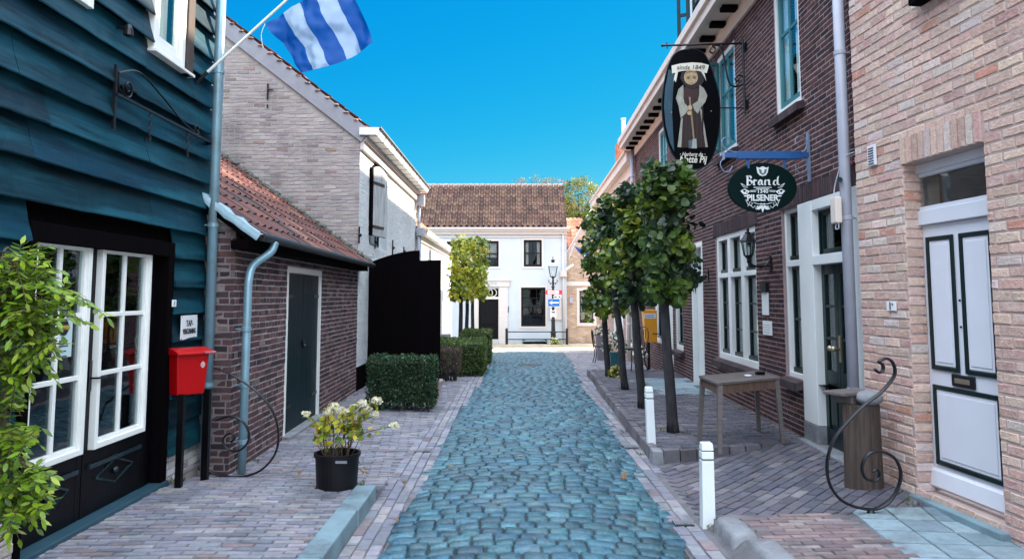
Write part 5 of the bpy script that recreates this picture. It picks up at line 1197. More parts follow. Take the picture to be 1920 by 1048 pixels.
g.build('lock_plate', M['brass'], U); g = MB(); 
for x_ in (-.033, .05): g.ball(PUB(midd + x_, -.0, hz), .03, 10); g.tube([PUB(midd + x_, -.07, hz), PUB(midd + x_, .0, hz)], .012, 8)
g.build('door_knob', M['brass'], U, smooth=True)
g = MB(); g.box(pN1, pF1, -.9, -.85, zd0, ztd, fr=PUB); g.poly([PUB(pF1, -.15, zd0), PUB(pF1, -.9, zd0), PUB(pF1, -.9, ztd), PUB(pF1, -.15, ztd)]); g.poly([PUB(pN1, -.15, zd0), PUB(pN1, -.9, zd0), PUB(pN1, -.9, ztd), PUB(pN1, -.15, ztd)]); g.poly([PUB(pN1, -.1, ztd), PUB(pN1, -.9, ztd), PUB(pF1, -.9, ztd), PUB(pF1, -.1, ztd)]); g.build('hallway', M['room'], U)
g = MB(); g.box(pN0, pF0, -.3, .10, -.05, zbase + .035, fr=PUB); g.build('doorstep', M['stone'], U, bevel=.01)
# far door, window, second door
for q, nm in ((fd_, 'side_door'), (fd2, 'side_door')):
    a, b, c, d = q; g = MB(); g.box(a, a + .07, -.12, .01, c, d, fr=PUB); g.box(b - .07, b, -.12, .01, c, d, fr=PUB); g.box(a + .07, b - .07, -.12, .008, d - .08, d, fr=PUB); g.box(a + .07, b - .07, -.12, .008, d - .62, d - .54, fr=PUB); o_ = g.build('door_frame', M['white'], U, bevel=.004)
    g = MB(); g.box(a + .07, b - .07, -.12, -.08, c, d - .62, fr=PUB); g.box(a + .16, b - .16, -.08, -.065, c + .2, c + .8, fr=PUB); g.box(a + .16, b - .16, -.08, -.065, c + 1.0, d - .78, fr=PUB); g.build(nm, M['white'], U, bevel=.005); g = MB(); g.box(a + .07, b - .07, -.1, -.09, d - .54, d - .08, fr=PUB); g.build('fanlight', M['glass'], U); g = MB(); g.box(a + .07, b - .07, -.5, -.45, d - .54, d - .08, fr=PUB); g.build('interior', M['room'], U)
for q in (fw_, pw): multi_light(U, PUB, q, 1, 0, -.02, q[2] + (q[3] - q[2]) * .68, rows_low=2, edge=.09)
# upper windows
M['tealsash'] = mat('teal_sash_paint', (.03, .17, .19), .4, var=.08)
for k, q in enumerate((u1, u2, u3)):
    w_ = pane_window(U, PUB, q, -.01, M['white'], M['tealsash'], 2, 2, fw=.07, sw=.055, bw=.04, fd=.1, cdep=.085, rowh=(.62,), curtain=(mat('blue_white_curtain%d' % k if k else 'blue_white_curtain', (.80, .86, .88), .9, var=.05), .0, .10))
# open casement of the second upper window
a, b, c, d = u2; hp = PUB(b - .08, .0, 0); ca = Fr(hp[:2], (hp + PUB.n * .62 - PUB.u * .22)[:2], (0, -1)); Lc = ca.len
g = MB(); t = .05
for x in (0, Lc - t): g.box(x, x + t, -.02, .02, c + .08, d - .08, fr=ca)
for z in (c + .08, d - .13, c + .08 + (d - c) * .55): g.box(t, Lc - t, -.018, .018, z, z + t, fr=ca)
oc = g.build('open_casement', M['tealsash'], U, bevel=.004); g = MB(); g.box(t, Lc - t, -.003, .003, c + .1, d - .1, fr=ca); g.build('pane', M['glass'], oc)
# cornice with vents
g = MB(); e = PUB.len
g.box(-.0, e, .0, .05, CZ - .26, CZ - .03, fr=PUB); g.box(0, e, 0, .38, CZ - .03, CZ + .03, fr=PUB); g.box(0, e, .36, .42, CZ - .06, CZ + .16, fr=PUB); g.box(0, e, .40, .47, CZ + .08, CZ + .22, fr=PUB); g.build('cornice', M['cornice'], U, bevel=.008)
g = MB(); x = .35
while x < e: g = MB(); g.box(x, x + .16, .06, .27, CZ - .09, CZ - .033, fr=PUB); x += .62; g.build('cornice_block', M['tar'], U)
g = MB(); g.prism([PUB(0, .42, CZ + .12), PUB(0, .42, CZ + .22), PUB(0, -4, 10.35), PUB(0, -8.3, CZ), PUB(0, -8, CZ - .1), PUB(0, -4, 10.2)], PUB.u * e); g.build('roof', M['tile'], U).data.color_attributes['Col'].data.foreach_set('color', [.13, .09, .085, 1] * 12)
# dormer
dz0, sN_, sF_ = CZ + .12, PUB.px(1346, 40, .25)[0], PUB.px(1292, 40, .25)[0]
sN_ = sF_ - 1.5
g = MB(); g.box(sN_, sF_, -2.6, .20, dz0, dz0 + 1.35, fr=PUB); dm = g.build('dormer', M['teal'], U)
g = MB(); pk = dz0 + 2.15
g.prism([PUB(sN_ - .15, .35, dz0 + 1.3), PUB((sN_ + sF_) / 2, .35, pk), PUB(sF_ + .15, .35, dz0 + 1.3), PUB((sN_ + sF_) / 2, .35, pk - .18)], -PUB.n * 3); g.build('dormer_roof', M['tar'], dm)
g = MB(); g.prism([PUB(sN_, .19, dz0 + 1.35), PUB((sN_ + sF_) / 2, .19, pk - .2), PUB(sF_, .19, dz0 + 1.35)], -PUB.n * .1); g.build('dormer_gable', M['teal'], dm)
pane_window(dm, PUB, (sN_ + .15, sF_ - .15, dz0 + .15, dz0 + 1.3), .26, M['white'], M['teal'], 2, 3, fw=.05, sw=.04, fd=.055, room=False)
cf = Fr(PUB(sF_ - .12, .27, 0)[:2], PUB(sF_ - .02, .45, 0)[:2], (0, 1)); 
g = MB()
for x in (0, cf.len - .05): g.box(x, x + .05, -.02, .02, dz0 + .1, dz0 + 1.25, fr=cf)
for z in (dz0 + .1, dz0 + .48, dz0 + .85, dz0 + 1.2): g.box(.05, cf.len - .05, -.018, .018, z, z + .05, fr=cf)
g.build('open_casement', M['teal'], dm)
# downpipes and fittings
q = PUB(.13, .10, 0); pipe_vertical(U, q.x, q.y, .05, 6.2, .049, M['greypipe'], bands=4)
q = PUB(PUB.len - .15, .1, 0); pipe_vertical(U, q.x, q.y, -.3, CZ - .1, .055, M['greypipe'], bands=4)
s_, zt_ = PUB.px(1605, 360, .17); zb_ = PUB.px(1612, 410, .17)[1]; 
g = MB(); c_ = PUB(.14, .215, 0); g.box(.06, .18, .165, .225, zb_, zt_, fr=PUB); g.build('cable_box', M['cornice'], U, bevel=.01)
g = MB(); g.tube(smooth_path([PUB(.14, .2, zt_), PUB(.16, .18, zt_ + .12), PUB(.10, .12, zt_ + .35), PUB(.03, .05, zt_ + .4)]), .006, 5); g.tube(smooth_path([PUB(.12, .2, zb_), PUB(.11, .21, zb_ - .05), PUB(.07, .2, zb_ - .05), PUB(.07, .2, zb_)]), .006, 5); g.build('cable', M['greypipe'], U)
g = MB(); s_, z_ = PUB.px(1610, 330, .1); g.tube([PUB(.05, .18, z_), PUB(.32, .06, z_ + .03)], .022, 8); g.build('conduit', M['teal'], U)
s_, z_ = PUB.px(1601, 307); g = MB(); g.ball(PUB(s_, .03, z_), .03, 8); g.build('alarm_lamp', mat('dull_red', (.25, .04, .05), .4), U)
s_, z_ = PUB.px(1618, 595, 0); g = MB(); g.box(pN0 - .07, pN0 - .02, .0, .02, z_ - .07, z_ + .07, fr=PUB); g.build('doorbell', M['greypipe'], U)
# wall lanterns
def lantern(px_, py0, py1, lb):
    s_, z1_ = PUB.px(px_, py0, .28); z0_ = PUB.px(px_, py1, .28)[1]; w_ = PUB(s_, .0, z0_)
    t = thing('wall_lantern', w_, lb, 'wall lamp', 'lanterns on the inn wall'); c = PUB(s_, .28, 0); h = z1_ - z0_
    g = MB(); g.tube([PUB(s_, .0, z0_ + h * .02), PUB(s_, .28, z0_ + h * .0)], .014, 6); g.tube(smooth_path([PUB(s_, .01, z0_ + h * .2), PUB(s_, .12, z0_ - h * .02), PUB(s_, .28, z0_ + .1 * h), PUB(s_, .28, z0_ + h * .24)]), .012, 6); g.box(s_ - .03, s_ + .03, .008, .025, z0_ - .06, z0_ + .2 * h + .04, fr=PUB)
    g.build('bracket', M['iron'], t)
    g = MB(); g.lathe((c.x, c.y, z0_ + h * .2), [(.02, 0), (.045, .03), (.06, .05)], 6)
    for k in range(6):
        a = k * math.pi / 3; g.tube([(c.x + .055 * math.cos(a), c.y + .055 * math.sin(a), z0_ + h * .3), (c.x + .085 * math.cos(a), c.y + .085 * math.sin(a), z0_ + h * .68)], .006, 4)
    g.lathe((c.x, c.y, z0_ + h * .68), [(.105, 0), (.10, .015), (.05, .08), (.035, .10), (.04, .115), (.015, .13), (.02, .16), (.004, .19)], 6); g.build('lantern_frame', M['iron'], t)
    g = MB(); g.lathe((c.x, c.y, z0_ + h * .3), [(.052, 0), (.08, h * .38)], 6); g.build('lantern_glass', M['glass'], t)
    g = MB(); g.lathe((c.x, c.y, z0_ + h * .3), [(.012, 0), (.02, .05), (.02, .1), (.004, .13)], 8); g.build('bulb', M['white'], t)
lantern(1402, 432, 500, 'black wall lantern on the brick pier right of the triple window')
lantern(1296, 470, 520, 'black wall lantern near the white side door, half behind the lime tree crown')
for (a, b, nm, lb, m_) in (((1430, 545), (1440, 591), 'wall_plaque', 'narrow pale plaque on the brick pier, above the square notice', M['paper']), ((1432, 601), (1446, 629), 'wall_notice', 'small square pale notice on the brick pier, below the narrow plaque', M['paper'])):
    r = PUB.rect(a, b, .02); g = MB(); g.box(r[0] - .02, r[1] + .02, .009, .03, r[2], r[3], fr=PUB); o = g.build(nm, m_, bevel=.003); tag(o, lb, 'plaque')
    if nm == 'wall_plaque': g = MB(); g.box(r[0] - .03, r[1] + .03, .0095, .05, r[3] - .02, r[3] + .10, fr=PUB); g.build('hood', M['iron'], o)
    else:
        g = MB()
        for k in range(4): g.box(r[0] + .01, r[1] - .01, .031, .032, r[2] + .03 + k * .03, r[2] + .036 + k * .03, fr=PUB)
        g.build('printed_line', M['greypipe'], o)

# ------------------------------------------------------------------ monk sign
YM = PUB(PUB.px(1401, 145)[0], 0, 0).y
zT = at(1393, 78, YM).z
bx = PUB((YM - PUB.o.y) / PUB.u.y, 0, 0).x
t = thing('monk_inn_sign', (bx, YM, zT), 'tall dark oval inn sign with painted monk hanging from a black bracket', 'sign')
SP_ = lambda x, y, dy=0: tuple(at(x, y, YM) + Vector((0, dy, 0)))
def spoly(g, pts, dy=0, th=.004, c=None): g.prism([SP_(x, y, dy) for x, y in pts], (0, th, 0), c=c)
def ell(cx, cy, a, b, n=40, pw=1): return [(cx + a * math.copysign(abs(math.cos(2 * math.pi * i / n)) ** pw, math.cos(2 * math.pi * i / n)), cy + b * math.copysign(abs(math.sin(2 * math.pi * i / n)) ** pw, math.sin(2 * math.pi * i / n))) for i in range(n)]
g = MB(); bxx = at(1393, 100, YM).x
g.tube([SP_(1392, 70), SP_(1397, 214)], .016, 8); g.tube([SP_(1242, 86), SP_(1392, 82)], .015, 8); g.ball(SP_(1242, 86), .022, 6); g.tube([SP_(1250, 80), SP_(1251, 92)], .008, 5); g.tube([SP_(1350, 203), SP_(1396, 203)], .009, 6)
for y_ in (88, 195): g.tube([SP_(1394, y_ + 2), (bx, YM + .02, SP_(1394, y_ + 2)[2])], .014, 6); g.box(bx - .03, bx, YM - .04, YM + .06, SP_(0, y_)[2] - .06, SP_(0, y_)[2] + .05)
g.build('bracket', M['iron'], t)
g = MB(); g.tube(smooth_path([SP_(1334, 90), SP_(1331, 97), SP_(1337, 100), SP_(1341, 92), SP_(1336, 87), SP_(1349, 87), SP_(1356, 103), SP_(1361, 130), SP_(1367, 155), SP_(1378, 163), SP_(1391, 158), SP_(1393, 146), SP_(1386, 142), SP_(1379, 147), SP_(1381, 153), SP_(1387, 152)]), .012, 6); g.build('scroll', M['iron'], t)
g = MB(); E = [(1297, 92), (1272, 97), (1258, 112), (1247, 145), (1241, 190), (1243, 230), (1253, 272), (1266, 296), (1283, 311), (1302, 318), (1320, 314), (1334, 300), (1345, 265), (1350, 225), (1349, 185), (1340, 148), (1326, 110), (1314, 97)]
Es = [tuple(p)[:2] for p in smooth_path([Vector((a, b, 0)) for a, b in E + [E[0]]], 4)][:-1]
g.prism([SP_(x, y, 0) for x, y in Es], (0, .035, 0)); bd = g.build('board', mat('dark_sign_paint', (.0012, .0015, .003), .6, var=.3, spec=.06), t, bevel=.004)
g = MB(); cx, cy = 1297, 205; 
for i in range(len(Es)): p, q = Es[i], Es[(i + 1) % len(Es)]; g.tube([SP_(*p, -.002), SP_(*q, -.002)], .007, 5, cap=False)
g.build('rim', M['teal'], bd)
g = MB(); spoly(g, [(1254, 130), (1247, 165), (1245, 200), (1248, 235), (1256, 268), (1264, 284), (1262, 250), (1260, 210), (1262, 165), (1266, 140)], -.004); g.build('blue_ground', mat('petrol_paint', (.008, .05, .085), .5, var=.5, stretch=(3, 3, .6)), bd)
CM = M['cream']
g = MB(); spoly(g, [(1259, 124), (1275, 120), (1297, 118), (1315, 119), (1329, 123), (1325, 138), (1310, 134), (1295, 132.5), (1278, 134), (1260, 138.5)], -.008); 
for P in ([(1266, 137), (1262, 155), (1264, 150), (1267, 155), (1271, 136)], [(1314, 134), (1317, 140), (1321, 146), (1324, 153), (1322, 144), (1320, 136)]): spoly(g, P, -.007)
g.build('banner', CM, bd)
o3 = at(1295, 130.5, YM - .014); text(bd, 'sinds 1849', o3, (1, 0, 0), (0, 0, 1), .085, mat('brown_letter', (.06, .04, .03), .6, var=0), sx=1.05, shear=.15)
monk = mat('painted_figure', rough=.6, var=.35, scale=14, attr=True, stretch=(3, 3, .8))
g = MB(); BR, BD, WHt, SK = (.035, .009, .008), (.010, .004, .005), (.33, .32, .27), (.45, .32, .18)
spoly(g, [(1281, 165), (1277, 200), (1275, 240), (1272, 277), (1326, 277), (1320, 240), (1315, 205), (1313, 165), (1300, 158)], -.006, c=BR)     # habit
for k in range(6): x = 1281 + k * 7; spoly(g, [(x, 185), (x + 2, 185), (x + 3, 275), (x - .5, 275)], -.011, c=BD)
spoly(g, [(1277, 222), (1280, 222), (1277, 277), (1270, 276)], -.010, c=WHt); spoly(g, [(1312, 205), (1315, 205), (1327, 276), (1323, 277)], -.010, c=WHt)
spoly(g, [(1281, 160), (1272, 168), (1267, 185), (1272, 200), (1276, 222), (1285, 214), (1292, 204), (1283, 194), (1281, 185)], -.013, c=WHt)       # sleeves
spoly(g, [(1311, 160), (1319, 166), (1326, 180), (1322, 192), (1314, 202), (1308, 214), (1302, 208), (1298, 197), (1308, 190), (1311, 178)], -.013, c=WHt)
spoly(g, [(1281, 157), (1275, 148), (1278, 137), (1288, 134), (1310, 134), (1318, 141), (1320, 152), (1314, 162), (1300, 167), (1286, 164)], -.012, c=BD)   # cowl
spoly(g, ell(1295, 146, 13, 14), -.017, c=SK)
spoly(g, [(1284, 141), (1287, 136), (1295, 134), (1303, 136), (1307, 142), (1303, 137), (1295, 136), (1288, 137.5)], -.021, c=(.20, .12, .08))
for x in (1290, 1301): spoly(g, ell(x, 147.5, 3.2, .9, 10), -.022, c=BD); spoly(g, ell(x, 144, 3.6, .6, 10), -.022, c=(.2, .13, .08))
spoly(g, [(1295.5, 146), (1293.5, 152), (1298, 152)], -.022, c=(.40, .27, .16)); spoly(g, ell(1296, 156, 3, .7, 10), -.025, c=(.35, .16, .12))
spoly(g, ell(1293, 203, 4.2, 5, 14), -.021, c=SK); spoly(g, ell(1292, 213, 4.4, 4, 14), -.021, c=SK)
spoly(g, [(1291, 183), (1294, 183), (1302, 262), (1299, 262)], -.018, c=(.30, .20, .12)); spoly(g, [(1298, 262), (1305, 261), (1306, 279), (1296, 279)], -.022, c=(.36, .38, .38)); spoly(g, [(1290, 265), (1298, 262), (1296, 279), (1291, 279)], -.021, c=(.08, .10, .12))
for x_, y_ in ((1259, 211), (1333, 209)): spoly(g, ell(x_, y_, 1.1, 1.1, 8), -.01, c=WHt)
g.build('painted_monk', monk, bd)
# text
text(bd, '· Herberg de ·', at(1298, 293, YM - .008), (1, 0, 0), (0, 0, 1), .075, CM, shear=.3, bold=.001, sx=.8)
text(bd, 'Natte Pij', at(1299, 305, YM - .008), (1, 0, 0), (0, 0, 1), .125, CM, shear=.25, bold=.003, sx=.82)
g = MB(); g.tube([SP_(1291, 86), SP_(1291, 95)], .006, 5); g.build('hook', M['iron'], t)

# ------------------------------------------------------------------ beer sign
YB = PUB(PUB.px(1519, 295)[0], 0, 0).y; print('YM YB', YM, YB); bx = PUB((YB - PUB.o.y) / PUB.u.y, 0, 0).x
t = thing('oval_beer_sign', (bx, YB, at(1515, 255, YB).z), 'dark green oval beer sign with white lettering under a blue bracket bar', 'sign')
SP_ = lambda x, y, dy=0: tuple(at(x, y, YB) + Vector((0, dy, 0)))
M['bluepaint'] = mat('bracket_blue', (.012, .085, .26), .4, var=.12); M['greyblue'] = mat('grey_blue_iron', (.20, .26, .38), .45, metal=.2)
g = MB(); a, b = at(1357, 297, YB), at(1514, 284, YB)
g.box(at(1382, 290, YB).x, at(1500, 290, YB).x, YB - .035, YB + .035, at(1400, 299, YB).z, at(1400, 284.5, YB).z); g.build('light_bar', M['bluepaint'], t, bevel=.004)
g = MB(); g.box(at(1358, 290, YB).x, at(1515, 290, YB).x, YB - .02, YB + .02, at(1400, 296, YB).z, at(1400, 286.5, YB).z); g.box(at(1513, 290, YB).x, bx - .0, YB - .015, YB + .015, at(0, 294, YB).z, at(0, 288, YB).z)
g.build('arm', M['bluepaint'], t)
g = MB(); g.box(at(1514, 290, YB).x, at(1518, 290, YB).x, YB - .02, YB + .02, at(1400, 341, YB).z, at(1400, 248, YB).z); e_ = MB(); e_.box(at(1355, 290, YB).x, at(1358, 290, YB).x - .001, YB - .02, YB + .02, at(1400, 300, YB).z, at(1400, 286, YB).z); e_.build('end_plate', M['greyblue'], t)
for y_ in (258, 331): g.tube([(at(1516, 0, YB).x, YB, at(0, y_, YB).z), (bx, YB, at(0, y_, YB).z)], .01, 6)
g.build('wall_bar', M['greyblue'], t)
g = MB()
for C in ([(1383, 286), (1368, 283), (1357, 277), (1353, 266), (1358, 259), (1367, 259), (1373, 267)], [(1373, 311), (1368, 321), (1358, 322), (1351, 312), (1352, 303), (1358, 297)], [(1492, 271), (1492, 260), (1500, 255), (1508, 259), (1513, 268), (1510, 280), (1504, 285)], [(1492, 308), (1493, 318), (1501, 324), (1510, 320), (1514, 310), (1511, 301), (1500, 295)]):
    g.tube(smooth_path([SP_(*p) for p in C]), .011, 6, flat=(0, 1, 0))
g.build('scroll', M['greyblue'], t)
for x_ in (1394, 1461): g = MB(); g.box(at(x_ - 1.8, 0, YB).x, at(x_ + 1.8, 0, YB).x, YB - .012, YB + .03, at(0, 316, YB).z, at(0, 297, YB).z); g.build('hanger', M['bluepaint'], t)
g = MB(); g.prism([SP_(x, y, 0) for x, y in ell(1430, 352, 64.5, 46.5, 56)], (0, .04, 0)); bd = g.build('board', mat('sign_dark_green', (.0006, .010, .010), .6, var=.1, spec=.08), t, bevel=.004)
W_ = M['paper']
B0 = lambda x, y: at(x, y, YB - .006)
def stroke(g, pts, w, dy=-.004, ang=-.6, hgt=None):
    """broad nib stroke: the pen edge keeps one direction, like blackletter"""
    k = 6.17; nx, ny = math.cos(ang) * w / 2, math.sin(ang) * w / 2
    P = [(1350 + x / k, 240 + y / k) for x, y in pts]; nx /= k; ny /= k
    for (a, b), (c, d) in zip(P, P[1:]):
        if abs(c - a) + abs(d - b) < .01: continue
        g.prism([SP_(a - nx, b - ny, dy), SP_(c - nx, d - ny, dy), SP_(c + nx, d + ny, dy), SP_(a + nx, b + ny, dy)], (0, .003, 0)); dy -= .0006
g = MB()
for pts, w in (([(318, 560), (318, 662)], 26), ([(304, 556), (330, 562)], 22), ([(318, 556), (352, 562), (362, 582), (340, 602), (322, 606)], 19), ([(330, 604), (364, 616), (372, 638), (352, 658), (306, 668)], 22), ([(330, 558), (346, 552)], 20),
               ([(392, 600), (391, 655)], 24), ([(398, 604), (424, 612)], 20), ([(385, 655), (404, 664)], 16),
               ([(450, 610), (445, 650)], 24), ([(455, 602), (480, 612), (480, 652)], 24), ([(447, 652), (464, 662), (480, 650)], 16), ([(480, 650), (500, 660)], 16),
               ([(521, 602), (520, 656)], 24), ([(524, 612), (552, 602), (567, 612), (566, 655)], 24), ([(566, 652), (584, 662)], 16), ([(514, 655), (530, 663)], 14),
               ([(626, 606), (618, 650)], 24), ([(628, 606), (652, 612)], 20), ([(619, 650), (640, 664), (662, 650)], 16), ([(672, 562), (664, 602), (664, 650)], 24), ([(664, 650), (688, 660)], 16), ([(655, 580), (680, 556)], 10)):
    stroke(g, pts, w)
g.build('lettering', W_, bd)
g = MB()
def bpoly(pts, dy=-.004): g.prism([SP_(x, y, dy) for x, y in pts], (0, .003, 0))
# crest
for P in ([(1418, 313), (1423, 315), (1430, 312), (1437, 315), (1441, 313), (1439, 324), (1436, 329), (1430, 331), (1424, 329), (1420, 324)],): bpoly(P)
g.build('crest', W_, bd)
g = MB()
for P in ([(1422, 317), (1428, 319), (1430, 324), (1432, 319), (1438, 317), (1436, 325), (1430, 329), (1424, 325)],): bpoly(P, -.007)
g.build('crest_inlay', mat('grey_green_inlay', (.10, .16, .16), .5), bd)
g = MB(); bpoly([(1427, 317), (1430, 321), (1433, 317), (1431.5, 325), (1428.5, 325)], -.010); g.build('crest_v', W_, bd)
g = MB()
for y_, n_, hw in ((351.8, 22, 17), (354.6, 14, 12)):
    for i in range(n_):
        if R.random() < .1: continue
        x = 1430 - hw + 2 * hw * i / n_; bpoly([(x, y_ - .8), (x + 2 * hw / n_ * .7, y_ - .8), (x + 2 * hw / n_ * .7, y_ + .8), (x, y_ + .8)])
g.build('small_print', W_, bd)
text(bd, '1340', B0(1430, 362), (1, 0, 0), (0, 0, 1), .052, W_, bold=.001, sx=1.15)
text(bd, 'PILSENER', B0(1430, 376.5), (1, 0, 0), (0, 0, 1), .092, W_, bold=.003, sx=.88)
g = MB()
for sg in (-1, 1):
    X = lambda x: 1430 + sg * x
    for P in ([(X(42), 358), (X(34), 354), (X(24), 359), (X(30), 365), (X(37), 364)], [(X(36), 366), (X(28), 367), (X(26), 369), (X(34), 369)]): bpoly(P)
    for C in ([(41, 344), (36, 351), (28, 352)], [(39, 345), (33, 349)], [(24, 358), (12, 357)], [(23, 360), (13, 359.5)], [(32, 374), (28, 383), (22, 386), (19, 381), (24, 379), (28, 387)], [(24, 384), (18, 390), (14, 386)], [(17, 380), (8, 383), (0, 383)], [(5, 392), (10, 386), (14, 391), (8, 393)], [(4, 388), (10, 388), (12, 392)]):
        g.tube([SP_(X(a), b, -.003) for a, b in C], .0035, 5)
    bpoly([(X(3), 385), (X(8), 387), (X(13), 393), (X(6), 393), (X(0), 388)]); bpoly([(X(1), 382), (X(4), 381), (X(4), 384), (X(1), 384)]); bpoly([(X(29), 374), (X(28), 375), (X(27), 374), (X(28), 373)])
bpoly([(1430, 384), (1433, 391), (1430, 399), (1427, 391)])
g.build('ornament', W_, bd)
g = MB()
for sg in (-1, 1):
    X = lambda x: 1430 + sg * x
    for P in ([(X(38), 358), (X(35), 356), (X(31), 358), (X(34), 361)], [(X(30), 359), (X(28), 361), (X(31), 363)]): bpoly(P, -.007)
g.build('ornament_inlay', bd.data.materials[0], bd)

# ------------------------------------------------------------------ cream house beyond the pub
C2 = thing('cream_house', CRM(4, -2, -.6), 'peach coloured house with flat cornice beyond the inn, right side', 'house')
cz = 5.45; cw = [(1.2, 2.3, 3.2, 4.6), (4.2, 5.3, 3.2, 4.6), (7.4, 8.5, 3.2, 4.6), (1.0, 2.4, .2, 2.0), (4.3, 5.5, .2, 2.0), (7.6, 8.8, .2, 2.0)]; cdr = (2.9, 3.8, -.6, 2.0)
g = MB(); wall_body(g, CRM, 0, CRM.len, -1, cz, cw + [cdr], t=.3)
g.poly([CRM(CRM.len, -.3, -1), CRM(CRM.len, -6, -1), CRM(CRM.len, -6, cz), CRM(CRM.len, -.3, cz)]); g.poly([CRM(0, -.3, cz), CRM(0, -6, cz), CRM(CRM.len, -6, cz), CRM(CRM.len, -.3, cz)]); w_ = g.build('wall', mat('cream_mortar', (.5, .40, .34), .9, var=.1), C2)
g = MB(); bricks(g, CRM, 0, CRM.len, 2.6, cz - .3, cw, [((.52, .35, .27), 4), ((.57, .40, .31), 3), ((.46, .30, .24), 2)], L=.21, H=.065, h=.006, var=.08); bricks(g, CRM, 0, CRM.len, -.8, 2.6, cw + [cdr], [((.30, .20, .17), 4), ((.36, .24, .20), 3), ((.24, .16, .15), 2)], L=.21, H=.065, h=.006, var=.12); g.build('brick_face', M['brick'], w_)
for q in cw: multi_light(C2, CRM, q, 1, 0, -.02, q[2] + (q[3] - q[2]) * .66, rows_low=1, edge=.09)
a, b, c, d = cdr; g = MB(); g.box(a, a + .08, -.1, .01, c, d, fr=CRM); g.box(b - .08, b, -.1, .01, c, d, fr=CRM); g.box(a + .08, b - .08, -.1, .008, d - .1, d, fr=CRM); g.box(a + .08, b - .08, -.1, -.06, c, d - .1, fr=CRM); g.build('front_door', M['white'], C2, bevel=.005)
g = MB(); g.box(0, CRM.len, 0, .06, cz - .42, cz - .1, fr=CRM); g.box(0, CRM.len + .1, 0, .24, cz - .1, cz + .14, fr=CRM); g.box(0, CRM.len + .15, 0, .30, cz + .14, cz + .2, fr=CRM); g.build('cornice', M['cornice'], C2, bevel=.01)
g = MB(); rl = 6.0; g.prism([CRM(0, 0, cz), CRM(0, -4.1, 10.3), CRM(0, -8, cz)], CRM.u * rl); shade_roof = g.build('roof', M['tile'], C2); shade_roof.data.color_attributes['Col'].data.foreach_set('color', [.25, .10, .07, 1] * 6)  # unseen pitched roof on the near half, added to shade the gable house opposite
q = CRM(1.0, .1, 0); pipe_vertical(C2, q.x, q.y, -.4, 4.7, .05, M['cornice'], bands=2)
g = MB(); x0, x1 = at(1158, 290, 27.5).x, at(1186, 290, 27.5).x; zb_, zt_ = cz - .1, at(1170, 268, 27.5).z
g.box(x0, x1, 27.5, 28.1, zb_, zt_); ch = g.build('chimney', mat('chimney_mortar', (.4, .25, .2), .9), C2)
for f_ in (Fr((x0, 27.5), (x1, 27.5), (0, -1)), Fr((x0, 27.5), (x0, 28.1), (-1, 0))):
    g = MB(); bricks(g, f_, 0, f_.len, zb_, zt_, [], [((.42, .16, .10), 3), ((.50, .22, .14), 2)], L=.2, H=.065, h=.01); g.build('brick_face', M['brick'], ch)
g = MB(); cxx = at(1169, 240, 27.7).x; g.lathe((cxx, 27.7, zt_), [(.08, 0), (.075, at(0, 226, 27.7).z - zt_), (.095, at(0, 225, 27.7).z - zt_), (.095, at(0, 222, 27.7).z - zt_)], 12); g.build('flue_pipe', M['cornice'], ch)

# ------------------------------------------------------------------ PALE HOUSE
L_ = thing('pale_brick_house', PAL(1.5, -2, 0), 'pale pink brick house with white and green panelled front door, at the right edge', 'house')
DN = -.13
po = (PAL.px(1706, 600)[0], PAL.px(1864, 600)[0], PAL.px(1730, 925)[1], (PAL.px(1684, 313)[1] + PAL.px(1837, 268)[1]) / 2)
us, uz = PAL.px(1735, 8); 
uo = (us, us + 1.0, uz + .08, uz + 1.5)
print('pale', po, uo)
LPb = [((.54, .36, .30), 6), ((.57, .39, .32), 5), ((.51, .32, .27), 4), ((.60, .43, .35), 3), ((.56, .44, .41), 1.6), ((.50, .24, .18), 1.0), ((.46, .28, .25), 1.5), ((.62, .49, .43), 1)]
g = MB(); wall_body(g, PAL, -.0, PAL.len, -.3, 7.2, [po, uo], t=.3); g.poly([PAL(0, -.3, 0), PAL(0, -6, 0), PAL(0, -6, 7.2), PAL(0, -.3, 7.2)]); lw_ = g.build('wall', M['mortar_pale'], L_)
sl_ = (po[0] - .01, po[1] + .01, po[3], po[3] + .235)
g = MB(); bricks(g, PAL, 0, PAL.len, -.04, 7.2, [po, uo, sl_], LPb, L=.225, H=.0755, J=.015, h=.006, jit=.004, var=.10, e=.005)
soldier(g, PAL, sl_[0], sl_[1], sl_[2] + .004, sl_[3], LPb, W=.078, J=.014, h=.014)
JB = Fr(PAL(po[0], -.0, 0)[:2], PAL(po[0], -.14, 0)[:2], PAL.u[:2] + (0,) if False else (PAL.u.x, PAL.u.y)); bricks(g, JB, 0, JB.len, po[2], po[3], [], LPb, L=.30, H=.0755, J=.014, h=.008, jit=.003, var=.1)
g.build('brick_face', mat('pale_brick', rough=.8, var=.22, scale=26, bump=.8, bscale=60, attr=True, dark=(.58, .46, .41), dscale=17, damt=(.54, .72)), lw_, bevel=0)
# corner return towards the pub
g = MB(); PR_ = Fr(PAL(0, -.2, 0)[:2], PAL(0, .0, 0)[:2], (0, 1)); 
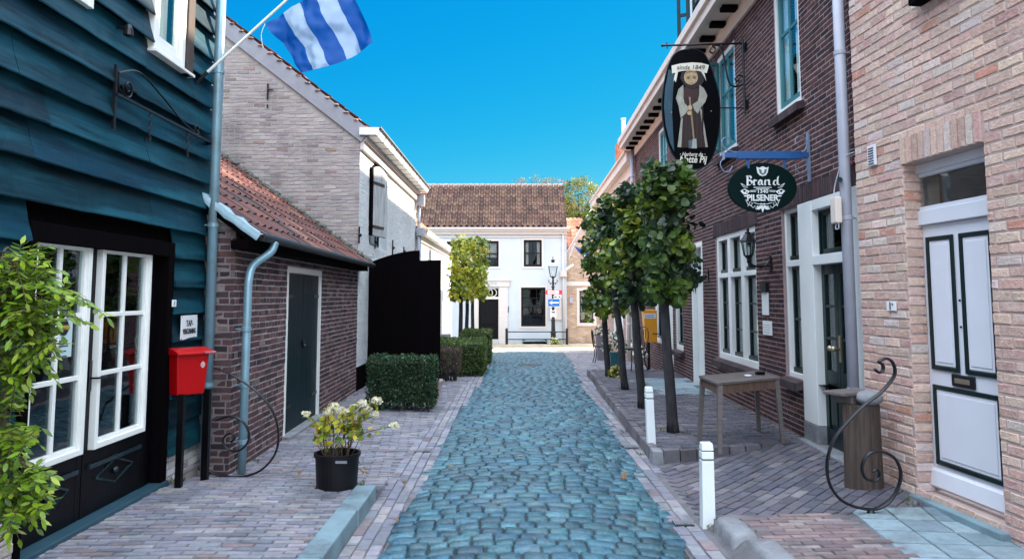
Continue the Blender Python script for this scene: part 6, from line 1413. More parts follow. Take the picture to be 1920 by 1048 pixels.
# door
s0, s1, z0, z1 = po
fl = PAL.px(1722, 600, DN)[0]; dz0 = z0
g = MB(); g.box(s0, fl + .035, DN - .08, DN + .03, z0, z1, fr=PAL); g.box(s1 - .06, s1, DN - .08, DN + .03, z0, z1, fr=PAL); g.box(fl + .035, s1 - .06, DN - .08, DN + .028, z1 - .07, z1, fr=PAL)
M['doorpaint'] = mat('white_blue_door_paint', (.66, .67, .74), .38, var=.03)
ztb = PAL.px(1716, 398, DN)[1]; zlb = PAL.px(1717, 425, DN)[1]
g.box(fl + .035, s1 - .06, DN - .08, DN + .026, zlb, ztb, fr=PAL); g.build('door_frame', M['doorpaint'], L_, bevel=.006)
pane_window(L_, PAL, (fl + .035, s1 - .06, ztb, z1 - .07), DN + .01, M['doorpaint'], None, fw=.03, name='fanlight', fd=.05)
A, B = fl + .035, s1 - .06
g = MB(); g.box(A + .003, B - .003, DN - .06, DN - .01, z0 + .03, zlb - .004, fr=PAL); d = g.build('door', M['doorpaint'], L_)
zu1, zu0 = (PAL.px(1735, 447, DN)[1] + PAL.px(1845, 430, DN)[1]) / 2, (PAL.px(1745, 692, DN)[1] + PAL.px(1860, 708, DN)[1]) / 2
zl1, zl0 = (PAL.px(1750, 723, DN)[1] + PAL.px(1870, 738, DN)[1]) / 2, (PAL.px(1758, 868, DN)[1] + PAL.px(1878, 912, DN)[1]) / 2
mx = (A + B) / 2; st = .11
pn = [(A + st, mx - .035, zu0, zu1), (mx + .035, B - st + .02, zu0, zu1), (A + st, B - st + .02, zl0, zl1)]
gm, pm = MB(), MB()
for a, b, c, dd_ in pn:
    w = .032; n = DN - .01
    for q in ((a, a + w, c, dd_), (b - w, b, c, dd_), (a + w, b - w, c, c + w), (a + w, b - w, dd_ - w, dd_)): gm.box(q[0], q[1], n, n + .018, q[2], q[3], fr=PAL)
    pm.box(a + w + .004, b - w - .004, n, n + .008, c + w + .004, dd_ - w - .004, fr=PAL); pm.box(a + w + .03, b - w - .03, n + .008, n + .014, c + w + .03, dd_ - w - .03, fr=PAL)
gm.build('panel_moulding', M['green'], d, bevel=.005); pm.build('panel', M['doorpaint'], d, bevel=.004)
g = MB(); g.prism([PAL(A, DN - .01, z0 + .19), PAL(A, DN + .015, z0 + .17), PAL(A, DN + .03, z0 + .06), PAL(A, DN - .01, z0 + .03)], PAL.u * (B - A)); g.build('weather_board', M['doorpaint'], d)
zs = (zu0 + zl1) / 2; g = MB(); g.box(mx - .125, mx + .125, DN - .01, DN + .008, zs - .045, zs + .045, fr=PAL); ls = g.build('letter_slot', M['iron'], d, bevel=.01); g = MB(); g.box(mx - .08, mx + .08, DN + .008, DN + .014, zs - .018, zs + .018, fr=PAL); g.build('slot_flap', M['brass'], ls, bevel=.003)
g = MB()
for z in (zu0 + (zu1 - zu0) * .52, zu0 + (zu1 - zu0) * .33): g.ball(PAL(mx, DN - .005, z), .009, 8)
g.build('keyhole', M['ink'], d)
g = MB(); g.box(s0 - .0, s1 + .05, -.14, .075, z0 - .075, z0 - .015, fr=PAL); g.build('doorstep', M['bluestone'], L_, bevel=.008)
g = MB(); g.box(s0 - .0, s1 + .05, -.1, .05, -.1, z0 - .063, fr=PAL); g.build('step_base', M['mortar_pub'], L_)
g = MB(); bricks(g, PAL, s0, s1 + .05, z0 - .16, z0 - .063, [], LPb, L=.2, H=.075, n0=.05, h=.01); g.build('brick_face', M['brick'], L_)
pane_window(L_, PAL, uo, -.12, M['doorpaint'], M['doorpaint'], 2, 2)
g = MB(); g.box(uo[0] - .06, uo[1] + .06, -.1, .10, uo[2] - .08, uo[2] - .001, fr=PAL); g.build('sill', M['tar'], L_, bevel=.006)
a, b, c, dd_ = PAL.rect((1628, 275), (1644, 309), .015); g = MB(); g.box(a, b, .01, .03, c, dd_, fr=PAL); v = g.build('vent', M['doorpaint'], L_, bevel=.004); g = MB()
for k in range(7): z = c + (dd_ - c) * (k + .8) / 8.2; g.box(a + .02, b - .02, .03, .034, z - .004, z + .004, fr=PAL)
g.build('vent_slot', M['ink'], v)
a, b, c, dd_ = PAL.rect((1662, 565), (1680, 583), .02); g = MB(); g.box(a, b, .012, .022, c, dd_, fr=PAL); o = g.build('house_number', M['paper'], bevel=.003); tag(o, 'white house number tile reading 1A on the pale brick beside the white door', 'number tile')
text(o, '1', PAL((a + b) / 2 - .01, .024, c + .012), -PAL.u if PAL.u.cross(Vector((0, 0, 1))).dot(PAL.n) < 0 else PAL.u, (0, 0, 1), .085, M['ink'], bold=.002)
text(o, 'A', PAL((a + b) / 2 + .022, .024, c + .045), -PAL.u if PAL.u.cross(Vector((0, 0, 1))).dot(PAL.n) < 0 else PAL.u, (0, 0, 1), .03, M['ink'])
g = MB(); g.prism([PAL(0, .15, 7.2), PAL(0, .15, 7.35), PAL(0, -4, 10.5), PAL(0, -4, 10.3)], PAL.u * PAL.len); g.build('roof', M['tar'], L_)
#@@OBJ
# ------------------------------------------------------------------ red mailbox
b1, b2 = on(334, 915, .11), on(383, 895, .11)
MBX = thing('red_mailbox', ((b1.x + b2.x) / 2, (b1.y + b2.y) / 2, .11), 'red plastic letter box on two black posts beside the timber house', 'letter box')
um = Vector((b2.x - b1.x, b2.y - b1.y, 0)); 
MF = Fr(at(331, 700, b1.y)[:2], at(392, 700, b2.y - .12)[:2], (1, -1)); wm = MF.len
zt_, zb_ = at(332, 664, b1.y).z, at(332, 744, b1.y).z
dp = .20
g = MB(); tp = .025
g.hexa([MF(tp, -dp, zb_), MF(wm - tp, -dp, zb_), MF(wm - tp, -.02, zb_), MF(tp, -.02, zb_), MF(0, -dp - .03, zt_), MF(wm, -dp - .03, zt_), MF(wm, 0, zt_), MF(0, 0, zt_)]); bx_ = g.build('box', M['red'], MBX, bevel=.012)
g = MB(); n = 8; P = []
for i in range(n + 1): t = i / n; P.append((-dp - .045 + (dp + .075) * t, zt_ + .005 + .045 * math.sin(math.pi * min(1, t * 1.0)) ** .7 * (1 - .35 * t)))
g.prism([MF(-.012, -dp - .045, zt_ - .012)] + [MF(-.012, a, b) for a, b in P] + [MF(-.012, .03, zt_ - .012)], MF.u * (wm + .03)); g.build('lid', M['red'], MBX, bevel=.004)
g = MB(); g.box(wm * .75, wm + .03, -.06, .045, zt_ - .004, zt_ + .012, fr=MF); g.build('slot_hood', mat('pale_red_edge', (.55, .12, .14), .4), MBX)
g = MB(); g.lathe((0, 0, 0), [(.024, 0), (.024, .002)], 16); g.v = [tuple(MF(wm * .80 + v[0] * .8, .0 + v[2] - .003, zt_ - .10 + v[1] * 1.1)) for v in g.v]; em = g.build('emblem', M['paper'], MBX); g = MB()
for k in range(4): g.box(wm * .80 - .016, wm * .80 + .016, .000, .0016, zt_ - .118 + k * .011, zt_ - .114 + k * .011, fr=MF)
g.build('emblem_line', M['red'], em)
for p, w_ in ((b1, .05), (b2, .055)):
    g = MB(); g.box(p.x - w_ / 2, p.x + w_ / 2, p.y - .02, p.y + .03, .02, zb_ + .02); g.build('post', M['black'], MBX, bevel=.003)
g = MB(); g.box(0.03, wm - .03, -dp, -dp + .03, zb_ - .03, zb_ + .1, fr=MF); g.build('back_rail', M['black'], MBX)

# ------------------------------------------------------------------ iron scrolls (flat bar)
def iron_scroll(name, Y, pts_list, lb, r=.017, yend=None):
    c = at(*pts_list[0][0], Y); t = thing(name, c, lb, 'iron scroll', 'wrought iron scrolls on the lane sides')
    for nm, pts, rr, k in pts_list_named(pts_list, r):
        g = MB(); n = len(pts); P = [at(x, y, Y + (0 if yend is None else (yend - Y) * i / (n - 1))) for i, (x, y) in enumerate(pts)]
        g.tube(smooth_path(P, 8), rr, 8, flat=(0, 1, 0)); g.build(nm, M['iron'], t, smooth=True)
    return t
def pts_list_named(pl, r): return [('scroll_bar', p, r, 0) for p in pl]
big = [(1640, 692), (1648, 698), (1655, 694), (1655, 684), (1648, 678), (1662, 672), (1674, 680), (1678, 698), (1670, 715), (1650, 737), (1620, 760), (1588, 792), (1563, 825), (1551, 865), (1555, 905), (1575, 935), (1605, 950), (1640, 954), (1665, 942), (1682, 918), (1689, 888), (1680, 862), (1660, 848), (1635, 847), (1621, 860), (1616, 878), (1622, 895), (1636, 901), (1647, 896), (1649, 885), (1642, 879), (1636, 884)]
YI = on(1640, 958, .1).y
iron_scroll('iron_scroll', YI, [big], 'tall black wrought iron scroll in front of the weathered stump and pale brick wall', r=.021)
p_ = at(1633, 956, YI); g = MB(); g.lathe((p_.x, p_.y, .03), [(.03, 0), (.03, .06), (.02, max(.07, p_.z - .02))], 8); o_ = g.build('scroll_foot', M['iron'], bpy.data.objects['iron_scroll'])
sm_ = [(403, 690), (425, 698), (455, 715), (488, 740), (512, 772), (522, 810), (518, 845), (500, 872), (475, 888), (440, 894), (405, 889), (385, 876)]
sm2 = [(405, 788), (432, 780), (455, 790), (467, 812), (463, 832), (446, 845), (428, 842), (418, 828), (424, 815), (436, 813), (440, 822), (433, 828)]
iron_scroll('iron_scroll', 6.85, [sm_, sm2], 'black wrought iron scroll arching out beside the red mailbox and shed downpipe', r=.019)

# ------------------------------------------------------------------ bollards
for (bx_, by_, ty_, w_, lb) in ((1327, 985, 829, .047, 'nearest white wooden bollard, lower right beside the rough kerbstones'), (1222, 850, 725, .044, 'white wooden bollard at the corner of the raised brick platform')):
    b = on(bx_, by_, 0.0); b.z = max(0, gh(b.x, b.y)) - .01; zt_ = at(bx_ - 4, ty_, b.y).z; t = thing('bollard', b, lb, 'bollard', 'white bollards on the right side of the lane')
    ln_ = at(bx_ - (3 if bx_ > 1300 else 6), ty_, b.y).x - b.x - .03 * 0
    def bb(w0, w1, za, zb_, m, nm, par=t):
        g = MB(); f0, f1 = (za - b.z) / (zt_ - b.z) * ln_, (zb_ - b.z) / (zt_ - b.z) * ln_
        g.hexa([(b.x + f0 + sx * w0, b.y + sy * w0, za) for sx, sy in ((-1, -1), (1, -1), (1, 1), (-1, 1))] + [(b.x + f1 + sx * w1, b.y + sy * w1, zb_) for sx, sy in ((-1, -1), (1, -1), (1, 1), (-1, 1))]); return g.build(nm, m, par, bevel=.005)
    M['bwhite'] = M.get('bwhite') or mat('bollard_paint', (.74, .78, .79), .55, var=.05, scale=6, bump=.15, dark=(.30, .30, .28), dscale=7, damt=(.62, .68), stretch=(1, 1, .5))
    bb(w_, w_ * .93, b.z - .05, zt_ - .125, M['bwhite'], 'post'); bb(w_ * .80, w_ * .80, zt_ - .125, zt_ - .112, M['stone'], 'groove'); bb(w_ * .93, w_ * .93, zt_ - .112, zt_ - .06, M['bwhite'], 'collar'); bb(w_ * .80, w_ * .80, zt_ - .06, zt_ - .052, M['stone'], 'groove'); bb(w_ * .93, w_ * .80, zt_ - .052, zt_, M['bwhite'], 'cap')

# ------------------------------------------------------------------ table
ZT = .80
c0, c1, c2, c3 = on(1310, 704, ZT), on(1345, 718, ZT), on(1462, 706, ZT), on(1400, 695, ZT)
c1 = on(1345, 718, ZT); c2 = on(1463, 707, ZT); c3 = c0 + (c2 - c1)
t = thing('wooden_table', (c0 + c2) / 2 + Vector((0, 0, PLATZ - ZT)), 'weathered grey wooden table standing against the inn wall on the brick platform', 'table')
g = MB(); ctr = (c0 + c2) / 2; n = 5
for i in range(n):
    a, b = i / n, (i + 1) / n - .006; e0, e1 = c0.lerp(c1, a), c0.lerp(c1, b); f0, f1 = c3.lerp(c2, a), c3.lerp(c2, b)
    g.hexa([Vector((p.x, p.y, ZT - .025)) for p in (e0, e1, f1, f0)] + [Vector((p.x, p.y, ZT + R.uniform(-.001, .001))) for p in (e0, e1, f1, f0)])
g.build('tabletop', M['tablewood'], t, bevel=.003)
ins = [ctr + (c - ctr) * .90 for c in (c0, c1, c2, c3)]
legs_b = [on(1331, 808, PLATZ), on(1366, 824, PLATZ), on(1459, 819, PLATZ), None]
legs_b = [ins[k] + (ins[k] - Vector((ctr.x, ctr.y, ins[k].z))).normalized() * .05 for k in range(4)]
for k in range(4):
    a = ins[k]; b = legs_b[k]; g = MB(); w0, w1 = .026, .019
    g.hexa([(b.x + sx * w1, b.y + sy * w1, PLATZ - .005) for sx, sy in ((-1, -1), (1, -1), (1, 1), (-1, 1))] + [(a.x + sx * w0, a.y + sy * w0, ZT - .026) for sx, sy in ((-1, -1), (1, -1), (1, 1), (-1, 1))]); g.build('leg', M['tablewood'], t, bevel=.003)
g = MB()
for k in range(4): p, q = ins[k], ins[(k + 1) % 4]; f = Fr(p[:2], q[:2], (p - ctr)[:2]); g.box(.03, f.len - .03, -.01, .012, ZT - .115, ZT - .027, fr=f)
g.build('apron', mat('red_brown_apron', (.13, .075, .055), .7, var=.4, stretch=(6, 6, 1), bump=.3), t)
p = on(1425, 702.5, ZT); g = MB(); g.box(p.x - .045, p.x + .045, p.y - .035, p.y + .035, ZT + .002, ZT + .035); o = g.build('ashtray', M['black'], bevel=.006); tag(o, 'small black square ashtray on the wooden table', 'ashtray')
p = on(1402, 706, ZT); g = MB(); g.ball((p.x, p.y, ZT + .012), .04, 8, sz=.3, jit=.15); o = g.build('paper_napkin', M['paper']); tag(o, 'crumpled white napkin on the wooden table', 'napkin')

# ------------------------------------------------------------------ stump with stone
b = on(1628, 922, .07); b.y += .05; b.x = 2.88
t = thing('tree_stump', b, 'weathered upright oak stump against the corner between inn and pale brick house', 'stump')
zt_ = at(1620, 757, b.y).z; g = MB(); n = 44; rings = []
for i in range(13):
    z = -.03 + (zt_ + .03) * i / 12; r = []
    for k in range(n):
        a = 2 * math.pi * k / n; rr = .150 * (1 - .16 * max(0, .35 - abs(noise.noise((a * 2.4, 3.3, z * .25)) * 3)) + .10 * noise.noise((math.cos(a) * 2.5, math.sin(a) * 2.5, z * .5)) + .09 * noise.noise((math.cos(a) * 7, math.sin(a) * 7, z * .4))) * (1 - .06 * z); r.append(g.vert((b.x + rr * math.cos(a), b.y + rr * math.sin(a) * .9, z)))
    rings.append(r)
for A, B in zip(rings, rings[1:]):
    for k in range(n): g.face((A[k], A[(k + 1) % n], B[(k + 1) % n], B[k]))
g.face(rings[-1]); g.build('trunk', M['wood'], t)
g = MB(); f = Fr((b.x - .22, b.y - .02), (b.x + .12, b.y + .16), (1, -1)); g.box(0, .36, -.12, .10, zt_ + .07, zt_ + .10, fr=f); g.box(.1, .3, -.08, .08, zt_, zt_ + .07, fr=f); o = g.build('wood_slab', M['tablewood'], bevel=.008); tag(o, 'grey wooden slab lying on top of the weathered stump', 'wood slab')
g = MB(); n = 12; c_ = Vector((b.x + .04, b.y - .06, zt_ + .055)); 
g.ball(c_, .105, 12, sz=.62, jit=.07); o = g.build('boulder', M['stone'], smooth=True); tag(o, 'rounded grey boulder lying on top of the weathered stump', 'boulder')

# ------------------------------------------------------------------ hydrangea pot
b = on(622, 922, .107); b.y += .17; rb = .175
HP = thing('hydrangea_pot', b, 'black plastic tub with fading white hydrangeas on the left forecourt', 'potted plant')
zr = at(622, 852, b.y - .1).z; h = zr - b.z
g = MB(); g.lathe(b, [(rb * .93, 0), (rb, h - .03), (rb + .012, h - .03), (rb + .014, h), (rb - .005, h), (rb - .02, h - .07), (.01, h - .07)], 32); g.build('tub', mat('black_plastic', (.006, .005, .007), .45, var=.25, spec=.25, bump=.1, bscale=20), HP, smooth=False)
g = MB(); g.lathe((b.x, b.y, b.z + h - .075), [(rb - .02, 0), (rb - .03, .015)], 20); g.build('soil', mat('potting_soil', (.04, .03, .025), .95, var=.4, bump=.5), HP)
g = MB(); g.box(b.x + .03, b.x + .12, b.y - rb - .02, b.y - rb - .012, b.z + h - .05, b.z + h - .03); g.build('tub_handle', M['stone'], HP)
heads = [(574, 777, .8), (625, 762, 1.3), (615, 772, 1), (660, 783, 1), (640, 770, .9), (678, 757, 1.1), (707, 752, 1.2), (665, 765, .9), (703, 778, .9), (739, 798, .8), (646, 790, .8), (690, 768, .7), (683, 885, .5), (655, 772, .8)]
g, lf, fl_ = MB(), MB(), MB(); HL = [((.28, .34, .03), 3), ((.50, .42, .03), 3), ((.11, .16, .03), 2), ((.45, .30, .05), 1)]
for (x, y, s_) in heads:
    Y = b.y + R.uniform(-.16, .14); e = at(x, y, Y); st = Vector((b.x + R.uniform(-.08, .08), b.y + R.uniform(-.08, .08), b.z + h - .07)); md = st.lerp(e, .55) + Vector((-(e.x - st.x) * .18, 0, .04)); P = smooth_path([st, md, e], 6)
    g.tube(P, .0035, 5, c=(.10, .06, .035))
    for k in range(int(16 * s_)):
        t_ = R.uniform(.45, .97); p = P[int(t_ * (len(P) - 1))]; d = rdir(); leaf(lf, p + rdir() * .02, d + Vector((0, 0, -.1)), rdir() + Vector((0, 0, 1)), R.uniform(.04, .075), R.uniform(.03, .05), jc(R.choices([q[0] for q in HL], [q[1] for q in HL])[0], .3, .1), fold=.2)
    if y < 870:
        for k in range(int(90 * s_)):
            d = rdir(); d.z = d.z * .8 + .15; p = e + Vector((d.x, d.y, d.z * .8)) * .040 * s_ ** .5; leaf(fl_, p - d * .004, (rdir() + d * .2), d, .017, .017, jc((.78, .74, .56) if R.random() < .85 else (.62, .50, .28), .08, .05), fold=.05, rnd=True)
    else:
        for k in range(16): leaf(lf, e + rdir() * .03, rdir(), rdir(), .025, .02, jc((.4, .28, .12), .2))
for k in range(22):
    a = R.uniform(0, 6.28); st = Vector((b.x + .09 * math.cos(a), b.y + .09 * math.sin(a), b.z + h - .07)); e = st + Vector((math.cos(a) * R.uniform(.02, .16), math.sin(a) * R.uniform(.02, .12), R.uniform(.16, .32))); P = smooth_path([st, st.lerp(e, .5) + rdir() * .02, e], 4); g.tube(P, .003, 4, c=(.10, .06, .035))
    for j in range(5): leaf(lf, P[-1] + rdir() * .03, rdir(), rdir() + Vector((0, 0, 1)), .06, .042, jc(R.choices([q[0] for q in HL], [q[1] for q in HL])[0], .3, .1))
g.build('stem', mat('stem_brown', (.09, .055, .03), .8), HP); lf.build('foliage', M['leaf'], HP, fixn=False); fl_.build('flower_heads', M['leaf'], HP, fixn=False)

# ------------------------------------------------------------------ foreground climbing shrub, left
b = Vector((-2.52, 3.75, .06)); PLn = thing('climbing_shrub', b, 'bright green feathery leaved shrub at the left edge in front of the glazed doors', 'shrub')
gs, gl = MB(), MB(); GP = [((.16, .28, .018), 5), ((.24, .36, .022), 4), ((.08, .16, .015), 3), ((.34, .42, .05), 2)]
main = [Vector((-2.60, 3.75, .4)), Vector((-2.56, 3.72, 1.0)), Vector((-2.58, 3.74, 1.5)), Vector((-2.55, 3.72, 1.85))]
for o_ in (0, .05, -.06): gs.tube(smooth_path([m + Vector((o_, o_ * .7, 0)) for m in main], 6), .014, 6)
tips = []
def spray(p, d, L, n=7, lw=.062, Lf=1.0):
    d = d.normalized(); P = []
    for i in range(n * 2): t = i / (n * 2 - 1); P.append(p + d * L * t + Vector((0, 0, -.35 * L * t * t)))
    gs.tube(P, .0022, 4)
    for i in range(1, n + 1):
        q = P[min(len(P) - 1, int(i / n * (len(P) - 1)))]; q0 = P[max(0, int(i / n * (len(P) - 1)) - 1)]; ax = (q - q0).normalized(); sd = ax.cross(Vector((0, 0, 1))); sd.normalize()
        col = jc(R.choices([c[0] for c in GP], [c[1] for c in GP])[0], .2, .06)
        for sg in ((1, -1) if i < n else (0,)):
            leaf(gl, q, (sd * sg + ax * .7 + Vector((0, 0, R.uniform(-.5, .15)))), Vector((0, -.3, 1)) + rdir() * .5, lw * R.uniform(.8, 1.2) * Lf, lw * .46 * Lf, col, fold=.2)
# masses given by photo positions (centre, radius in pixels)
for (cx_, cy_, rx, ry, n) in ((30, 500, 55, 42, 56), (35, 560, 68, 50, 70), (95, 560, 50, 18, 12), (35, 620, 70, 55, 74), (25, 685, 48, 45, 34), (8, 740, 28, 40, 14), (20, 815, 38, 22, 26), (30, 900, 70, 30, 50), (35, 945, 50, 25, 30), (5, 860, 20, 25, 8)):
    for i in range(n):
        a = R.uniform(0, 6.28); r_ = R.random() ** .5; x, y = cx_ + rx * r_ * math.cos(a), cy_ + ry * r_ * math.sin(a); Y = 3.75 + R.uniform(-.22, .20); p = at(x, y, Y); d = Vector((R.uniform(-.6, 1.0), R.uniform(-.7, .4), R.uniform(-.5, .8)))
        spray(p - d.normalized() * .05, d, R.uniform(.10, .18), n=R.choice((4, 5, 6)), lw=.055)
        if i % 9 == 0: 
            m = min(main, key=lambda q: (q - p).length); gs.tube(smooth_path([m, m.lerp(p, .5) + rdir() * .03, p], 5), .005, 5)
spray(at(110, 555, 3.7), Vector((1, -.1, -.05)), .26, n=9); spray(at(90, 590, 3.75), Vector((1, .1, .1)), .2, n=8); spray(at(100, 540, 3.7), Vector((1, -.2, .0)), .2, n=7)
gs.build('stem', mat('green_brown_stem', (.08, .06, .03), .8), PLn); gl.build('foliage', M['leaf'], PLn, fixn=False)
g = MB(); x1 = at(12, 1010, 4.2).x; g.box(-3.2, x1, 3.4, 4.25, -.1, .40); o = g.build('brick_planter', M['mortar_white'], bevel=0); tag(o, 'low pale brick planter in the bottom left corner under the green shrub', 'planter')
f_ = Fr((x1, 3.4), (x1, 4.25), (1, 0)); g = MB(); bricks(g, f_, 0, f_.len, .05, .40, [], [((.50, .42, .38), 4), ((.42, .34, .32), 3)], L=.21, H=.065); f2 = Fr((-3.2, 3.4), (x1, 3.4), (0, -1)); bricks(g, f2, 0, f2.len, .05, .40, [], [((.50, .42, .38), 4), ((.42, .34, .32), 3)], L=.21, H=.065); g.build('brick_face', M['brick'], o)

# ------------------------------------------------------------------ far right group: post box, pots, chairs
YPB = 16.8
p, q = at(1206, 581, YPB), at(1233, 642, YPB); b = Vector(((p.x + q.x) / 2, YPB + .12, gbase(YPB)))
t = thing('yellow_post_box', b, 'yellow orange wall mounted post box between the lime tree trunks', 'post box')
g = MB(); w_ = .012; ly = YPB
g.hexa([(p.x + .05, ly, q.z), (q.x, ly, q.z), (q.x, ly + .24, q.z), (p.x + .05, ly + .24, q.z), (p.x, ly, p.z), (q.x - .005, ly, p.z), (q.x - .005, ly + .24, p.z), (p.x, ly + .24, p.z)]); bo = g.build('box', mat('post_orange', (.62, .26, .012), .4, var=.06), t, bevel=.012)
g = MB(); lx0, lx1 = at(1208, 590, YPB).x, at(1229, 590, YPB).x; g.box(lx0, lx1, ly - .005, ly - .001, at(0, 597, YPB).z, at(0, 588, YPB).z); lab = g.build('label_plate', M['paper'], bo)
g = MB(); 
for k, z in enumerate((at(0, 591, YPB).z, at(0, 594.5, YPB).z)):
    for j in range(7): g.box(lx0 + .02 + j * (lx1 - lx0 - .04) / 7, lx0 + .02 + (j + .72) * (lx1 - lx0 - .04) / 7, ly - .008, ly - .006, z - .012, z + .012)
g.build('printed_line', M['signblue'], lab)
g = MB(); z = at(0, 626, YPB).z; x = at(1213, 0, YPB).x
for j in range(5): g.prism([(x + j * .036, ly - .005, z - .012), (x + .03 + j * .036, ly - .005, z - .012), (x + .036 + j * .036, ly - .005, z + .018), (x + .014 + j * .036, ly - .005, z + .018)], (0, .003, 0))
g.build('wordmark', M['ink'], bo)
g = MB(); g.box(b.x - .03, b.x + .03, ly + .25, ly + .30, b.z - .05, p.z - .05); g.build('post', M['iron'], t)
def planter(name, px0, px1, pyb, pyt, Y, m, lb, cols, leafc, r=.22, n=160, tp=.03, lw=.07):
    a, b_ = at(px0, pyb, Y), at(px1, pyb, Y); z0_ = gz((a.x + b_.x) / 2, Y); z1_ = at(px0, pyt, Y).z; c = ((a.x + b_.x) / 2, Y + .2, z0_); w2 = (b_.x - a.x) / 2
    t = thing(name, c, lb, 'planter'); g = MB(); g.hexa([(c[0] + sx * (w2 - tp), c[1] + sy * (w2 - tp), z0_ - .01) for sx, sy in ((-1, -1), (1, -1), (1, 1), (-1, 1))] + [(c[0] + sx * w2, c[1] + sy * w2, z1_) for sx, sy in ((-1, -1), (1, -1), (1, 1), (-1, 1))]); g.build('box', m, t, bevel=.01)
    g = MB(); k = MB()
    for i in range(n): d = rdir(); d.z = abs(d.z); leaf(g, Vector((c[0], c[1], z1_)) + Vector((d.x * r, d.y * r, d.z * r * 1.5)) * R.uniform(.3, 1), d + rdir() * .5, rdir(), lw, lw * .6, jc(R.choice(leafc), .3))
    for i in range(n // 3 if cols else 0): d = rdir(); d.z = abs(d.z); k.ball(Vector((c[0], c[1], z1_)) + Vector((d.x * r, d.y * r, d.z * r * 1.5)) * R.uniform(.8, 1.1), .03, 5, c=jc(R.choice(cols), .1))
    g.build('foliage', M['leaf'], t, fixn=False)
    if cols: k.build('blossom', M['leaf'], t, fixn=False)
    return t
DG = [(.05, .09, .03), (.08, .12, .04)]
planter('planter', 1119, 1141, 662, 629, 22.0, mat('grey_pot', (.16, .14, .16), .7), 'tall grey planter with pink white flowers at the far end of the platform', [(.72, .6, .55), (.7, .68, .62)], DG, r=.22)
planter('planter', 1145, 1166, 690, 661, 17.3, mat('teal_pot', (.015, .10, .12), .45), 'teal square planter with white flowers between lime trunks', [(.75, .74, .68)], DG, r=.30, n=220)
planter('planter', 1196, 1208, 700, 672, 16.3, mat('black_pot', (.02, .02, .025), .5), 'small black planter with white flowers under the yellow post box', [(.75, .72, .68)], DG, r=.16, n=110, tp=.01, lw=.05)
def bistro(px_, py_, Y, lb, rot=0, name='bistro_chair'):
    c = at(px_, py_, Y); z0_ = gz(c.x, Y); c = Vector((c.x, Y, z0_)); t = thing(name, c, lb, 'chair', 'bistro furniture at the end of the lane'); ca, sa = math.cos(rot), math.sin(rot)
    T_ = lambda x, y, z: (c.x + x * ca - y * sa, c.y + x * sa + y * ca, z0_ + z)
    for sx, sy in ((-1, -1), (1, -1), (1, 1), (-1, 1)): g = MB(); g.tube(smooth_path([T_(sx * .2, sy * .2, 0), T_(sx * .15, sy * .15, .25), T_(sx * .18, sy * .18, .44)], 4), .012, 6); g.build('leg', M['iron'], t)
    g = MB(); g.lathe(T_(0, 0, .44), [(.2, 0), (.2, .025)], 16); g.build('seat', M['iron'], t)
    g = MB(); g.tube(smooth_path([T_(-.18, .18, .44), T_(-.2, .22, .7), T_(-.12, .24, .88), T_(.12, .24, .88), T_(.2, .22, .7), T_(.18, .18, .44)], 5), .011, 6)
    for x in (-.07, 0, .07): g.tube([T_(x, .2, .46), T_(x, .24, .86)], .007, 5)
    g.build('backrest', M['iron'], t)
bistro(1127, 670, 20.5, 'black wire bistro chair left of the teal planter', rot=1.6)
bistro(1190, 700, 15.8, 'dark slatted chair behind the third lime trunk, left of the small black planter', rot=-1.2)
t = thing('dark_stool', (at(1180, 690, 17.9).x, 17.9, gz(2.8, 17.9)), 'grey topped stool behind the second lime trunk', 'stool')
c = Vector((at(1180, 690, 17.9).x, 17.9, gz(2.8, 17.9)))
for sx, sy in ((-1, -1), (1, -1), (1, 1), (-1, 1)): g = MB(); g.tube([c + Vector((sx * .17, sy * .17, 0)), c + Vector((sx * .13, sy * .13, .46))], .014, 5); g.build('leg', M['iron'], t)
g = MB(); g.box(c.x - .17, c.x + .17, c.y - .17, c.y + .17, c.z + .46, c.z + .5); g.build('seat', M['stone'], t, bevel=.01)
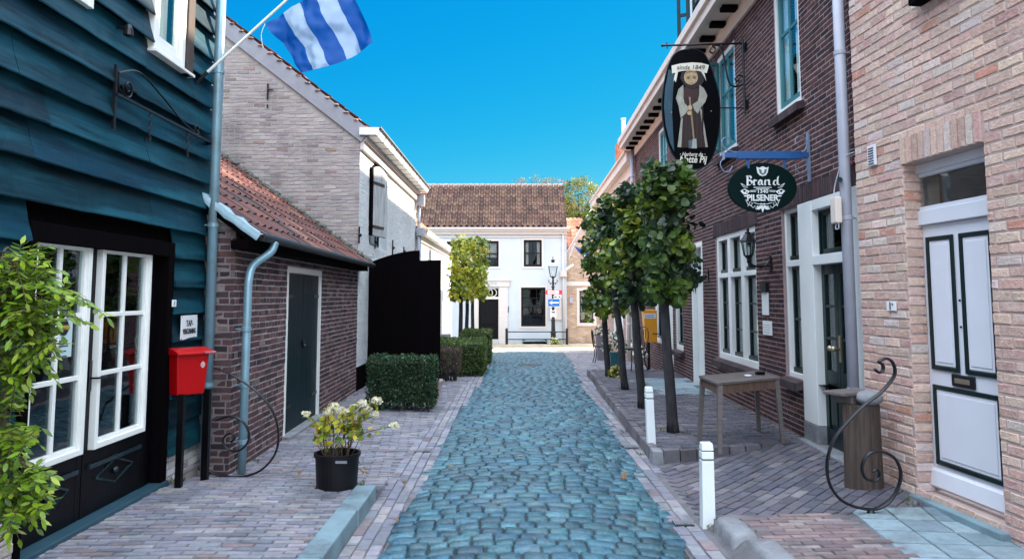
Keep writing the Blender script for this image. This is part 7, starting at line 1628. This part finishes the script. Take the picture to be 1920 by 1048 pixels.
flowers('ground_plant', (at(1148, 702, 15.0).x, 14.4, PLATZ), .16, 110, [(.5, .45, .12)], 'low yellow green plant round the foot of the farthest lime tree', 'plant', [(.20, .20, .05), (.10, .14, .03)], .07)
# cellar basket on the left by the low house
p = at(838, 630, 21.2); g = MB(); g.box(p.x - .18, p.x + .1, 21.1, 21.5, gbase(21) - .02, at(0, 626, 21.2).z + .0, taper=.01); o = g.build('storage_crate', M['greypipe'], bevel=.01); tag(o, 'grey crate standing by the low white wall behind the hedges', 'crate')
# fallen leaves in the lane
for k, (x, y) in enumerate(((840, 882), (758, 912), (1170, 905), (700, 846), (1100, 800), (660, 940), (1285, 930), (980, 868), (560, 905), (645, 800), (735, 980), (870, 760))):
    p = on(x, y, 0); p.z = gz(p.x, p.y) + .022; g = MB(); leaf(g, p, (R.uniform(-1, 1), R.uniform(-1, 1), .15), (0, 0, 1), .07, .05, (.32, .17, .07), fold=.5, rnd=True)
    tag(g.build('fallen_leaf', M['leaf'], fixn=False), None, 'leaf', 'single dry leaves lying in the lane')['label'] = 'small dry brown leaf lying on the paving of the lane'

# weeds in the joints along walls and kerbs
WEED = [(.05, .11, .015), (.09, .15, .02), (.16, .15, .04)]
spots = [(-2.57, 7.6), (-2.60, 8.7), (-2.62, 9.4), (-2.66, 11.9), (-2.80, 6.4), (-2.62, 12.6), (1.36, 8.0), (1.40, 9.3), (1.44, 11.1), (3.05, 8.9), (3.10, 10.4), (1.70, 8.72), (1.93, 8.55), (1.73, 10.5), (1.78, 12.5), (3.02, 6.9), (3.0, 5.75), (-1.27, 6.3), (1.44, 5.45), (3.12, 6.3)]
for k, (x, y) in enumerate(spots):
    z = gz(x, y) - .005; g = MB()
    for i in range(R.randint(8, 18)):
        a = R.uniform(0, 6.28); d = Vector((math.cos(a) * .7, math.sin(a) * .7, R.uniform(.3, 1.1))); leaf(g, (x + R.uniform(-.05, .05), y + R.uniform(-.07, .07), z), d, (0, 0, 1), R.uniform(.03, .075), R.uniform(.008, .016), jc(R.choice(WEED), .3), fold=.2)
    tag(g.build('weed_tuft', M['leaf'], fixn=False), 'small green weed tuft growing in the paving joints', 'weed', 'weed tufts along walls and kerbs')
